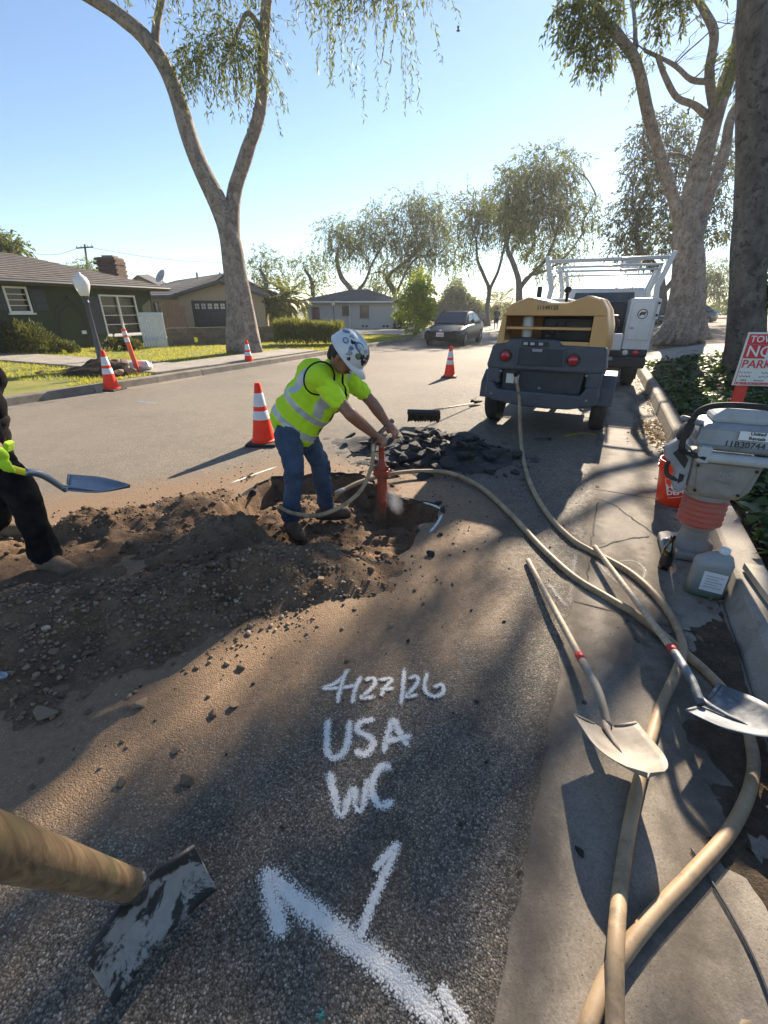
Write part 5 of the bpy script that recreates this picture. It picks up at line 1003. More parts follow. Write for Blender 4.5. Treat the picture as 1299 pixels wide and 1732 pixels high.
for px_ in (334, 373): c_ = at(px_, 471, 32.2); m = MB(); m.M = Mb; m.tube([c_-Vector((0,0,.3)), c_+Vector((0,0,.35))], .07, 8); m.build('vent_pipe', 'dish_grey', hB)
# satellite dish
dp = at(275, 472, 30.5); sd_ = thing('satellite_dish', 'grey satellite dish on the tan house roof', 'satellite dish', dp-Vector((0,0,.45))); m = MB(); m.lathe([(.02, 0), (.22, .03), (.36, .09), (.42, .14), (.41, .15), (.35, .11), (.2, .05), (.02, .02)], (0,0,.55), 20, rot=Rz(-.6) @ Rx(1.0)); m.build('dish', 'dish_grey', sd_, smooth=True)
m = MB(); m.tube([(0,0,-.1), (0,0,.5)], .025, 6); m.tube([(0,0,.45), (.2,-.35,.65)], .015, 5); m.box((.2,-.35,.68), (.06,.1,.06)); m.build('mast', 'dish_grey', sd_)
# ---------------- grey house
FC = Face(at(519, 557, 37), at(667, 557, 36.2)); hC = thing('grey_house', 'pale grey stucco house with dark hip roof and barred windows', 'house', FC.p(0, .1)); Mc = Matrix.Translation(-hC.location); LC = FC.L; zC = FC.sz(600, 511)[1]
wc = [box_h(FC, *b) for b in ((528, 521, 540, 538), (580, 518, 590, 532), (610, 518, 623, 536))]
m = MB(); m.M = Mc; wall_with_holes(m, FC, 0, LC, -.1, zC, wc); fc = lambda s, d, z: FC.p(s, z, -d); m.add([fc(LC,0,-.1), fc(LC,8,-.1), fc(LC,8,zC), fc(LC,0,zC), fc(0,0,-.1), fc(0,8,-.1), fc(0,8,zC), fc(0,0,zC)], [(0,1,2,3),(4,5,6,7)]); m.build('wall', 'stucco_grey', hC, fixn=False)
for h in wc: window(hC, FC, h, 0, bars=4, curtain=False, frame='iron', fw=.05)
cs = [fc(-.5,-.5,0), fc(LC+.5,-.5,0), fc(LC+.5,8.5,0), fc(-.5,8.5,0)]; zr = at(598, 490, 41).z; rf = hip_roof(hC, cs, zC+.08, fc(LC*.42, 4, zr), fc(LC*.62, 4, zr), 'shingle_grey'); c3 = [Vector((p.x, p.y, zC+.08)) for p in cs]; shingle_rows(rf, hC, c3[0], c3[1], fc(LC*.42, 4, zr), fc(LC*.62, 4, zr), 'shingle_grey')
m = MB(); m.M = Mc; m.tube([fc(-.5,-.55,zC), fc(LC+.5,-.55,zC)], .06, 6); s_ = FC.sz(592, 540)[0]; m.tube([FC.p(s_, zC, .06), FC.p(s_, .1, .06)], .035, 6); m.build('gutter_pipe', 'white_trim', hC)
for a in (612, 618, 647, 653): b_ = box_h(FC, a, 550, a+4, 553.5); m = MB(); m.M = Mc; rect(m, FC, *b_, -.01, .012); m.build('vent', 'window_dark', hC)
# hedge block right of the grey house
p = at(676, 548, 36); shrub('shrub', 'dark square hedge at the right corner of the grey house', p-Vector((0,0,.8)), (.5, .5, 1.4), 1500, 'leaf_dark', .14, .05, 77, .2)
# ---------------- lamps, pole, wires, flags
def lamp_post(label, base, top, globe_r, kind):
    t = thing('street_lamp', label, 'street lamp', base); h = top.z-base.z; m = MB(); m.lathe([(.11, 0), (.12, .05), (.085, .12), (.075, .4), (.06, .8), (.055, h-.3), (.075, h-.27), (.06, h-.22), (.09, h-.16), (.10, h-.12)], (0,0,0), 16); m.build('post', 'pole_paint', t, angle=40)
    m = MB(); r = globe_r; m.lathe([(.10, h-.12), (r*.82, h+.02), (r, h+.13), (r*.98, h+.22), (r*.78, h+.31), (r*.42, h+.37), (r*.25, h+.39), (.03, h+.43), (.01, h+.44)], (0,0,0), 20); m.build('lamp_globe', 'globe', t, smooth=True); return t
lb = gp(172, 612, .17); lp = lamp_post('dark street lamp with white acorn globe beside the dirt heap', lb, at(146, 492, lb.y), .185, 0)
lb2 = at(566, 560, 34); t = thing('garden_lamp', 'thin black garden lamp in front of the grey house', 'lamp', lb2); hh_ = at(566, 517, 34).z-lb2.z; m = MB(); m.tube([(0,0,0), (0,0,hh_)], .035, 8); m.build('post', 'iron', t); m = MB(); m.box((0,0,hh_+.15), (.22,.22,.28), taper=1.25); m.build('lantern', 'lamp_clear', t); m = MB(); m.box((0,0,hh_+.34), (.34,.34,.08), taper=.4); m.build('lantern_cap', 'iron', t)
ub = at(149, 500, 62); ut = at(143, 413, 62); t = thing('utility_pole', 'wooden utility pole with crossarm behind the green house', 'utility pole', (ub.x, 62, 0)); m = MB(); m.tube([(0,0,0), (ut.x-ub.x, 0, ut.z)], [.17, .11], 8); m.build('pole', 'timber_pole', t)
m = MB(); cz = at(143, 419, 62).z; m.box((ut.x-ub.x, -.15, cz), (2.1, .12, .14), rot=Ry(-.06)); m.build('crossarm', 'timber_pole', t)
for dx in (-.95, -.4, .4, .95): m = MB(); m.lathe([(.05, 0), (.07, .08), (.04, .14), (.03, .22)], (ut.x-ub.x+dx, -.15, cz+.07+.06*dx), 8); m.build('insulator', 'dish_grey', t)
for k, (pa, pb, lab) in enumerate((((150, 418), (430, 443), 'thin overhead wire from the pole towards the left tree'), ((40, 425), (135, 418), 'thin overhead wire left of the utility pole'), ((150, 455), (330, 480), 'low overhead wire above the tan house roof'))):
    a, b = at(*pa, 62), at(*pb, 66); m = MB(); m.tube([a.lerp(b, i/16)+Vector((0,0,-.6*math.sin(math.pi*i/16))) for i in range(17)], .02, 4); tag(m.build('overhead_wire', 'wire'), lab, 'wire', 'overhead wires')
for px_, py_, lab in ((330, 574, 'yellow utility flag in front of the block wall'), (471, 561, 'yellow utility flag at the left end of the hedge'), (106, 595, 'yellow utility flag lying low near the green house')):
    b_ = gp(px_, py_+14, .15) if px_ != 106 else gp(px_, 600, .15); t = thing('utility_flag', lab, 'flag', b_, 0, 'utility flags'); hh_ = max(.15, at(px_, py_-4, b_.y).z-b_.z); m = MB(); m.tube([(0,0,0), (.02,0,hh_)], .006, 5); m.build('stem', 'wire', t)
    m = MB(); m.add([(.02,0,hh_), (.14,.02,hh_-.04), (.16,-.01,hh_-.16), (.03,.01,hh_-.2)], [(0,1,2,3)]); m.prism([(.02, hh_), (.14, hh_-.04), (.15, hh_-.17), (.03, hh_-.2)], lambda a, b, d: (a, d, b), 0, .004); m.build('flag', 'flag_yellow', t)
# small dug-up heap round the lamp foot
xs = np.arange(-2.4, 1.9, .05); ys = np.arange(-1.3, 1.2, .05); X, Y = np.meshgrid(xs, ys, indexing='ij'); c0 = gp(140, 632, .15)
rr = np.hypot((X+.9)/1.3, (Y+.1)/.55); Zd = .02 + .24*np.exp(-((X-.55)**2/.4+(Y-.15)**2/.10)) + .10*np.exp(-(rr-1)**2/.08) - .02*(rr < .9) - .2*np.clip((np.hypot(X/1.75, Y/.62)-.65)*2, 0, 1) + .05*fbm(X*3+c0.x, Y*3, 2, 4); i = np.arange(X.size).reshape(X.shape); Fq = np.stack([i[:-1,:-1], i[1:,:-1], i[1:,1:], i[:-1,1:]], -1).reshape(-1, 4); Fq = Fq[Zd.ravel()[Fq].max(1) > -.03]
hu = head(12); ca, sa = math.cos(-hu+.2), math.sin(-hu+.2); o = finish('dirt_heap', np_mesh('dirt_heap', np.stack([c0.x + X.ravel()*ca - Y.ravel()*sa, c0.y + X.ravel()*sa + Y.ravel()*ca, .15+Zd.ravel()], 1), Fq), 'soil_dark', smooth=True); tag(o, 'heap of dark dug soil on the verge at the street lamp', 'dirt', kind='stuff')
for px_, py_, r in ((188, 622, .16), (197, 614, .14), (205, 622, .16), (213, 616, .17), (181, 612, .10), (222, 630, .13), (200, 632, .12), (167, 614, .09)):
    p = gp(px_, py_, .3); piece('broken_concrete', 1, (p.x, p.y, .34), (r, r*.8, r*.8), (random.uniform(-.5,.5), random.uniform(-.5,.5), random.uniform(0,6)), 'lump of broken concrete on the dirt heap behind the left cone', 'rubble', 'broken concrete behind the cone')
p = gp(244, 628, .16); m = MB(); m.ball((0,0,.1), .2, 8, sc=(1.3, .9, .7)); m.v = [tuple(Vector(q)*(1+.35*float(vnoise(q[0]*9, q[1]*9, q[2]*9)))) for q in m.v]; o = m.build('plastic_bag', 'plastic_bag', smooth=False); o.location = p; tag(o, 'crumpled clear plastic bag beside the orange post', 'plastic bag')
# bird
bp = at(775, 52, 30); t = thing('bird', 'small dark bird flying high above the street', 'bird', bp); m = MB(); m.ball((0,0,0), .05, 6, sc=(2, 1, .8)); m.add([(.03,.02,.02),(-.04,.02,.02),(-.1,.2,.1),(.02,.22,.09),(.03,-.02,.02),(-.04,-.02,.02),(-.1,-.2,.1),(.02,-.22,.09)], [(0,1,2,3),(4,5,6,7)]); m.build('body', 'bird_dark', t, fixn=False)
# ================================================================== VEHICLES AND MACHINES
def wheel(par, c, r, wd, side=1, rim_mat='alloy', rim_r=.62, spokes=0):
    m = MB(); R = Ry(math.pi/2); h = wd/2
    m.lathe([(r*rim_r, -h*.9), (r*.86, -h), (r*.96, -h*.82), (r, -h*.5), (r, h*.5), (r*.96, h*.82), (r*.86, h), (r*rim_r, h*.9)], c, 28, rot=R); w_ = m.build('wheel', 'rubber', par, angle=35)
    m = MB(); e = h*.75*side
    if spokes:
        m.lathe([(r*rim_r, h*.5), (r*rim_r, h*.86), (r*rim_r*.9, h*.84), (r*rim_r*.88, h*.3)], c, 28, rot=R if side > 0 else Ry(-math.pi/2))
        for k in range(spokes):
            a = 2*math.pi*k/spokes; d = Vector((0, math.cos(a), math.sin(a))); m.tube([Vector(c)+Vector((e,0,0)), Vector(c)+Vector((e*1.02,0,0))+d*r*rim_r*.95], [r*.10, r*.06], 6)
        m.lathe([(r*.14, -.01), (r*.14, h*.9), (.01, h*.95)], c, 14, rot=R if side > 0 else Ry(-math.pi/2))
    else: m.lathe([(r*rim_r*1.0, h*.7), (r*rim_r*.9, h*.45), (r*.32, h*.4), (r*.3, h*.85), (.01, h*.88)], c, 24, rot=R if side > 0 else Ry(-math.pi/2))
    m.build('rim', rim_mat, w_, angle=35); return w_
def rbox(par, name, c, d, mat, bevel=.02, rot=None, taper=1.0): m = MB(); m.box(c, d, rot, None, taper); return m.build(name, mat, par, bevel=bevel)
# ---------------- towable compressor
CR = -math.radians(27); CO = Vector((1.97, 5.64, 0)); comp = thing('air_compressor', 'tan and dark grey towable air compressor parked behind the truck', 'air compressor', CO, CR); FCm = Face(CO[:2], (CO + Rz(CR) @ Vector((1, 0, 0)))[:2])
if FCm.n.y > 0: FCm.n = -FCm.n
def CL(px, py): return FCm.sz(px, py)
# canopy: shell lofted along the machine
out = [(-.64, 1.02), (-.62, 1.22), (-.56, 1.46), (-.50, 1.56), (-.30, 1.635), (-.18, 1.60), (-.10, 1.575), (.16, 1.575), (.24, 1.60), (.36, 1.645), (.50, 1.61), (.58, 1.50), (.64, 1.30), (.66, 1.02)]
def oring(y, sx, dz): return [Vector((a*sx, y, 1.02+(b-1.02)*dz)) for a, b in out]
m = MB(); n = len(out); R_ = [oring(.03, .985, .975), oring(.10, 1.0, 1.0), oring(1.2, 1.04, 1.01), oring(2.05, 1.02, .99), oring(2.3, .92, .80)]
vs_ = [p for r in R_ for p in r]; fs_ = [(i*n+k, i*n+k+1, (i+1)*n+k+1, (i+1)*n+k) for i in range(4) for k in range(n-1)] + [tuple(4*n+k for k in range(n))]; m.add(vs_, fs_); can = m.build('canopy', 'canopy_tan', comp, angle=28)
so = can.modifiers.new('solid', 'SOLIDIFY'); so.thickness = .02; so.offset = -1
# rear face of the canopy with its open bay
bay = (-.53, .46, 1.15, 1.43); m = MB(); fn = lambda a, b, d: (a, d, b); sc_ = [(a*.985, 1.02+(b-1.02)*.975) for a, b in out]
top = [(-.575, 1.43), (-.545, 1.46), (-.49, 1.546), (-.296, 1.62), (-.177, 1.585), (-.099, 1.561), (.158, 1.561), (.236, 1.585), (.355, 1.63), (.493, 1.595), (.571, 1.488), (.597, 1.43)]
m.prism(top, fn, .022, .06); m.prism([(-.63, 1.02), (-.53, 1.02), (-.53, 1.428), (-.576, 1.428), (-.611, 1.215)], fn, .022, .06); m.prism([(.46, 1.02), (.65, 1.02), (.63, 1.29), (.598, 1.428), (.46, 1.428)], fn, .022, .06); m.prism([(-.528, 1.02), (.458, 1.02), (.458, 1.15), (-.528, 1.15)], fn, .022, .06)
m.build('rear_panel', 'canopy_tan', comp, bevel=.008)
m = MB(); m.add([(-.56, .5, 1.0), (.5, .5, 1.0), (.5, .5, 1.5), (-.56, .5, 1.5)], [(0,1,2,3)]); m.add([(-.56, .06, 1.12), (.5, .06, 1.12), (.5, .5, 1.12), (-.56, .5, 1.12)], [(0,1,2,3)]); m.build('bay_liner', 'canopy_inner', comp, fixn=False)
rbox(comp, 'bay_shelf', (-.035, .10, 1.29), (.98, .12, .03), 'canopy_tan', .008)
m = MB(); m.lathe([(.06, 0), (.065, .02), (.065, .22), (.05, .24)], (-.30, .25, 1.18), 16); m.build('filter', 'white_board', comp, smooth=False, angle=40)
rbox(comp, 'engine_block', (.16, .42, 1.27), (.60, .12, .30), 'black_plastic', .03)
for k in range(2): m = MB(); m.tube(spline([(-.1+k*.13, .2, 1.15), (-.05+k*.12, .17, 1.24), (.02+k*.12, .18, 1.22+.02*k), (.05+k*.1, .22, 1.36)], 5), .012, 6); m.build('engine_hose', 'rubber', comp)
M_ = plane_M((-.06, .0195, 1.515), (1, 0, 0), (0, 0, 1)); text_mesh('fleet_number', '11149125', .062, 'ink_black', comp, M_, bold=.001)
# grey polyethylene lower body
def front_poly(name, poly, y0, y1, mat, bevel=.02, par=None): m = MB(); m.prism(poly, fn, y0, y1); return m.build(name, mat, par or comp, bevel=bevel)
band = front_poly('tail_panel', [(-.70, .80), (.68, .80), (.70, .86), (.665, 1.10), (.16, 1.11), (.13, 1.165), (-.44, 1.175), (-.48, 1.12), (-.655, 1.10), (-.71, .86)], -.015, .35, 'poly_grey', .03)
front_poly('plate_recess', [(-.34, .86), (.22, .86), (.22, 1.06), (-.34, 1.07)], -.022, .0, 'poly_dark', .012, band)
front_poly('control_panel', [(-.30, 1.085), (.02, 1.08), (.02, 1.14), (-.30, 1.15)], -.024, .0, 'black_plastic', .008, band)
for x in (-.25, -.17, -.07): rbox(band, 'gauge_label', (x, -.025, 1.118), (.05, .006, .03), 'ink_grey', .002)
rbox(band, 'latch', (-.10, -.03, 1.045), (.12, .02, .035), 'steel_plate', .006)
for x in (-.33, .22): rbox(band, 'rib', (x+.0, -.02, .97), (.03, .03, .2), 'poly_grey', .01)
front_poly('recess_panel', [(-.50, .52), (.45, .52), (.47, .81), (-.52, .81)], .07, .3, 'poly_dark', .01)
front_poly('bumper', [(-.69, .64), (-.60, .66), (-.54, .56), (.47, .55), (.53, .66), (.66, .64), (.68, .50), (.63, .43), (.36, .37), (.10, .36), (-.2, .365), (-.60, .42), (-.70, .50)], -.06, .38, 'poly_grey', .025)
for x in (-.60, .60): front_poly('corner_post', [(x-.10, .62), (x+.07, .62), (x+.07, .83), (x-.10, .83)], -.005, .4, 'poly_grey', .03)
for x, z in ((-.52, .78), (.50, .78), (-.02, .60), (.55, .50), (-.6, .50)): m = MB(); m.lathe([(.016, 0), (.016, .014), (.008, .02)], (x, -.062 if z < .62 and abs(x) > .3 else -.0, z), 10, rot=Rx(math.pi/2)); m.build('bolt', 'steel_plate', comp)
for px_, py_ in ((856, 601), (970, 609)):
    x, z = CL(px_, py_); m = MB(); m.lathe([(.078, 0), (.078, .012), (.06, .02)], (x, -.016, z), 24, rot=Rx(math.pi/2)); tl = m.build('tail_light', 'rubber', comp, angle=40); m = MB(); m.lathe([(.058, .004), (.058, .03), (.045, .042), (.01, .046)], (x, -.018, z), 24, rot=Rx(math.pi/2)); m.build('lens', 'lamp_red', tl, smooth=True)
x, z = CL(872, 640); rbox(comp, 'valve_plate', (x-.05, .06, z-.01), (.16, .02, .12), 'sign_white', .004); m = MB(); m.tube([(x, .07, z+.05), (x, -.02, z+.05)], .03, 10); m.tube(spline([(x, -.02, z+.05), (x+.01, -.06, z+.02), (x+.02, -.07, z-.08)], 5), .02, 8); m.build('air_valve', 'black_plastic', comp)
rbox(comp, 'chassis', (0, 1.25, .55), (1.0, 2.0, .42), 'poly_dark', .03); rbox(comp, 'side_panel', (.635, 1.2, .92), (.03, 1.9, .2), 'canopy_tan', .01); rbox(comp, 'side_panel', (-.635, 1.2, .92), (.03, 1.9, .2), 'canopy_tan', .01)
for sx in (-1, 1):
    wheel(comp, (sx*.70, .70, .33), .33, .20, sx, 'steel_plate', .58)
    m = MB(); pr = [(-.46, .40), (-.42, .58), (-.24, .70), (.24, .70), (.42, .58), (.46, .40), (.50, .40), (.45, .61), (.26, .745), (-.26, .745), (-.46, .61), (-.50, .40)]
    m.prism(pr, lambda a, b, d: (sx*d, .70+a, b), .585, .83); m.build('fender', 'poly_grey', comp, bevel=.012)
m = MB(); m.tube([(0, .7, .33), (.7, .7, .33)], .03, 8); m.tube([(-.7, .7, .33), (0, .7, .33)], .03, 8); m.build('axle', 'iron', comp)
m = MB(); m.tube([(0, 2.2, .5), (0, 3.3, .48)], .05, 8); m.build('drawbar', 'iron', comp)
x, z = CL(945, 490); m = MB(); m.tube([(x, .9, 1.55), (x, .9, 1.70)], .02, 8); m.ball((x, .9, 1.73), .045, 8); m.build('exhaust_cap', 'black_plastic', comp, smooth=True)
m = MB(); m.tube([(-.42, 1.5, 1.55), (-.42, 1.5, 1.80)], .035, 10); m.build('exhaust_pipe', 'black_plastic', comp)
# ---------------- white utility truck
TRz = -math.radians(25.5); TO = Vector((4.08, 9.2, 0)); tk = thing('utility_truck', 'white utility truck with ladder rack parked at the right kerb', 'truck', TO, TRz)
def tb(name, c, d, mat='fleet_white', bevel=.02, par=None, rot=None): return rbox(par or tk, name, c, d, mat, bevel, rot)
for sx in (-1, 1):
    b_ = tb('side_box', (sx*.77, 1.25, 1.22), (.46, 2.5, .94), bevel=.03)
    tb('box_door', (sx*.77, -.012, 1.30), (.36, .02, .66), par=b_, bevel=.012); tb('handle', (sx*.64, -.03, 1.18), (.06, .03, .03), 'steel_plate', .006, b_)
    tb('rub_strip', (sx*1.005, -.01, 1.5), (.05, .05, .34), 'fleet_white', .01)
    for z in (1.40, 1.60): m = MB(); m.lathe([(.022, 0), (.022, .012), (.012, .016)], (sx*1.0, -.036, z), 12, rot=Rx(math.pi/2)); m.build('side_marker', 'black_plastic', tk)
    tb('wheel_skirt', (sx*.9, 1.1, .68), (.2, 1.2, .22), 'black_plastic', .03)
    wheel(tk, (sx*.80, 1.15, .37), .37, .25, sx, 'fleet_white', .6); wheel(tk, (sx*.80, 4.5, .37), .37, .25, sx, 'fleet_white', .6)
tb('bed_floor', (0, 1.25, .74), (1.1, 2.5, .1), 'poly_dark'); tb('tailgate', (0.0, .0, .93), (1.06, .06, .30)); tb('tailgate_panel', (.05, -.036, .93), (.7, .012, .18), par=tk); tb('bulkhead', (0, 2.45, 1.2), (1.08, .06, .9), 'poly_dark')
for k, (x, y, z, d, mt) in enumerate(((-.25, .9, 1.0, (.4, .5, .4), 'black_plastic'), (.2, 1.3, 1.05, (.45, .6, .5), 'poly_dark'), (.3, .6, 1.15, (.2, .3, .5), 'iron'), (-.1, 1.9, 1.2, (.6, .4, .6), 'black_plastic'))): tb('tool_box', (x, y, z), d, mt, .03)
m = MB(); m.tube(spline([(.1, .5, 1.3), (.2, .45, 1.45), (.32, .5, 1.3), (.25, .5, 1.15), (.12, .5, 1.2)], 6), .03, 8); m.build('hose_coil', 'rubber', tk, smooth=True)
tb('bumper', (0, -.10, .58), (1.96, .24, .20), 'black_plastic', .03); tb('rear_sill', (0, .04, .74), (1.98, .1, .14), 'black_plastic', .02); tb('mudflap', (.8, .9, .35), (.3, .02, .4), 'rubber', .004)
for x, mt, r in ((.62, 'lamp_clear', .05), (.80, 'lamp_red', .055), (-.80, 'lamp_red', .055), (-.62, 'lamp_clear', .05)): m = MB(); m.lathe([(r, 0), (r, .02), (r*.7, .03), (.005, .034)], (x, -.012, .745), 18, rot=Rx(math.pi/2)); m.build('tail_light', mt, tk, angle=40)
tb('hitch', (.35, -.22, .64), (.14, .1, .06), 'steel_plate', .01)
# cab
m = MB(); prof = [(2.62, .7), (2.62, 1.32), (2.78, 1.95), (3.0, 2.03), (4.0, 2.02), (4.35, 1.88), (4.75, 1.38), (5.7, 1.2), (5.85, .9), (5.8, .5), (2.7, .5)]
rg = []
for x, k in ((-.95, .94), (-.90, 1.0), (.90, 1.0), (.95, .94)): rg.append([Vector((x*(.88 if b > 1.5 else 1), 2.62+(a-2.62)*(1 if k == 1 else .995), .5+(b-.5)*(1 if k == 1 else .975))) for a, b in prof])
m.rings(rg); m.build('cab', 'fleet_white', tk, bevel=.03)
m = MB(); m.add([(-.70, 2.66, 1.45), (.70, 2.66, 1.45), (.64, 2.765, 1.86), (-.64, 2.765, 1.86)], [(0,1,2,3)]); o = m.build('rear_window', 'window_dark', tk, fixn=False); o.location = (0, -.03, 0)
# ladder rack
def bar(path, r=.035, mat='fleet_white', name='rack_bar'): m = MB(); m.tube(path, r, 8); return m.build(name, mat, tk, smooth=True)
for sx in (-1, 1):
    m = MB(); m.prism([(.60, 1.05), (.98, 1.05), (1.00, 1.60), (.93, 1.85), (1.10, 2.42), (1.02, 2.42), (.84, 1.90), (.88, 1.66)], lambda a, b, d: (sx*a, d, b), .02, .07) if False else m.prism([(.90, 1.50), (1.0, 1.50), (.95, 1.85), (1.10, 2.42), (1.02, 2.42), (.86, 1.88)], lambda a, b, d: (sx*a, d, b), .02, .10); m.build('rack_post', 'fleet_white', tk, bevel=.01)
    m = MB(); m.prism([(.90, 1.50), (1.0, 1.50), (.95, 1.85), (1.10, 2.42), (1.02, 2.42), (.86, 1.88)], lambda a, b, d: (sx*a, d, b), 2.3, 2.38); m.build('rack_post', 'fleet_white', tk, bevel=.01)
    m = MB(); m.prism([(.90, 1.70), (1.0, 1.70), (.95, 1.85), (1.10, 2.42), (1.02, 2.42), (.86, 1.88)], lambda a, b, d: (sx*a, d, b), 4.0, 4.08); m.build('rack_post', 'fleet_white', tk, bevel=.01)
    bar([(sx*1.04, .05, 2.28), (sx*1.04, 4.05, 2.28)], .022); bar([(sx*.9, .06, 1.95), (sx*1.0, .9, 2.28)], .022)
for y, z in ((.05, 2.33), (1.1, 2.30), (2.32, 2.30), (4.05, 2.30)): bar([(-1.04, y, z), (1.04, y, z)], .032 if y < .1 else .022)
m = MB()
for k in range(2): m.tube([(.25+k*.35, .3, 2.36), (.25+k*.35, 3.9, 2.36)], .022, 6)
for k in range(9): m.tube([(.25, .5+k*.4, 2.36), (.6, .5+k*.4, 2.36)], .014, 6)
tag(m.build('ladder', 'fleet_white', tk))
m = MB(); m.lathe([(.085, 0), (.085, .004)], (.77, -.024, 1.42), 26, rot=Rx(math.pi/2)); lg = m.build('round_logo', 'decal_black', tk); m = MB(); m.lathe([(.07, 0), (.07, .003)], (.77, -.029, 1.42), 26, rot=Rx(math.pi/2)); m.build('logo_field', 'ink_white', lg)
m = MB(); m.prism([(-.055, -.02), (-.05, .015), (-.02, .04), (.02, .035), (.05, .045), (.06, .02), (.045, -.01), (.04, -.04), (.02, -.015), (-.02, -.015), (-.035, -.045)], lambda a, b, d: (.77+a, d, 1.42+b), -.036, -.033); m.build('logo_beast', 'decal_brown', lg)
# ---------------- sedans
def sedan(name, label, loc, rotz, paint, plate=True):
    t = thing(name, label, 'car', loc, rotz, None); L = 4.65; W = .90                       # local: nose towards -y
    st = [(-2.30, .26, .54, .62), (-2.24, .22, .62, .76), (-2.0, .20, .72, .86), (-1.6, .20, .80, .90), (-1.1, .20, .90, .905), (-.5, .20, .94, .905), (.6, .20, .96, .905), (1.3, .20, .98, .90), (1.8, .24, 1.05, .87), (2.2, .30, 1.04, .80), (2.33, .42, .95, .70)]
    m = MB(); R_ = []
    for y, z0, z1, wd in st:
        h = z1-z0; R_.append([Vector((sx*wd*k, y, z0+h*q)) for sx, k, q in ((-1,.55,0),(-1,.94,.06),(-1,1,.35),(-1,.985,.62),(-1,.93,.86),(-1,.80,.97),(-1,.4,1.0),(1,.4,1.0),(1,.80,.97),(1,.93,.86),(1,.985,.62),(1,1,.35),(1,.94,.06),(1,.55,0))])
    m.rings(R_); m.build('body', paint, t, angle=30, bevel=0)
    gh = [(-1.15, .90, .90, .76), (-.60, .92, 1.18, .70), (-.15, .95, 1.38, .64), (.3, .95, 1.425, .62), (.9, .95, 1.40, .61), (1.35, .97, 1.28, .62), (1.8, 1.0, 1.08, .68)]
    m = MB(); R_ = []
    for y, z0, z1, wd in gh: h = z1-z0; R_.append([Vector((sx*(.80-(.80-wd)*q)*k, y, z0+h*q)) for sx, k, q in ((-1,1,0),(-1,1,.5),(-1,1,.9),(-1,.88,1.0),(1,.88,1.0),(1,1,.9),(1,1,.5),(1,1,0))])
    m.rings(R_, cap=False); o = m.build('roof', paint, t, angle=35)
    def quad(nm, pts, mat): m = MB(); m.add(pts, [tuple(range(len(pts)))]); return m.build(nm, mat, t, fixn=False)
    quad('windscreen', [(-.72,-1.10,.925), (.72,-1.10,.925), (.575,-.20,1.365), (-.575,-.20,1.365)], 'car_glass').location = (0, -.012, .02)
    quad('rear_window', [(-.6,1.78,1.11), (.6,1.78,1.11), (.52,1.30,1.31), (-.52,1.30,1.31)], 'car_glass').location = (0, .012, .02)
    for sx in (-1, 1):
        for nm, pts in (('side_window', [(-.72, 1.0), (.22, 1.0), (.20, 1.34), (-.28, 1.33)]), ('side_window', [(.30, 1.0), (1.35, 1.03), (1.05, 1.31), (.28, 1.34)])): quad(nm, [(sx*((.80-.17*min(1, (z-.97)/.40))+.012), y, z) for y, z in pts], 'car_glass')
        rbox(t, 'mirror', (sx*.95, -.62, 1.03), (.16, .1, .12), paint, .03)
        m = MB(); m.prism([(-.28, -.05), (.18, -.07), (.26, .03), (-.18, .02)], lambda a, b, d: (sx*(.66+a*.5), -2.22+abs(a+.25)*.25*1.0+d, .71+b), -.045, .1); m.build('headlight', 'headlamp', t, bevel=.008)
        m = MB(); m.prism([(-.3, -.05), (.22, -.05), (.22, .05), (-.3, .03)], lambda a, b, d: (sx*(.5+a), 2.24+d, .86+b), 0, .08); m.build('tail_light', 'lamp_red', t, bevel=.01)
        for y in (-1.38, 1.36): wheel(t, (sx*.80, y, .33), .33, .22, sx, 'alloy', .70, 5)
        for y in (-.1, .85): rbox(t, 'door_handle', (sx*.908, y+.25, .86), (.02, .18, .03), paint, .006)
    m = MB(); m.prism([(-.72, .30), (.72, .30), (.66, .44), (.70, .58), (-.70, .58), (-.66, .44)], lambda a, b, d: (a, d+abs(a)*.12, b), -2.335, -2.2); m.build('grille', 'black_plastic', t, bevel=.01)
    m = MB(); m.lathe([(.075, 0), (.075, .012), (.06, .016)], (0, -2.315, .665), 20, rot=Rx(math.pi/2) @ Matrix.Diagonal((1, .55, 1))); bd = m.build('badge', 'chrome', t); 
    for pts in ([(-.028, -2.336, .645), (-.016, -2.336, .69)], [(.016, -2.336, .642), (.028, -2.336, .687)], [(-.024, -2.336, .663), (.024, -2.336, .67)]): m = MB(); m.tube(pts, .006, 5); m.build('badge_bar', 'ink_black', bd)
    if plate:
        rbox(t, 'number_plate', (0, -2.36, .50), (.34, .02, .17), 'plate_white', .006); M_ = plane_M((0, -2.373, .49), (1, 0, 0), (0, 0, 1)); 
        m = MB(); m.prism([(-.16, -.075), (.16, -.075), (.16, .075), (-.16, .075)], lambda a, b, d: (a, d, .5+b), -2.374, -2.3725); m.build('plate_field', 'plate_white', t)
        for k in range(6): rbox(t, 'plate_mark', (-.115+k*.046, -2.377, .49), (.026, .004, .06), 'ink_red', .001)
    return t
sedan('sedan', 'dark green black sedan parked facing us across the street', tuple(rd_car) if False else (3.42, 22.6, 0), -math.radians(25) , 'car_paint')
o = sedan('sedan', 'dark sedan parked sideways far off behind the right trees', (20.8, 33.5, .40), math.radians(-78), 'car_paint_far', False)
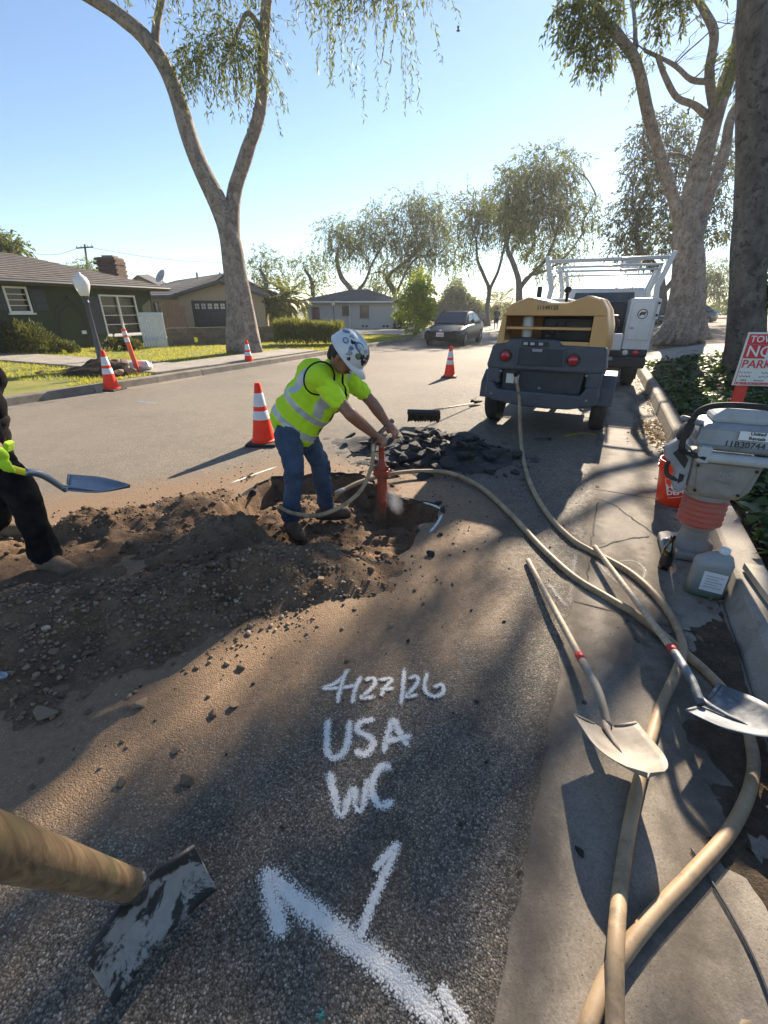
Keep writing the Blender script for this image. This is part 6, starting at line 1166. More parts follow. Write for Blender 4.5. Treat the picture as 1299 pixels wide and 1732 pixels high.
# ---------------- cones
def cone0():
    t = thing('traffic_cone', 'c', 'traffic cone', (0,0,0), 0, 'orange traffic cones'); m = MB(); m.box((0,0,.018), (.36, .36, .036)); m.build('cone_base', 'rubber', t, bevel=.012)
    def rr(z): return .135 - (.135-.032)*(z-.036)/(.71-.036)
    m = MB(); m.lathe([(.15, .034), (.15, .05), (rr(.06), .062), (rr(.2), .2), (rr(.5), .5), (rr(.69), .69), (.026, .71), (.01, .712)], (0,0,0), 28); m.build('cone_body', 'cone_orange', t, angle=45)
    for a, b in ((.30, .40), (.45, .60)): m = MB(); m.lathe([(rr(a)+.0005, a), (rr(a)+.003, a+.002), (rr(b)+.003, b-.002), (rr(b)+.0005, b)], (0,0,0), 28); m.build('reflective_band', 'cone_band', t, angle=45)
    return t
cones = [((190, 662), 'traffic cone standing against the left kerb beside the dirt heap', .3, 1.08), ((422, 622), 'traffic cone in front of the forked left tree', .1, 1.0), ((447, 752), 'nearest traffic cone just behind the bending worker', .45, 1.02), ((760, 640), 'traffic cone in the open road in front of the sedan', .2, 1.0), ((697, 566), 'tiny far traffic cone behind the sedan', .2, 1.0)]
c0_ = cone0()
for i, ((px_, py_), lab, rz, sc) in enumerate(cones):
    o = c0_ if i == 0 else copy_tree(c0_); p = gp(px_, py_-2); o.location = p; o.rotation_euler = (0, 0, rz+CR); o.scale = (sc,)*3; o['label'] = lab
# ---------------- orange delineator post and the sign
p = gp(234, 630, .17); t = thing('delineator_post', 'leaning orange delineator post with white bands beside the street lamp', 'post', p); tp = at(208, 556, p.y+.05)-p; R_ = frame_to(tp, (0,1,0)); Lp = tp.length
def along(name, z0, z1, wx, wy, mat, par, bevel=.008): m = MB(); m.box((R_ @ Vector((0,0,(z0+z1)/2))), (wx, wy, z1-z0), rot=R_); return m.build(name, mat, par, bevel=bevel)
along('post', -.05, Lp, .10, .035, 'post_orange', t)
for a, b in ((.70, .80), (.86, .94)): along('reflective_band', Lp*a, Lp*b, .102, .038, 'cone_band', t, .002)
ps = at(1240, 752, 4.3); t = thing('no_parking_sign', 'red and white tow away no parking sign on a red post in the ivy', 'sign', (ps.x-.10, 4.3, .26), -math.radians(14)); rbox(t, 'post', (0, .02, .42), (.105, .03, .86), 'post_red', .008)
SZ = .50; sg = thing('tmp', None, None); bpy.data.objects.remove(sg); tl_ = at(1259, 561, 4.28); ox = -.055; 
sh_ = MB(); sh_.box((.155+ox, -.006, .815), (.40, .012, .47)); sb = sh_.build('sign_board', 'sign_white', t, bevel=.004)
def sgn(name, x0, x1, z0, z1, mat, y=-.0135): m = MB(); m.box(((x0+x1)/2+ox, y, (z0+z1)/2), (x1-x0, .002, z1-z0)); return m.build(name, mat, sb)
sgn('red_header', -.03, .34, .945, 1.035, 'ink_red'); sgn('red_block', -.03, .145, .825, .944, 'ink_red'); sgn('overlay', .15, .34, .78, .94, 'plate_white')
for a, b, c, d in ((-.03, .34, .59, .595), (-.03, -.025, .59, .82), (.335, .34, .59, .78)): sgn('red_border', a, b, c, d, 'ink_red')
def stx(txt, x, z, size, mat, y=-.016, al='LEFT'): return text_mesh('lettering', txt, size, mat, sb, plane_M((x+ox, y, z), (1, 0, 0), (0, 0, 1)), .0006, .0012, al)
stx('TOW-AWAY', -.015, .99, .078, 'ink_white'); stx('NO', -.015, .883, .135, 'ink_white'); stx('PARKING', -.02, .772, .10, 'ink_red')
for k, (x, z, w_) in enumerate(((-.02, .70, .10), (.16, .70, .12), (-.01, .665, .09), (.15, .665, .13), (.01, .63, .05), (.12, .63, .08))):
    m = MB(); m.tube([(x+ox+w_*i/10, -.0145, z+.008*math.sin(i*2.1+k)) for i in range(11)], .0022, 4); m.build('handwriting', 'ink_black' if k % 3 else 'ink_blue', sb)
stx('BY ORDER OF POLICE DEPARTMENT', -.02, .604, .019, 'ink_red')
# ---------------- rammer
RZ_ = -math.radians(24); rp = Vector((2.06, 2.60, .004)); rm = thing('tamping_rammer', 'grey tamping rammer with red bellows standing at the kerb', 'rammer', rp, RZ_)
m = MB(); sole = [(-.16, -.10), (-.10, -.16), (.12, -.16), (.19, -.12), (.19, .14), (.12, .19), (-.10, .19), (-.16, .14)]; m.prism(sole, lambda a, b, d: (a, b, d), 0, .05); ft = m.build('foot_plate', 'rammer_dusty', rm, bevel=.015)
for a, b in ((-.125, -.08), (-.125, .02), (.15, -.06), (.15, .06)): m = MB(); m.lathe([(.014, .05), (.014, .058), (.006, .06)], (a, b, 0), 8); m.build('bolt', 'black_plastic', ft)
m = MB(); m.lathe([(.125, .048), (.12, .075), (.085, .11), (.08, .17), (.10, .195), (.105, .215)], (.02, .02, 0), 24); m.build('leg', 'rammer_dusty', rm, angle=40)
pr = [(.10, .205)]
for k in range(5): z = .215+k*.036; pr += [(.112, z), (.128, z+.012), (.128, z+.022), (.112, z+.034)]
pr += [(.10, .405)]; m = MB(); m.lathe(pr, (.02, .02, 0), 28); m.build('bellows', 'bellows_red', rm, smooth=True)
m = MB(); m.lathe([(.12, .40), (.125, .41), (.125, .43), (.11, .44)], (.02, .02, 0), 24); m.build('collar', 'rammer_dusty', rm, angle=40)
def loft4(name, par, secs, mat, bevel=.015):        # secs: (z, x0, x1, y0, y1)
    m = MB(); m.rings([[Vector((x0, y0, z)), Vector((x1, y0, z)), Vector((x1, y1, z)), Vector((x0, y1, z))] for z, x0, x1, y0, y1 in secs]); return m.build(name, mat, par, bevel=bevel)
bd = loft4('gear_case', rm, [(.43, -.10, .15, -.10, .14), (.50, -.13, .19, -.12, .15), (.665, -.14, .21, -.13, .16), (.69, -.13, .20, -.12, .15)], 'rammer_dusty', .02)
loft4('case_plate', bd, [(.46, -.085, .14, -.127, -.09), (.66, -.12, .185, -.142, -.10)], 'rammer_dusty', .008)
for a, b in ((-.09, .48), (.13, .48), (-.115, .64), (.175, .64)): m = MB(); m.lathe([(.009, 0), (.009, .01)], (a, -.13-.06*(b-.46), b), 8, rot=Rx(math.pi/2)); m.build('bolt', 'black_plastic', bd)
M_ = plane_M((.035, -.1415, .60), (1, 0, 0), (0, -.07, 1)); text_mesh('embossed_mark', 'MQ', .045, 'rammer_grey', bd, M_, .001, .001); M_ = plane_M((.035, -.1385, .55), (1, 0, 0), (0, -.07, 1)); text_mesh('embossed_mark', 'Mikasa', .034, 'rammer_grey', bd, M_, .001)
m = MB(); m.prism([(-.06, -.025), (.06, -.025), (.06, .03), (-.06, .03)], lambda a, b, d: (.035+a, d-(b)*.07, .60+b), -.1395, -.1385); m.build('mark_frame', 'rammer_dusty', bd)
# slotted side bracket
m = MB(); br = [(-.30, .72), (-.24, .78), (-.20, .76), (-.14, .70), (-.135, .46), (-.17, .44), (-.205, .47), (-.215, .58), (-.29, .66)]; m.prism(br, lambda a, b, d: (a, d, b), -.11, -.03); bk_ = m.build('side_bracket', 'rammer_grey', rm, bevel=.012)
for pl in ([(-.255, .69), (-.225, .73), (-.165, .66), (-.17, .60)], [(-.185, .50), (-.16, .52), (-.16, .56), (-.19, .57)]): m = MB(); m.prism(pl, lambda a, b, d: (a, d, b), -.114, -.107); m.build('slot', 'black_plastic', bk_, bevel=.004)
m = MB(); m.tube(spline([(-.19, -.10, .52), (-.25, -.11, .55), (-.265, -.10, .62), (-.22, -.09, .66), (-.2, -.08, .60)], 6), .013, 8); m.build('fuel_line', 'rubber', rm, smooth=True)
# roller bar and mounts
m = MB(); m.tube([(-.11, -.17, .705), (.24, -.17, .705)], .03, 14); m.build('roller_bar', 'rammer_light', rm, smooth=False, angle=40)
for x in (-.11, .26): rbox(rm, 'roller_mount', (x, -.16, .72), (.07, .08, .10), 'rammer_light', .015)
# tank, cap, air cleaner
tk_ = loft4('fuel_tank', rm, [(.73, -.13, .27, -.13, .14), (.78, -.17, .31, -.155, .17), (.86, -.16, .30, -.145, .17), (.895, -.12, .27, -.11, .14)], 'rammer_grey', .03); loft4('top_cover', rm, [(.89, -.10, .18, -.08, .12), (.93, -.10, .19, -.07, .12), (.975, -.04, .15, -.04, .09)], 'rammer_light', .02)
nrm = (0, -.12, 1); M_ = plane_M((.09, -.156, .845), (1, 0, 0), (0, .12, 1)); rb = MB(); rb.prism([(-.02, -.022), (.15, -.022), (.15, .026), (-.02, .026)], lambda a, b, d: (.05+a, -.1565+.11*(b)+d, .842+b), -.003, .002); rb.build('label', 'ink_white', tk_); text_mesh('lettering', 'United\nRentals', .026, 'ink_black', tk_, plane_M((.115, -.1615, .846), (1, 0, 0), (0, .11, 1)), .0006, .0006)
text_mesh('handwriting', '11B30744', .048, 'ink_black', tk_, plane_M((.07, -.1585, .79), (1, 0, .0), (0, .08, 1)), .0008)
m = MB(); m.tube(spline([(-.20, -.10, .70), (-.225, -.14, .75), (-.225, -.16, .86), (-.19, -.17, .97), (-.08, -.18, 1.01), (.15, -.19, 1.01), (.36, -.19, .99), (.42, -.16, .93), (.43, -.1, .82), (.38, -.05, .74)], 8), .017, 10); m.build('handle_loop', 'rubber', rm, smooth=True)
m = MB(); m.tube(spline([(-.20, -.12, .71), (-.14, -.18, .705), (-.10, -.19, .70)], 5), .016, 8); m.build('handle_end', 'rubber', rm, smooth=True)
m = MB(); m.lathe([(.02, 0), (.055, .01), (.06, .05), (.045, .06)], (-.19, -.10, .82), 18, rot=Ry(-1.3)); m.build('throttle_knob', 'black_plastic', rm, angle=40); m = MB(); m.tube([(-.15, -.08, .88), (-.27, -.16, .92)], [.02, .014], 8); m.build('choke_lever', 'rammer_grey', rm, smooth=True)
m = MB(); m.lathe([(.03, 0), (.035, .01), (.03, .02), (.018, .02), (.018, 0)], (-.14, -.08, .07), 16, rot=Rx(1.1)); m.build('lifting_ring', 'steel_plate', rm, smooth=True)
# ---------------- bucket, bottle, jug, board
def wrap_text(par, txt, size, mat, R0, z0, ang, roll, taper=0, bold=.001):
    o = text_mesh('lettering', txt, size, mat, par, Matrix.Identity(4), .0008, bold)
    c, s = math.cos(roll), math.sin(roll); me = o.data
    bm = bmesh.new(); bm.from_mesh(me); bmesh.ops.subdivide_edges(bm, edges=[e for e in bm.edges if e.calc_length() > .02], cuts=2); bm.to_mesh(me); bm.free()
    for v in me.vertices:
        x, y = v.co.x*c-v.co.y*s, v.co.x*s+v.co.y*c; a = ang + x/R0; r = R0 + taper*(y+z0) + v.co.z + .0015; v.co = (r*math.cos(a), r*math.sin(a), z0+y)
    me.update(); return o
bp_ = gp(1128, 858); bk = thing('bucket', 'orange plastic bucket with white lettering behind the rammer', 'bucket', (bp_.x+.10, bp_.y+.10, .004)); m = MB(); tpx = .06
def br_(z): return .125 + .045*z/.37
m.lathe([(.118, 0), (br_(0), .008), (br_(.30), .30), (br_(.30)+.012, .302), (br_(.31)+.012, .315), (br_(.31), .318), (br_(.335), .335), (br_(.335)+.010, .337), (br_(.345)+.010, .349), (br_(.37), .352), (br_(.37)+.004, .372), (br_(.37)-.006, .372), (br_(.3)-.005, .30), (.118, .012), (.001, .011)], (0,0,0), 36); m.build('pail', 'bucket_orange', bk, angle=40)
va = math.atan2(-bp_.y, -bp_.x); lab_ = thing('x', None, None); bpy.data.objects.remove(lab_)
for txt, dz, sz_ in (('THE', .052, .024), ('HOME', .022, .062), ('DEPOT', -.028, .054)): c_, s_ = math.cos(.32), math.sin(.32); wrap_text(bk, txt, sz_, 'ink_white', .145, .175+dz*c_, va+.18-dz*s_/.145*.5, .32, .1, .002)
def wrap_line(par, pts, mat, R0, wd=.0035):
    m = MB(); P3 = []
    for (x0, y0), (x1, y1) in zip(pts, pts[1:]):
        for k in range(8): x, y = x0+(x1-x0)*k/8, y0+(y1-y0)*k/8; a = va+.18+x/.145; r = br_(.175+y)+.001; P3.append((r*math.cos(a), r*math.sin(a), .175+y))
    m.tube(P3, wd, 5); return m.build('label_frame', mat, par)
c_, s_ = math.cos(.32), math.sin(.32); sq = [(x*c_-y*s_, x*s_+y*c_) for x, y in ((-.095, -.075), (.095, -.075), (.095, .09), (-.095, .09), (-.095, -.075))]; wrap_line(bk, sq, 'ink_white', .145, .0022)
m = MB(); m.tube(spline([(.17*math.cos(va+1.5), .17*math.sin(va+1.5), .30), (.20*math.cos(va+.9), .20*math.sin(va+.9), .20), (.2*math.cos(va), .2*math.sin(va), .14), (.20*math.cos(va-.9), .20*math.sin(va-.9), .2), (.17*math.cos(va-1.5), .17*math.sin(va-1.5), .30)], 6), .003, 5); 
m = MB(); m.tube([(.0, .02, .2), (.05, .1, .42)], .012, 6); m.box((.06, .0, .36), (.08, .1, .1)); m.build('contents', 'plate_white', bk)
p = gp(1122, 962); t = thing('bottle', 'black glass bottle standing in front of the rammer foot', 'bottle', (p.x, p.y, .004)); m = MB(); m.lathe([(.030, 0), (.034, .006), (.034, .12), (.030, .145), (.016, .175), (.013, .215), (.016, .218), (.016, .23), (.012, .232)], (0,0,0), 22); m.build('glass', 'bottle_black', t, angle=40); m = MB(); m.lathe([(.0345, .03), (.0348, .032), (.0348, .10), (.0345, .102)], (0,0,0), 22); m.build('label', 'decal_black', t)
p = gp(1192, 1012); t = thing('fluid_jug', 'translucent grey green plastic jug beside the kerb', 'jug', (p.x+.02, p.y+.05, .004), -.55); m = MB(); sec = [(0, .085, .055), (.012, .095, .062), (.02, .092, .06), (.19, .092, .06), (.215, .088, .057), (.25, .06, .045), (.268, .03, .028), (.275, .024, .024)]; R_ = []
for z, a, b in sec: R_.append([Vector((a*math.copysign(abs(math.cos(q))**.55, math.cos(q)) + (.03*max(0, (z-.2)/.075)), b*math.copysign(abs(math.sin(q))**.55, math.sin(q)), z)) for q in [2*math.pi*k/24 for k in range(24)]])
m.rings(R_); m.build('jug_body', 'jug_plastic', t, angle=40); m = MB(); m.lathe([(.024, .273), (.026, .276), (.026, .300), (.022, .303)], (.03, 0, 0), 20); m.build('cap', 'plate_white', t, angle=40); rbox(t, 'label', (.02, -.0605, .11), (.11, .002, .12), 'plate_white', .0005)
for k in range(5): rbox(t, 'label_print', (.02-.01*(k % 2), -.0622, .145-k*.017), (.08-.02*(k % 2), .0012, .006), 'ink_grey', 0)
p = gp(1288, 1010, .16); rbox(None, 'wood_board', (0, 0, 0), (.09, .55, .04), 'board_wood', .004); o = bpy.data.objects['wood_board']; o.location = (p.x+.05, p.y, .18); o.rotation_euler = (0, 0, -math.radians(20)); tag(o, 'pale wooden board lying on top of the kerb', 'board')
# ================================================================== PEOPLE
def cap(a, b, ra, rb): return ('c', a, b, ra, rb)
def folds(amp, fx, fz, s=0): return lambda x, y, z: amp*.7*fbm(x*fx+s, y*fx, z*fz, 2) - amp*1.3*(1-2.2*np.abs(vnoise((x+.6*z)*fx*1.1+s, y*fx*1.1, (z-.5*x)*fz*1.5))).clip(0, 1) - amp*.8*(1-2.2*np.abs(vnoise((x-.5*z)*fx*1.9+s, y*fx*1.9, (z+.7*x)*fz*2.3+5))).clip(0, 1)
def mesh_part(name, me, mats, par, mi=None, loc=None):
    if loc is not None: me.transform(Matrix.Translation(-loc))
    return finish(name, me, mats, par, smooth=True, mi=mi)
def centroids(me):
    n = len(me.polygons); c = np.empty(n*3, np.float32); me.polygons.foreach_get('center', c); return c.reshape(-1, 3)
def hand(parts, wrist, palm, fdir, side, curl, r=.0105, thumb=None, spread=.019):
    """palm and five bent fingers closing round a bar; fdir finger direction, side across the knuckles, curl the way they bend"""
    wrist, palm = Vector(wrist), Vector(palm); fdir, side, curl = (Vector(v).normalized() for v in (fdir, side, curl))
    parts.append(cap(wrist, palm, .030, .036)); parts.append(('e', palm, (.044, .030, .046), frame_to(side, fdir)))
    for k, L in enumerate((.85, 1.0, .95, .78)):
        a = palm + side*spread*(k-1.5)*1.15 + fdir*.028; b = a + (fdir*.8+curl*.5).normalized()*.036*L; c = b + (fdir*-.15+curl).normalized()*.030*L; d = c + (curl*.5-fdir).normalized()*.024*L
        parts += [cap(a, b, r*1.1, r), cap(b, c, r, r*.95), cap(c, d, r*.95, r*.8)]
    t0 = palm - side*.036 - fdir*.012; t1 = t0 + ((thumb or (curl-side*.3))).normalized()*.036 if thumb is None else t0 + Vector(thumb).normalized()*.036; t2 = t1 + (curl*.7+fdir*.6+side*.4).normalized()*.032; parts += [cap(t0, t1, r*1.3, r*1.15), cap(t1, t2, r*1.15, r*.9)]
def boot(parts, ank, toe_dir, sole_z, L=.28):
    ank = Vector(ank); d = Vector((toe_dir[0], toe_dir[1], 0)).normalized(); heel = Vector((ank.x, ank.y, sole_z)) - d*.06; toe = heel + d*(L-.06)
    parts += [cap(heel+Vector((0,0,.045)), toe+Vector((0,0,.046)), .048, .050), cap(ank+Vector((0,0,.02)), heel+d*.05+Vector((0,0,.06)), .058, .055), cap(heel+d*.10+Vector((0,0,.07)), toe-d*.05+Vector((0,0,.062)), .054, .046), cap(ank, ank+Vector((0,0,.09)), .058, .060)]
    return heel, toe, d
def sole_mesh(par, heel, toe, d, mat='sole', loc=Vector()):
    s = Vector((-d.y, d.x, 0)); m = MB(); pts = []
    for k in range(20):
        a = 2*math.pi*k/20; c_, s_ = math.cos(a), math.sin(a); f = (c_+1)/2; pts.append(heel.lerp(toe, f) + d*(.045 if c_ > 0 else -.045)*abs(c_)**.6 + s*s_*(.047+.006*f))
    m.rings([[Vector((p.x, p.y, heel.z+z))-loc for p in pts] for z in (.0, .028)]); return m.build('sole', mat, par, bevel=.004)
# ---------------- worker with the breaker
W0 = Vector((-.62, 3.22, -.13)); wk = thing('person', 'worker in yellow vest and stickered white hard hat bending over a red breaker', 'person', W0)
pel = at(497, 716, 3.30); nk = at(566, 624, 3.22); fw = Vector((.93, -.30, 0)).normalized(); lf = Vector((.30, .93, 0)).normalized()      # facing, his left
spn = (nk-pel).normalized(); chest = pel.lerp(nk, .62)
shR = nk - lf*.185 - spn*.055 + fw*.0; shL = nk + lf*.185 - spn*.055 + fw*.03
elR, elL = at(592, 700, 2.98), at(630, 682, 3.38); haR, haL = at(636, 738, 3.22), at(656, 719, 3.40)
hipR, hipL = pel - lf*.095 - Vector((0,0,.06)), pel + lf*.095 - Vector((0,0,.06)); knR, knL = at(497, 796, 3.08), at(541, 783, 3.38); anR, anL = at(493, 884, 3.13), at(553, 866, 3.42)
anR.z = -.02; anL.z = -.03; 
hd = at(584, 600, 3.12); hfw = Vector((.62, -.20, -.76)).normalized(); hup = Vector((.72, -.26, .64)).normalized(); hlf = hup.cross(hfw).normalized()
RH = Matrix((hlf, hfw, hup)).transposed()                                     # head axes: x left, y face, z crown
body = [cap(pel, chest, .105, .115), cap(chest, nk, .11, .06), cap(nk - spn*.03, hd - hup*.05, .058, .055), ('e', hd, (.074, .092, .112), RH), ('e', hd + RH @ Vector((0, .045, -.065)), (.052, .05, .055), RH),
  cap(shR, elR, .050, .043), cap(elR, elR.lerp(haR, .35), .046, .045), cap(elR.lerp(haR, .35), haR, .045, .029), cap(shL, elL, .052, .043), cap(elL, elL.lerp(haL, .35), .046, .045), cap(elL.lerp(haL, .35), haL, .045, .029), cap(hipR, knR, .075, .055), cap(knR, anR, .05, .04), cap(hipL, knL, .075, .055), cap(knL, anL, .05, .04)]
for p_, r_ in (((0, .098, -.022), (.014, .018, .024)), ((0, .088, -.070), (.026, .012, .007)), ((0, .086, -.082), (.022, .012, .008)), ((.030, .080, .018), (.026, .014, .008)), ((-.030, .080, .018), (.026, .014, .008)), ((.076, -.004, -.012), (.010, .020, .032)), ((-.076, -.004, -.012), (.010, .020, .032))): body.append(('e', hd + RH @ Vector(p_), r_, RH))
bar_d = (haL-haR).normalized(); down = Vector((0,0,-1))
for ha, el in ((haR, elR), (haL, elL)): hand(body, ha - (ha-el).normalized()*.02, ha + (ha-el).normalized()*.035, (ha-el).normalized()*.6 + fw*.6, -bar_d, down*.9 + fw*.1)
mesh_part('body', blob(body, .0065, 3), 'skin', wk, loc=W0)
# hair, moustache, eyes
hr = [('e', hd + RH @ Vector((0, -.018, .012)), (.080, .088, .105), RH), cap(hd + RH @ Vector((0, -.07, -.04)), hd + RH @ Vector((0, -.06, -.08)), .045, .035)]
mesh_part('hair', blob(hr, .008, 2), 'hair', wk, loc=W0)
m = MB(); m.M = Matrix.Translation(-W0); m.tube([hd + RH @ Vector(p) for p in ((-.032, .088, -.066), (-.012, .104, -.056), (.012, .104, -.056), (.032, .088, -.066))], .007, 6); m.build('moustache', 'hair', wk, smooth=True)
for sx in (-1, 1): m = MB(); m.M = Matrix.Translation(-W0); m.ball(hd + RH @ Vector((sx*.030, .084, .004)), .010, 6); m.build('eye', 'decal_black', wk, smooth=True)
# t-shirt: sleeves to above the elbow
def cut(a, b, t): return Vector(a).lerp(Vector(b), t)
tors = [('e', pel.lerp(nk, .0) + fw*.01, (.195, .155, .15), frame_to(spn, lf).copy()), ('e', pel.lerp(nk, .12), (.20, .155, .16), frame_to(spn, lf).copy()), ('e', pel.lerp(nk, .40), (.200, .160, .18), frame_to(spn, lf)), ('e', pel.lerp(nk, .70), (.215, .145, .16), frame_to(spn, lf)), cap(shR, shL, .085, .085), cap(chest, nk - spn*.02, .14, .085)]
def torso(extra): return [('e', p[1], tuple(k+extra for k in p[2]), p[3]) if p[0] == 'e' else ('c', p[1], p[2], p[3]+extra, p[4]+extra) for p in tors]
FRM = frame_to(spn, lf)
shirt = torso(.004) + [cap(shR, cut(shR, elR, .60), .082, .075), cap(shL, cut(shL, elL, .62), .082, .075)]
mesh_part('shirt', blob(shirt, .011, 4, wr=folds(.009, 10, 7, 2)), 'hivis', wk, loc=W0)
# vest: slightly larger torso, reflective bands by place on the body
vm = blob(torso(.014) , .010, 4, wr=folds(.006, 8, 5, 5)); C_ = centroids(vm); rel = C_ - np.array(pel[:]); Lt = (nk-pel).length
tt = rel @ np.array(spn[:]) / Lt; ll = rel @ np.array(lf[:]); fr = rel @ np.array(spn.cross(lf).normalized()[:]); front = np.sign((Vector(spn.cross(lf)).dot(fw)))*fr
lean = tt - .10*front/.15*0
mi = np.zeros(len(C_), int)
mi[(np.abs(lean-.06) < .050) | (np.abs(lean-.34) < .050)] = 1
strap = (np.abs(np.abs(ll)-.105) < .024) & (tt > .36) & (np.abs(front) > .075); mi[strap] = 1
mi[(np.abs(ll) < .012) & (front > .0)] = 2
mi[((np.abs(np.abs(lean-.06)-.058) < .010) | (np.abs(np.abs(lean-.34)-.058) < .010))] = 3
mi[(tt < -.33)] = 2
vest = mesh_part('vest', vm, ['hivis_mesh', 'reflective', 'black_cloth', 'hivis'], wk, mi=mi, loc=W0)
m = MB(); m.M = Matrix.Translation(-W0)
for sh_, sg in ((shR, -1), (shL, 1)):                                             # black piping round the arm holes
    ax = lf*sg; u1 = spn; u2 = ax.cross(u1); c_ = sh_ - ax*.005; m.tube([c_ + (u1*math.cos(a)*.108 + u2*math.sin(a)*.100) - ax*.028*math.cos(a) for a in [2*math.pi*k/28 for k in range(29)]], .006, 6, cap=False)
m.tube([nk + (lf*math.cos(a)*.088 + fw*math.sin(a)*.085) + spn*(.035-.06*max(0, math.sin(a))) for a in [2*math.pi*k/28 for k in range(29)]], .010, 6, cap=False)
m.build('piping', 'black_cloth', vest, smooth=True)
# jeans
jn = [('e', pel - spn*.02, (.185, .150, .13), FRM), cap(hipR, cut(hipR, knR, .5), .118, .098), cap(cut(hipR, knR, .5), knR, .098, .082), cap(knR, cut(knR, anR, .5), .082, .078), cap(cut(knR, anR, .5), anR+Vector((0,0,.04)), .078, .082), cap(hipL, cut(hipL, knL, .5), .118, .098), cap(cut(hipL, knL, .5), knL, .098, .082), cap(knL, cut(knL, anL, .5), .082, .078), cap(cut(knL, anL, .5), anL+Vector((0,0,.04)), .078, .082)]
mesh_part('jeans', blob(jn, .010, 4, wr=folds(.009, 8, 7, 1)), 'denim', wk, loc=W0)
for an, td in ((anR, (.55, -.85)), (anL, (.97, .10))):
    bp2 = []; h_, t_, d_ = boot(bp2, an, td, -.135 if an is anR else -.145); bo = mesh_part('boot', blob(bp2, .008, 3, wr=folds(.002, 20, 20, 3)), 'boot_brown', wk, loc=W0); sole_mesh(bo, h_, t_, d_, loc=W0)
# hard hat with stickers
m = MB(); m.M = Matrix.Translation(-W0) @ Matrix.Translation(hd + RH @ Vector((0, 0, .028))) @ RH.to_4x4(); rs = []
for k in range(11): a = math.pi/2*k/10; rs.append([Vector((.122*math.cos(a)**.75*math.cos(q) if a < 1.56 else .001*math.cos(q), .142*math.cos(a)**.75*math.sin(q) if a < 1.56 else .001*math.sin(q), .132*math.sin(a))) for q in [2*math.pi*i/36 for i in range(36)]])
m.rings(rs, cap=False); hat = m.build('hard_hat', 'hat_shell', wk, smooth=True)
m = MB(); m.M = Matrix.Translation(-W0) @ Matrix.Translation(hd + RH @ Vector((0, 0, .028))) @ RH.to_4x4(); o1 = []; o2 = []
for i in range(40):
    q = 2*math.pi*i/40; s_ = max(0, math.sin(q)); o1.append(Vector((.121*math.cos(q), .141*math.sin(q), .004))); o2.append(Vector(((.130)*math.cos(q), .146*math.sin(q) + .060*s_**1.5, -.004-.018*s_)))
m.rings([o1, o2, [p-Vector((0,0,.005)) for p in o2], [p-Vector((0,0,.006)) for p in o1]], cap=False); m.build('brim', 'hat_shell', hat, smooth=True)
m = MB(); m.M = Matrix.Translation(-W0) @ Matrix.Translation(hd + RH @ Vector((0, 0, .028))) @ RH.to_4x4(); m.tube([Vector((0, .10*math.cos(a)*1.36, .137*math.sin(a))) for a in [math.pi*k/20 for k in range(2, 19)]], [.010]*17, 6, flat=.5); m.build('crest', 'hat_shell', hat, smooth=True)
g = random.Random(4)
def hat_pt(lon, lat, off=.002): a = lat; return Vector((.122*math.cos(a)**.75*math.cos(lon), .142*math.cos(a)**.75*math.sin(lon), .132*math.sin(a)))*(1+off/.13)
def sticker(lon, lat, r, mat, shape='round', off=.0025, inner=None):
    c_ = hat_pt(lon, lat); n_ = (c_ / Vector((.122**1, .142, .132)).length).normalized(); m = MB(); m.M = Matrix.Translation(-W0) @ Matrix.Translation(hd + RH @ Vector((0, 0, .028))) @ RH.to_4x4(); ps = []
    for k in range(16):
        a = 2*math.pi*k/16; rr = r*(1 if shape == 'round' else g.uniform(.45, 1.25)); ps.append(hat_pt(lon + rr*math.cos(a)/(.125*max(.25, math.cos(lat))), min(1.5, lat + rr*math.sin(a)/.13), off))
    m.add(ps + [hat_pt(lon, lat, off+.0008)], [(k, (k+1) % 16, 16) for k in range(16)]); m.build('sticker', mat, hat, fixn=False)
    if inner: sticker(lon, lat, r*.62, inner, shape, off+.0012)
for lon, lat, r, mt, sh_, inn in ((2.6, 1.0, .034, 'decal_blue', 'round', 'decal_silver'), (2.62, 1.02, .014, 'decal_brown', 'round', None), (1.2, 1.05, .024, 'decal_black', 'round', 'decal_grey'), (1.7, .72, .032, 'decal_brown', 'star', None), (1.95, .42, .024, 'decal_black', 'star', None), (2.25, .62, .024, 'decal_black', 'star', None), (2.45, .55, .020, 'decal_green', 'round', None), (1.05, .55, .026, 'decal_grey', 'round', 'decal_brown'), (2.0, 1.0, .022, 'decal_silver', 'round', 'decal_grey'), (2.35, .85, .022, 'decal_green', 'round', 'decal_silver'), (3.0, .6, .018, 'decal_blue', 'star', None), (3.15, .9, .016, 'decal_black', 'star', None), (2.9, .35, .02, 'decal_grey', 'star', None), (3.5, .6, .02, 'decal_blue', 'round', 'decal_silver'), (3.6, 1.0, .02, 'decal_grey', 'star', None), (.6, .8, .024, 'decal_black', 'round', 'decal_silver'), (1.45, .40, .02, 'decal_green', 'round', None), (4.2, .8, .03, 'decal_blue', 'star', None), (5.2, .8, .03, 'decal_black', 'round', 'decal_silver'), (1.57, .08, .007, 'decal_black', 'round', None), (.3, 1.2, .02, 'decal_blue', 'star', None), (2.75, .15, .012, 'decal_black', 'star', None)): sticker(lon, lat, r, mt, sh_, inner=inn)
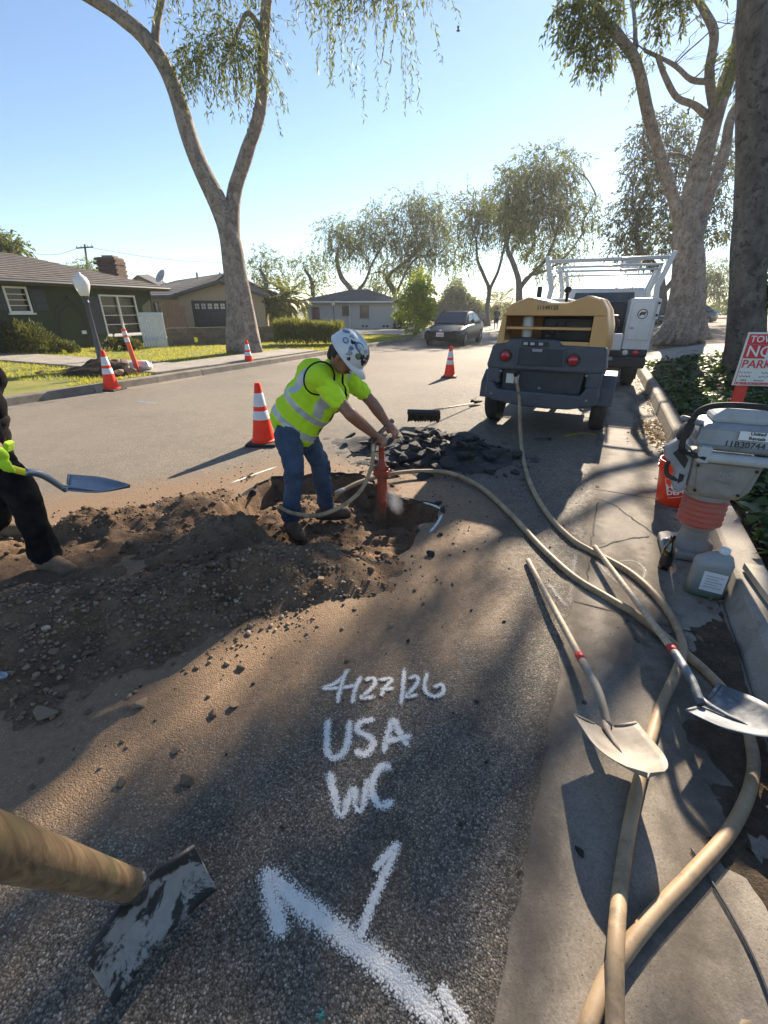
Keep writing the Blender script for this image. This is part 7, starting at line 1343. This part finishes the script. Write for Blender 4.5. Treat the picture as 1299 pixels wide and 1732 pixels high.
# ---------------- pavement breaker
bt = at(648, 868, 3.36); bb = Vector((bt.x, 3.36, -.17)); br0 = thing('pavement_breaker', 'rusty red pneumatic breaker driven into the pit by the worker', 'breaker', bb); top = (haR+haL)/2 - bb
ax = (at(645, 742, 3.34)-Vector((bt.x, 3.36, bt.z))).normalized(); R_ = frame_to(ax, lf)
def BP(z): return ax*z
zt = (at(645, 738, 3.34)-bb).length
def blathe(name, prof, mat, par=br0, n=20): m = MB(); m.lathe(prof, (0,0,0), n, rot=R_); return m.build(name, mat, par, angle=38)
blathe('chisel', [(.004, 0), (.022, .05), (.024, .16)], 'breaker_steel'); blathe('nose', [(.026, .15), (.034, .16), (.036, .23), (.032, .24), (.032, .255), (.038, .26), (.038, .30)], 'breaker_red'); blathe('barrel', [(.036, .295), (.040, .30), (.040, .45), (.036, .455)], 'breaker_red')
m = MB(); m.box(BP(.475), (.12, .085, .05), rot=R_); m.build('flange', 'breaker_red', br0, bevel=.008)
for sx in (-.05, .05): m = MB(); m.tube([R_ @ Vector((sx, 0, .42)), R_ @ Vector((sx, 0, .53))], .010, 8); m.build('flange_bolt', 'breaker_steel', br0)
blathe('backhead', [(.045, .50), (.048, .51), (.036, .545), (.024, .57), (.022, zt-.06), (.03, zt-.04), (.032, zt), (.02, zt+.02)], 'breaker_red')
b0, b1 = haR-bb-bar_d*.085, haL-bb+bar_d*.075; m = MB(); m.tube([b0, b0.lerp(b1, .5)-Vector((0,0,.004)), b1], .0185, 12); hb = m.build('handle_bar', 'breaker_steel', br0, smooth=True)
for a in (b0, b1): m = MB(); m.tube([a, a+(b1-b0).normalized()*(.09 if a is b0 else -.09)], .0215, 12); m.build('grip', 'rubber', hb, smooth=True)
m = MB(); m.tube([b0.lerp(b1, .45)+Vector((-.03,-.01,.0)), b0.lerp(b1, .5)+Vector((-.06,-.03,-.10))], .02, 8); m.build('air_inlet', 'brass', br0, smooth=True)
# ---------------- second worker, at the left edge
P0 = gp(90, 984); B0 = Vector((-2.40, 2.3, 0)); w2p = thing('person', 'worker in black clothes with a yellow green glove at the left edge', 'person', B0)
an2 = at(72, 925, 2.34); an2.z = .10; kn2 = at(34, 832, 2.30); hip2 = at(-45, 735, 2.36); an1 = Vector((-2.72, 2.75, .10)); kn1 = Vector((-2.50, 2.70, .50)); hip1 = hip2 + Vector((-.10, .20, .0)); pl2 = (hip1+hip2)/2 + Vector((0,0,.06)); nk2 = pl2 + Vector((-.04, -.03, .52)); lf2 = Vector((-.42, .90, 0)).normalized(); fw2 = Vector((.90, .42, 0)).normalized()
sR = nk2 - lf2*.19 - Vector((0,0,.05)); sL = nk2 + lf2*.19 - Vector((0,0,.05)); eR = at(-35, 692, 2.16); hR = at(-6, 762, 2.06); eL = sL + Vector((.18, .0, -.26)); hL = at(-60, 765, 2.35)
h2 = nk2 + Vector((.05, .02, .17)); R2 = Matrix((lf2, fw2, Vector((0,0,1)))).transposed()
b2 = [cap(pl2, nk2, .13, .12), cap(nk2, h2 - Vector((0,0,.06)), .058, .055), ('e', h2, (.076, .095, .115), R2), ('e', h2 + R2 @ Vector((0, .05, -.06)), (.05, .05, .05), R2), ('e', h2 + R2 @ Vector((0, .10, -.02)), (.013, .018, .024), R2), ('e', h2 + R2 @ Vector((.078, 0, -.01)), (.01, .02, .03), R2), ('e', h2 + R2 @ Vector((-.078, 0, -.01)), (.01, .02, .03), R2), cap(sR, eR, .05, .043), cap(eR, hR, .043, .03), cap(sL, eL, .05, .043), cap(eL, hL, .043, .03), cap(hip1, kn1, .08, .055), cap(kn1, an1, .05, .04), cap(hip2, kn2, .08, .055), cap(kn2, an2, .05, .04)]
mesh_part('body', blob(b2, .010, 3), 'skin', w2p, loc=B0); mesh_part('hair', blob([('e', h2 + R2 @ Vector((0, -.015, .02)), (.082, .095, .11), R2)], .012, 2), 'hair', w2p, loc=B0)
jk = [('e', pl2.lerp(nk2, .15), (.19, .15, .20), Rz(0)), ('e', pl2.lerp(nk2, .6), (.20, .16, .2), Rz(0)), cap(sR, sL, .09, .09), cap(pl2.lerp(nk2, .6), nk2, .15, .085), cap(sR, eR, .085, .072), cap(eR, cut(eR, hR, .72), .072, .058), cap(sL, eL, .085, .072), cap(eL, cut(eL, hL, .72), .072, .058)]
mesh_part('jacket', blob(jk, .013, 10, wr=folds(.004, 9, 6, 4)), 'black_cloth', w2p, loc=B0)
tr2 = [('e', pl2, (.18, .15, .13), Rz(0)), cap(hip2, kn2, .115, .092), cap(kn2, cut(kn2, an2, .5), .092, .085), cap(cut(kn2, an2, .5), an2+Vector((0,0,.03)), .085, .092), cap(hip1, kn1, .115, .092), cap(kn1, an1+Vector((0,0,.03)), .092, .088)]
mesh_part('trousers', blob(tr2, .012, 7, wr=folds(.009, 8, 7, 7)), 'trouser_black', w2p, loc=B0)
for an, td in ((an2, (.92, -.38)), (an1, (.9, .3))): bp2 = []; h_, t_, d_ = boot(bp2, an, td, .012, .30); bo = mesh_part('boot', blob(bp2, .009, 3, wr=folds(.002, 20, 20, 3)), 'boot_tan', w2p, loc=B0); sole_mesh(bo, h_, t_, d_, 'boot_tan', B0)
s0_, s1_ = at(-60, 762, 2.02), at(28, 795, 2.10); sd2 = (s1_-s0_).normalized()
for hh_, ee in ((hR, eR), (hL, eL)): hp = []; q = hh_ + (hh_-ee).normalized()*.02; hand(hp, hh_, q, (hh_-ee).normalized(), sd2, Vector((0, .3, -.9)), r=.0105); mesh_part('glove', blob(hp, .007, 3), 'glove', w2p, loc=B0)
m = MB(); m.M = Matrix.Translation(-B0); q = at(22, 752, 2.34); m.box(q - Vector((.03, 0, .01)), (.03, .06, .06), rot=Ry(.4)); m.build('vest_hem', 'hivis', w2p, bevel=.01)
# ---------------- pedestrians far down the street
for px_, py_, top_, lab, sm, rz in ((815, 556, 525, 'pedestrian in a grey top walking away down the street', 'shirt_grey', .3), (838, 557, 520, 'pedestrian in a dark top walking away beside the other', 'shirt_dark', .1)):
    b_ = gp(px_, py_, .0); hgt = (at(px_, top_, b_.y).z); t = thing('person', lab, 'person', b_, -rz, 'pedestrians down the street'); k = hgt/1.75; V_ = lambda x, y, z: Vector((x*k, y*k, z*k))
    bd2 = [cap(V_(0,0,.95), V_(0,0,1.35), .12*k, .13*k), cap(V_(0,0,1.38), V_(0,.02,1.58), .05*k, .05*k), ('e', V_(0,.02,1.64), (.08*k, .095*k, .115*k)), cap(V_(-.2,0,1.38), V_(-.25,-.05,1.1), .045*k, .04*k), cap(V_(-.25,-.05,1.1), V_(-.24,.06,.86), .04*k, .03*k), cap(V_(.2,0,1.38), V_(.25,.03,1.1), .045*k, .04*k), cap(V_(.25,.03,1.1), V_(.24,.12,.88), .04*k, .03*k), cap(V_(-.09,0,.92), V_(-.1,.10,.5), .075*k, .055*k), cap(V_(-.1,.10,.5), V_(-.1,.04,.08), .052*k, .04*k), cap(V_(.09,0,.92), V_(.1,-.06,.5), .075*k, .055*k), cap(V_(.1,-.06,.5), V_(.1,-.22,.14), .052*k, .04*k), cap(V_(-.1,.02,.05), V_(-.1,.18,.04), .045*k, .035*k), cap(V_(.1,-.24,.12), V_(.1,-.14,.04), .045*k, .035*k)]
    mesh_part('body', blob(bd2, .02, 3), 'skin', t); mesh_part('shirt', blob([cap(V_(0,0,.98), V_(0,0,1.35), .16*k, .17*k), cap(V_(-.2,0,1.38), V_(-.23,-.03,1.2), .075*k, .07*k), cap(V_(.2,0,1.38), V_(.23,.02,1.2), .075*k, .07*k)], .02, 3), sm, t); mesh_part('shorts', blob([cap(V_(-.08,0,.93), V_(-.1,.08,.55), .11*k, .095*k), cap(V_(.08,0,.93), V_(.1,-.05,.55), .11*k, .095*k)], .02, 3), 'shorts_dark', t); mesh_part('hair', blob([('e', V_(0,-.005,1.67), (.085*k, .095*k, .105*k))], .02, 2), 'hair', t)
# ================================================================== HAND TOOLS AND HOSES
def shovel(label, pts, r, blade, wood, steel, name='shovel', ferrule='red_tape', fer=None, sock=.30, cat='shovel'):
    """pts: end of the handle ... blade root; blade: (root, tip direction, up normal, width, length, kind)"""
    pts = [Vector(p) for p in pts]; o = pts[0].copy(); t = thing(name, label, cat, o); M_ = Matrix.Translation(-o); L = sum((b-a).length for a, b in zip(pts, pts[1:]))
    sp_ = spline(pts, 8); acc = 0; ka = len(sp_)-1
    tot = sum((b-a).length for a, b in zip(sp_, sp_[1:]))
    for i in range(len(sp_)-1):
        acc += (sp_[i+1]-sp_[i]).length
        if acc > tot-sock: ka = i; break
    m = MB(); m.M = M_; d0 = (sp_[0]-sp_[1]).normalized(); m.tube([sp_[0]+d0*r*.7] + sp_[:ka+2], [r*.6]+[r]*(ka+2), 14); m.build('handle', wood, t, smooth=True)
    m = MB(); m.M = M_; n_ = len(sp_)-ka; m.tube(sp_[ka:], [r*1.14 - r*.25*k/n_ for k in range(n_)], 12); m.build('socket', steel, t, smooth=True)
    if ferrule:
        a = sp_[ka]; b = (sp_[ka]-sp_[ka-1]).normalized(); m = MB(); m.M = M_; m.tube([a-b*.045, a-b*.002], r*1.17, 14); m.build('ferrule', ferrule, t, smooth=True)
    root, td, up, wd, ln, kind = blade; root = Vector(root); td = Vector(td).normalized(); up = Vector(up); sd_ = td.cross(up).normalized(); up = sd_.cross(td).normalized(); m = MB(); m.M = M_; NU, NV = 14, 12; P_ = []
    for i in range(NU+1):
        f = i/NU
        if kind == 'round': wv = wd/2*(1 if f < .45 else math.sqrt(max(0.0, 1-((f-.45)/.55)**2.2))); wv = max(wv, .004)
        elif kind == 'pointed': wv = wd/2*(1 if f < .35 else max(.01, 1-((f-.35)/.65)**1.7))
        else: wv = wd/2*(1+.06*f)
        for j in range(NV+1):
            q = 2*j/NV-1; dish = .030*(q*q)*(1-.35*f) + .018*f*f - .012*math.sin(math.pi*f)*(1-q*q) + (.014*math.exp(-(q/.16)**2)*max(0, 1-f*1.8))*-1
            P_.append(root + td*ln*f + sd_*wv*q + up*dish)
    m.add(P_, [(i*(NV+1)+j, i*(NV+1)+j+1, (i+1)*(NV+1)+j+1, (i+1)*(NV+1)+j) for i in range(NU) for j in range(NV)]); bl = m.build('blade', steel, t, smooth=True, fixn=False); so = bl.modifiers.new('thick', 'SOLIDIFY'); so.thickness = .007 if kind == 'square' else .003; so.offset = 0
    for sg in (-1, 1):                                                            # rolled foot steps
        m = MB(); m.M = M_; a = root + sd_*sg*wd*.49 + up*.030; b = root + sd_*sg*wd*.16 + up*.004; m.tube([a, a.lerp(b, .5), b], .0065, 6, flat=.6); m.build('foot_step', steel, bl, smooth=True)
    m = MB(); m.M = M_; m.tube([sp_[-1] - (sp_[-1]-sp_[-2]).normalized()*.03, root + up*.002 + td*.02, root + td*ln*.28 - up*.006, root + td*ln*.5 - up*.010], [r*.95, r*.85, r*.5, r*.12], 10, flat=.6); m.build('frog', steel, bl, smooth=True)
    return t
a = gp(893, 948, .02); b = gp(985, 1118, .07); c_ = gp(1030, 1225, .10); sd_ = (gp(1090, 1308, .17)-gp(1030, 1238, .10)).normalized()
t = shovel('long handled round shovel with red ferrule lying left on the gutter', [a, a.lerp(b, .5), b, gp(1012, 1170, .105), c_ + Vector((0,0,-.015))], .0165, (gp(1022, 1228, .085), gp(1088, 1318, .165)-gp(1022, 1228, .085), (.10, .20, .95), .235, .29, 'round'), 'ash_wood', 'steel_dusty', sock=.36)
a = gp(1006, 925, .06); b = gp(1122, 1078, .10); t2 = shovel('long handled shovel with worn blue steel blade at the right edge', [a, a.lerp(b, .5), b, gp(1163, 1138, .14), gp(1186, 1190, .13)], .0165, (gp(1190, 1190, .115), gp(1300, 1238, .17)-gp(1190, 1190, .115), (-.15, .2, .95), .245, .30, 'pointed'), 'ash_wood', 'steel_blue', sock=.30)
# printed marks on the two handles
for tt_, pa, pb, z0, z1 in ((t, (946, 1045), (968, 1085), .045, .058), (t2, (1075, 1016), (1098, 1046), .075, .085)):
    p0, p1 = gp(*pa, z0), gp(*pb, z1); m = MB(); m.M = Matrix.Translation(-Vector(tt_.location)); d_ = (p1-p0); n_ = 9
    for k in range(n_): q = p0 + d_*((k+.5)/n_); s_ = d_.normalized().cross(Vector((0,0,1))); m.box(q + Vector((0,0,.0165)) - s_*.001, (.006, .010, .003), rot=frame_to((0,0,1), d_.normalized()))
    m.build('printed_mark', 'red_tape', tt_)
s0b = at(110, 830, 2.40); shovel('shovel with yellow grip held level by the man on the left', [at(-150, 735, 1.95), s0_, s1_, at(70, 803, 2.18), at(112, 829, 2.26)], .0175, (at(114, 824, 2.26), at(214, 829, 2.40)-at(114, 824, 2.26), (0, -.10, 1), .23, .30, 'pointed'), 'flag_yellow', 'steel_plate', ferrule=None, sock=.22)
# square shovel standing in the foreground
fr_ = Vector((-.600, .585, .215)); up_ = (Vector((-.455, .300, .93)) - fr_); shovel('square shovel with thick old wooden handle in the near left corner', [fr_ + up_*1.55, fr_ + up_*.9, fr_ + up_*.45, fr_ + up_*.16, fr_ + up_*.03], .031, (fr_ + up_*.012, (.06, .0, -1), (.80, -.60, .15), .265, .215, 'square'), 'old_wood', 'steel_scuffed', ferrule=None, sock=.07, cat='shovel')
# small blade end at the far left edge
p = gp(5, 1143, .10); m = MB(); m.tube([(-.25, .02, .06), (0, 0, .02), (.03, 0, .018)], [.02, .02, .012], 10); o = m.build('tool_end', 'steel_plate', smooth=True); o.location = (p.x-.01, p.y, float(dirt_z(p.x, p.y))+.02); tag(o, 'grey metal tool end poking in at the left edge', 'tool')
# push broom
pb_ = gp(716, 722); t = thing('push_broom', 'black push broom resting on the road behind the rubble', 'broom', (pb_.x, pb_.y, 0), -.12); R_ = Rx(.55); m = MB(); m.box((0, .02, .20), (.46, .07, .05), rot=R_); m.build('head', 'black_plastic', t, bevel=.01)
g = random.Random(3); m = MB()
for k in range(260): x = g.uniform(-.22, .22); y = g.uniform(-.03, .03); p0 = Vector((0, .02, .20)) + R_ @ Vector((x, y, -.02)); p1 = p0 + R_ @ Vector((g.uniform(-.03, .03), g.uniform(-.02, .02), -.13)); m.tube([p0, p1], [.006, .005], 4)
m.build('bristles', 'bristle', t)
he = gp(803, 682, .04) - Vector((pb_.x, pb_.y, 0)); he = Rz(.12) @ he; m = MB(); m.tube([Vector((.02, .04, .21)), he], .013, 10); m.build('handle', 'ash_wood', t, smooth=True); m = MB(); m.tube([Vector((.14, .03, .20)), Vector((.02, .04, .21)).lerp(he, .4)], .006, 6); m.build('brace', 'iron', t)
p = gp(806, 684); piece('earth_clod', 0, (p.x, p.y, .05), (.13, .10, .08), (.2, .1, .5), 'dark clod beside the left wheel of the compressor', 'clod', None)
p = gp(918, 742); m = MB(); m.tube([(-.13, -.04, .014), (-.02, .0, .016), (.12, .03, .014)], [.012, .014, .010], 7); o = m.build('wood_stick', 'bark_far', smooth=True); o.location = p; tag(o, 'short stick on the road under the compressor', 'stick')
p = gp(1190, 1480); m = MB(); m.tube(spline([gp(1168, 1438)-p, gp(1198, 1488)-p, gp(1240, 1560)-p, gp(1275, 1630)-p, gp(1310, 1720)-p], 6), .004, 5); o = m.build('thin_wire', 'wire', smooth=True); o.location = p+Vector((0,0,.01)); tag(o, 'thin dark wire on the gutter in the near right corner', 'wire')
# ---------------- hoses
def hose(name, label, pts, r, n=10, mat='hose_tan', couplings=()):
    o = pts[0].copy(); t = thing(name, label, 'hose', o); m = MB(); P_ = [p-o for p in spline(pts, n)]; m.tube(P_, r, 14); m.build('hose_tube', mat, t, smooth=True)
    for i in couplings:
        a = Vector(pts[i])-o; b = (Vector(pts[min(i+1, len(pts)-1)])-Vector(pts[max(0, i-1)])).normalized(); m = MB(); m.tube([a-b*.05, a-b*.02, a+b*.02, a+b*.05], [r*1.1, r*1.35, r*1.35, r*1.1], 12); m.build('coupling', 'brass', t, smooth=False)
    return t
hr_ = .0205; x_, z_ = CL(876, 665)
c0p = comp.matrix_world if False else Matrix.Translation(CO) @ Rz(CR).to_4x4(); st = c0p @ Vector((CL(873, 640)[0]+.02, -.07, CL(873, 640)[1]-.02))
hp = [st, at(878, 672, st.y-.02), at(880, 725, 5.28), gp(884, 770, .03), gp(897, 818, hr_), gp(925, 868, hr_), gp(965, 910, hr_), gp(1000, 932, hr_), gp(1062, 966, hr_), gp(1110, 1008, hr_), gp(1142, 1056, hr_), gp(1155, 1100, hr_+.03), gp(1142, 1142, hr_+.035), gp(1118, 1195, hr_), gp(1092, 1280, hr_), gp(1070, 1370, hr_), gp(1052, 1480, hr_), gp(1042, 1590, hr_+.035), gp(1040, 1690, hr_+.02), gp(1038, 1800, hr_)]
hose('air_hose', 'tan air hose running from the compressor down the gutter', hp, hr_, couplings=(0,))
hq = [gp(575, 832, .03), gp(610, 815, .06), gp(660, 802, .07), gp(710, 797, .06), gp(760, 800, .05), gp(810, 822, .03), gp(862, 868, hr_), gp(915, 925, hr_), gp(970, 975, hr_), gp(1030, 1012, hr_), gp(1085, 1045, hr_+.01), gp(1135, 1086, hr_+.012), gp(1190, 1132, hr_), gp(1235, 1182, hr_), gp(1268, 1250, hr_), gp(1272, 1320, hr_), gp(1238, 1400, hr_), gp(1170, 1480, hr_), gp(1100, 1555, hr_), gp(1040, 1635, hr_), gp(1005, 1710, hr_), gp(975, 1800, hr_)]
hose('air_hose', 'tan air hose arching from the pit to the near right corner', hq, hr_, couplings=(0,))
br_in = bb + b0.lerp(b1, .5) + Vector((-.06, -.03, -.10)); wh = [br_in, at(628, 790, 3.22), at(610, 830, 3.10), at(575, 858, 3.00), at(535, 872, 2.95), at(495, 868, 2.98), at(472, 858, 3.08), at(480, 872, 3.25), at(505, 893, 3.40), at(530, 882, 3.62), at(555, 855, 3.85), at(575, 833, gp(575, 832, .03).y)]
hose('whip_hose', 'thin tan whip hose looping from the breaker round the legs of the worker', wh, .0155, couplings=(0,))
# dust blown out by the breaker
t = NT('dust'); t.t.nodes.remove(t.b); pv = t.n('ShaderNodeVolumePrincipled'); pv.inputs['Color'].default_value = (.9, .93, 1, 1)
gr = t.n('ShaderNodeTexGradient', gradient_type='SPHERICAL'); t.l(t.co, gr.inputs[0]); dn = t.math('MULTIPLY', t.math('MULTIPLY', gr.outputs[1], t.ramp(t.noise(1.6, 5, .75), [(.35, 0), (.75, 1)])), 13.0); t.l(dn, pv.inputs['Density']); t.l(pv.outputs[0], t.t.nodes['Material Output'].inputs['Volume'])
m = MB(); m.ball((0,0,0), 1, 8); o = m.build('dust_puff', 'dust'); q = at(667, 848, 3.28); o.location = q; o.scale = (.075, .075, .14); o.rotation_euler = (0, math.radians(-25), 0); tag(o, 'pale puff of dust blown out beside the breaker', 'dust', kind='stuff')
# thin morning haze over the whole street
t = NT('haze_air'); t.t.nodes.remove(t.b); pv = t.n('ShaderNodeVolumePrincipled'); pv.inputs['Color'].default_value = (.93, .95, 1, 1); pv.inputs['Density'].default_value = .0008; pv.inputs['Anisotropy'].default_value = .45; t.l(pv.outputs[0], t.t.nodes['Material Output'].inputs['Volume'])
m = MB(); m.box((0, 45, 9.5), (220, 130, 22)); o = m.build('haze', 'haze_air'); tag(o, kind='stuff'); o['label'] = 'thin sunlit haze in the air over the street'
bpy.data.scenes.remove(TMP_SC)
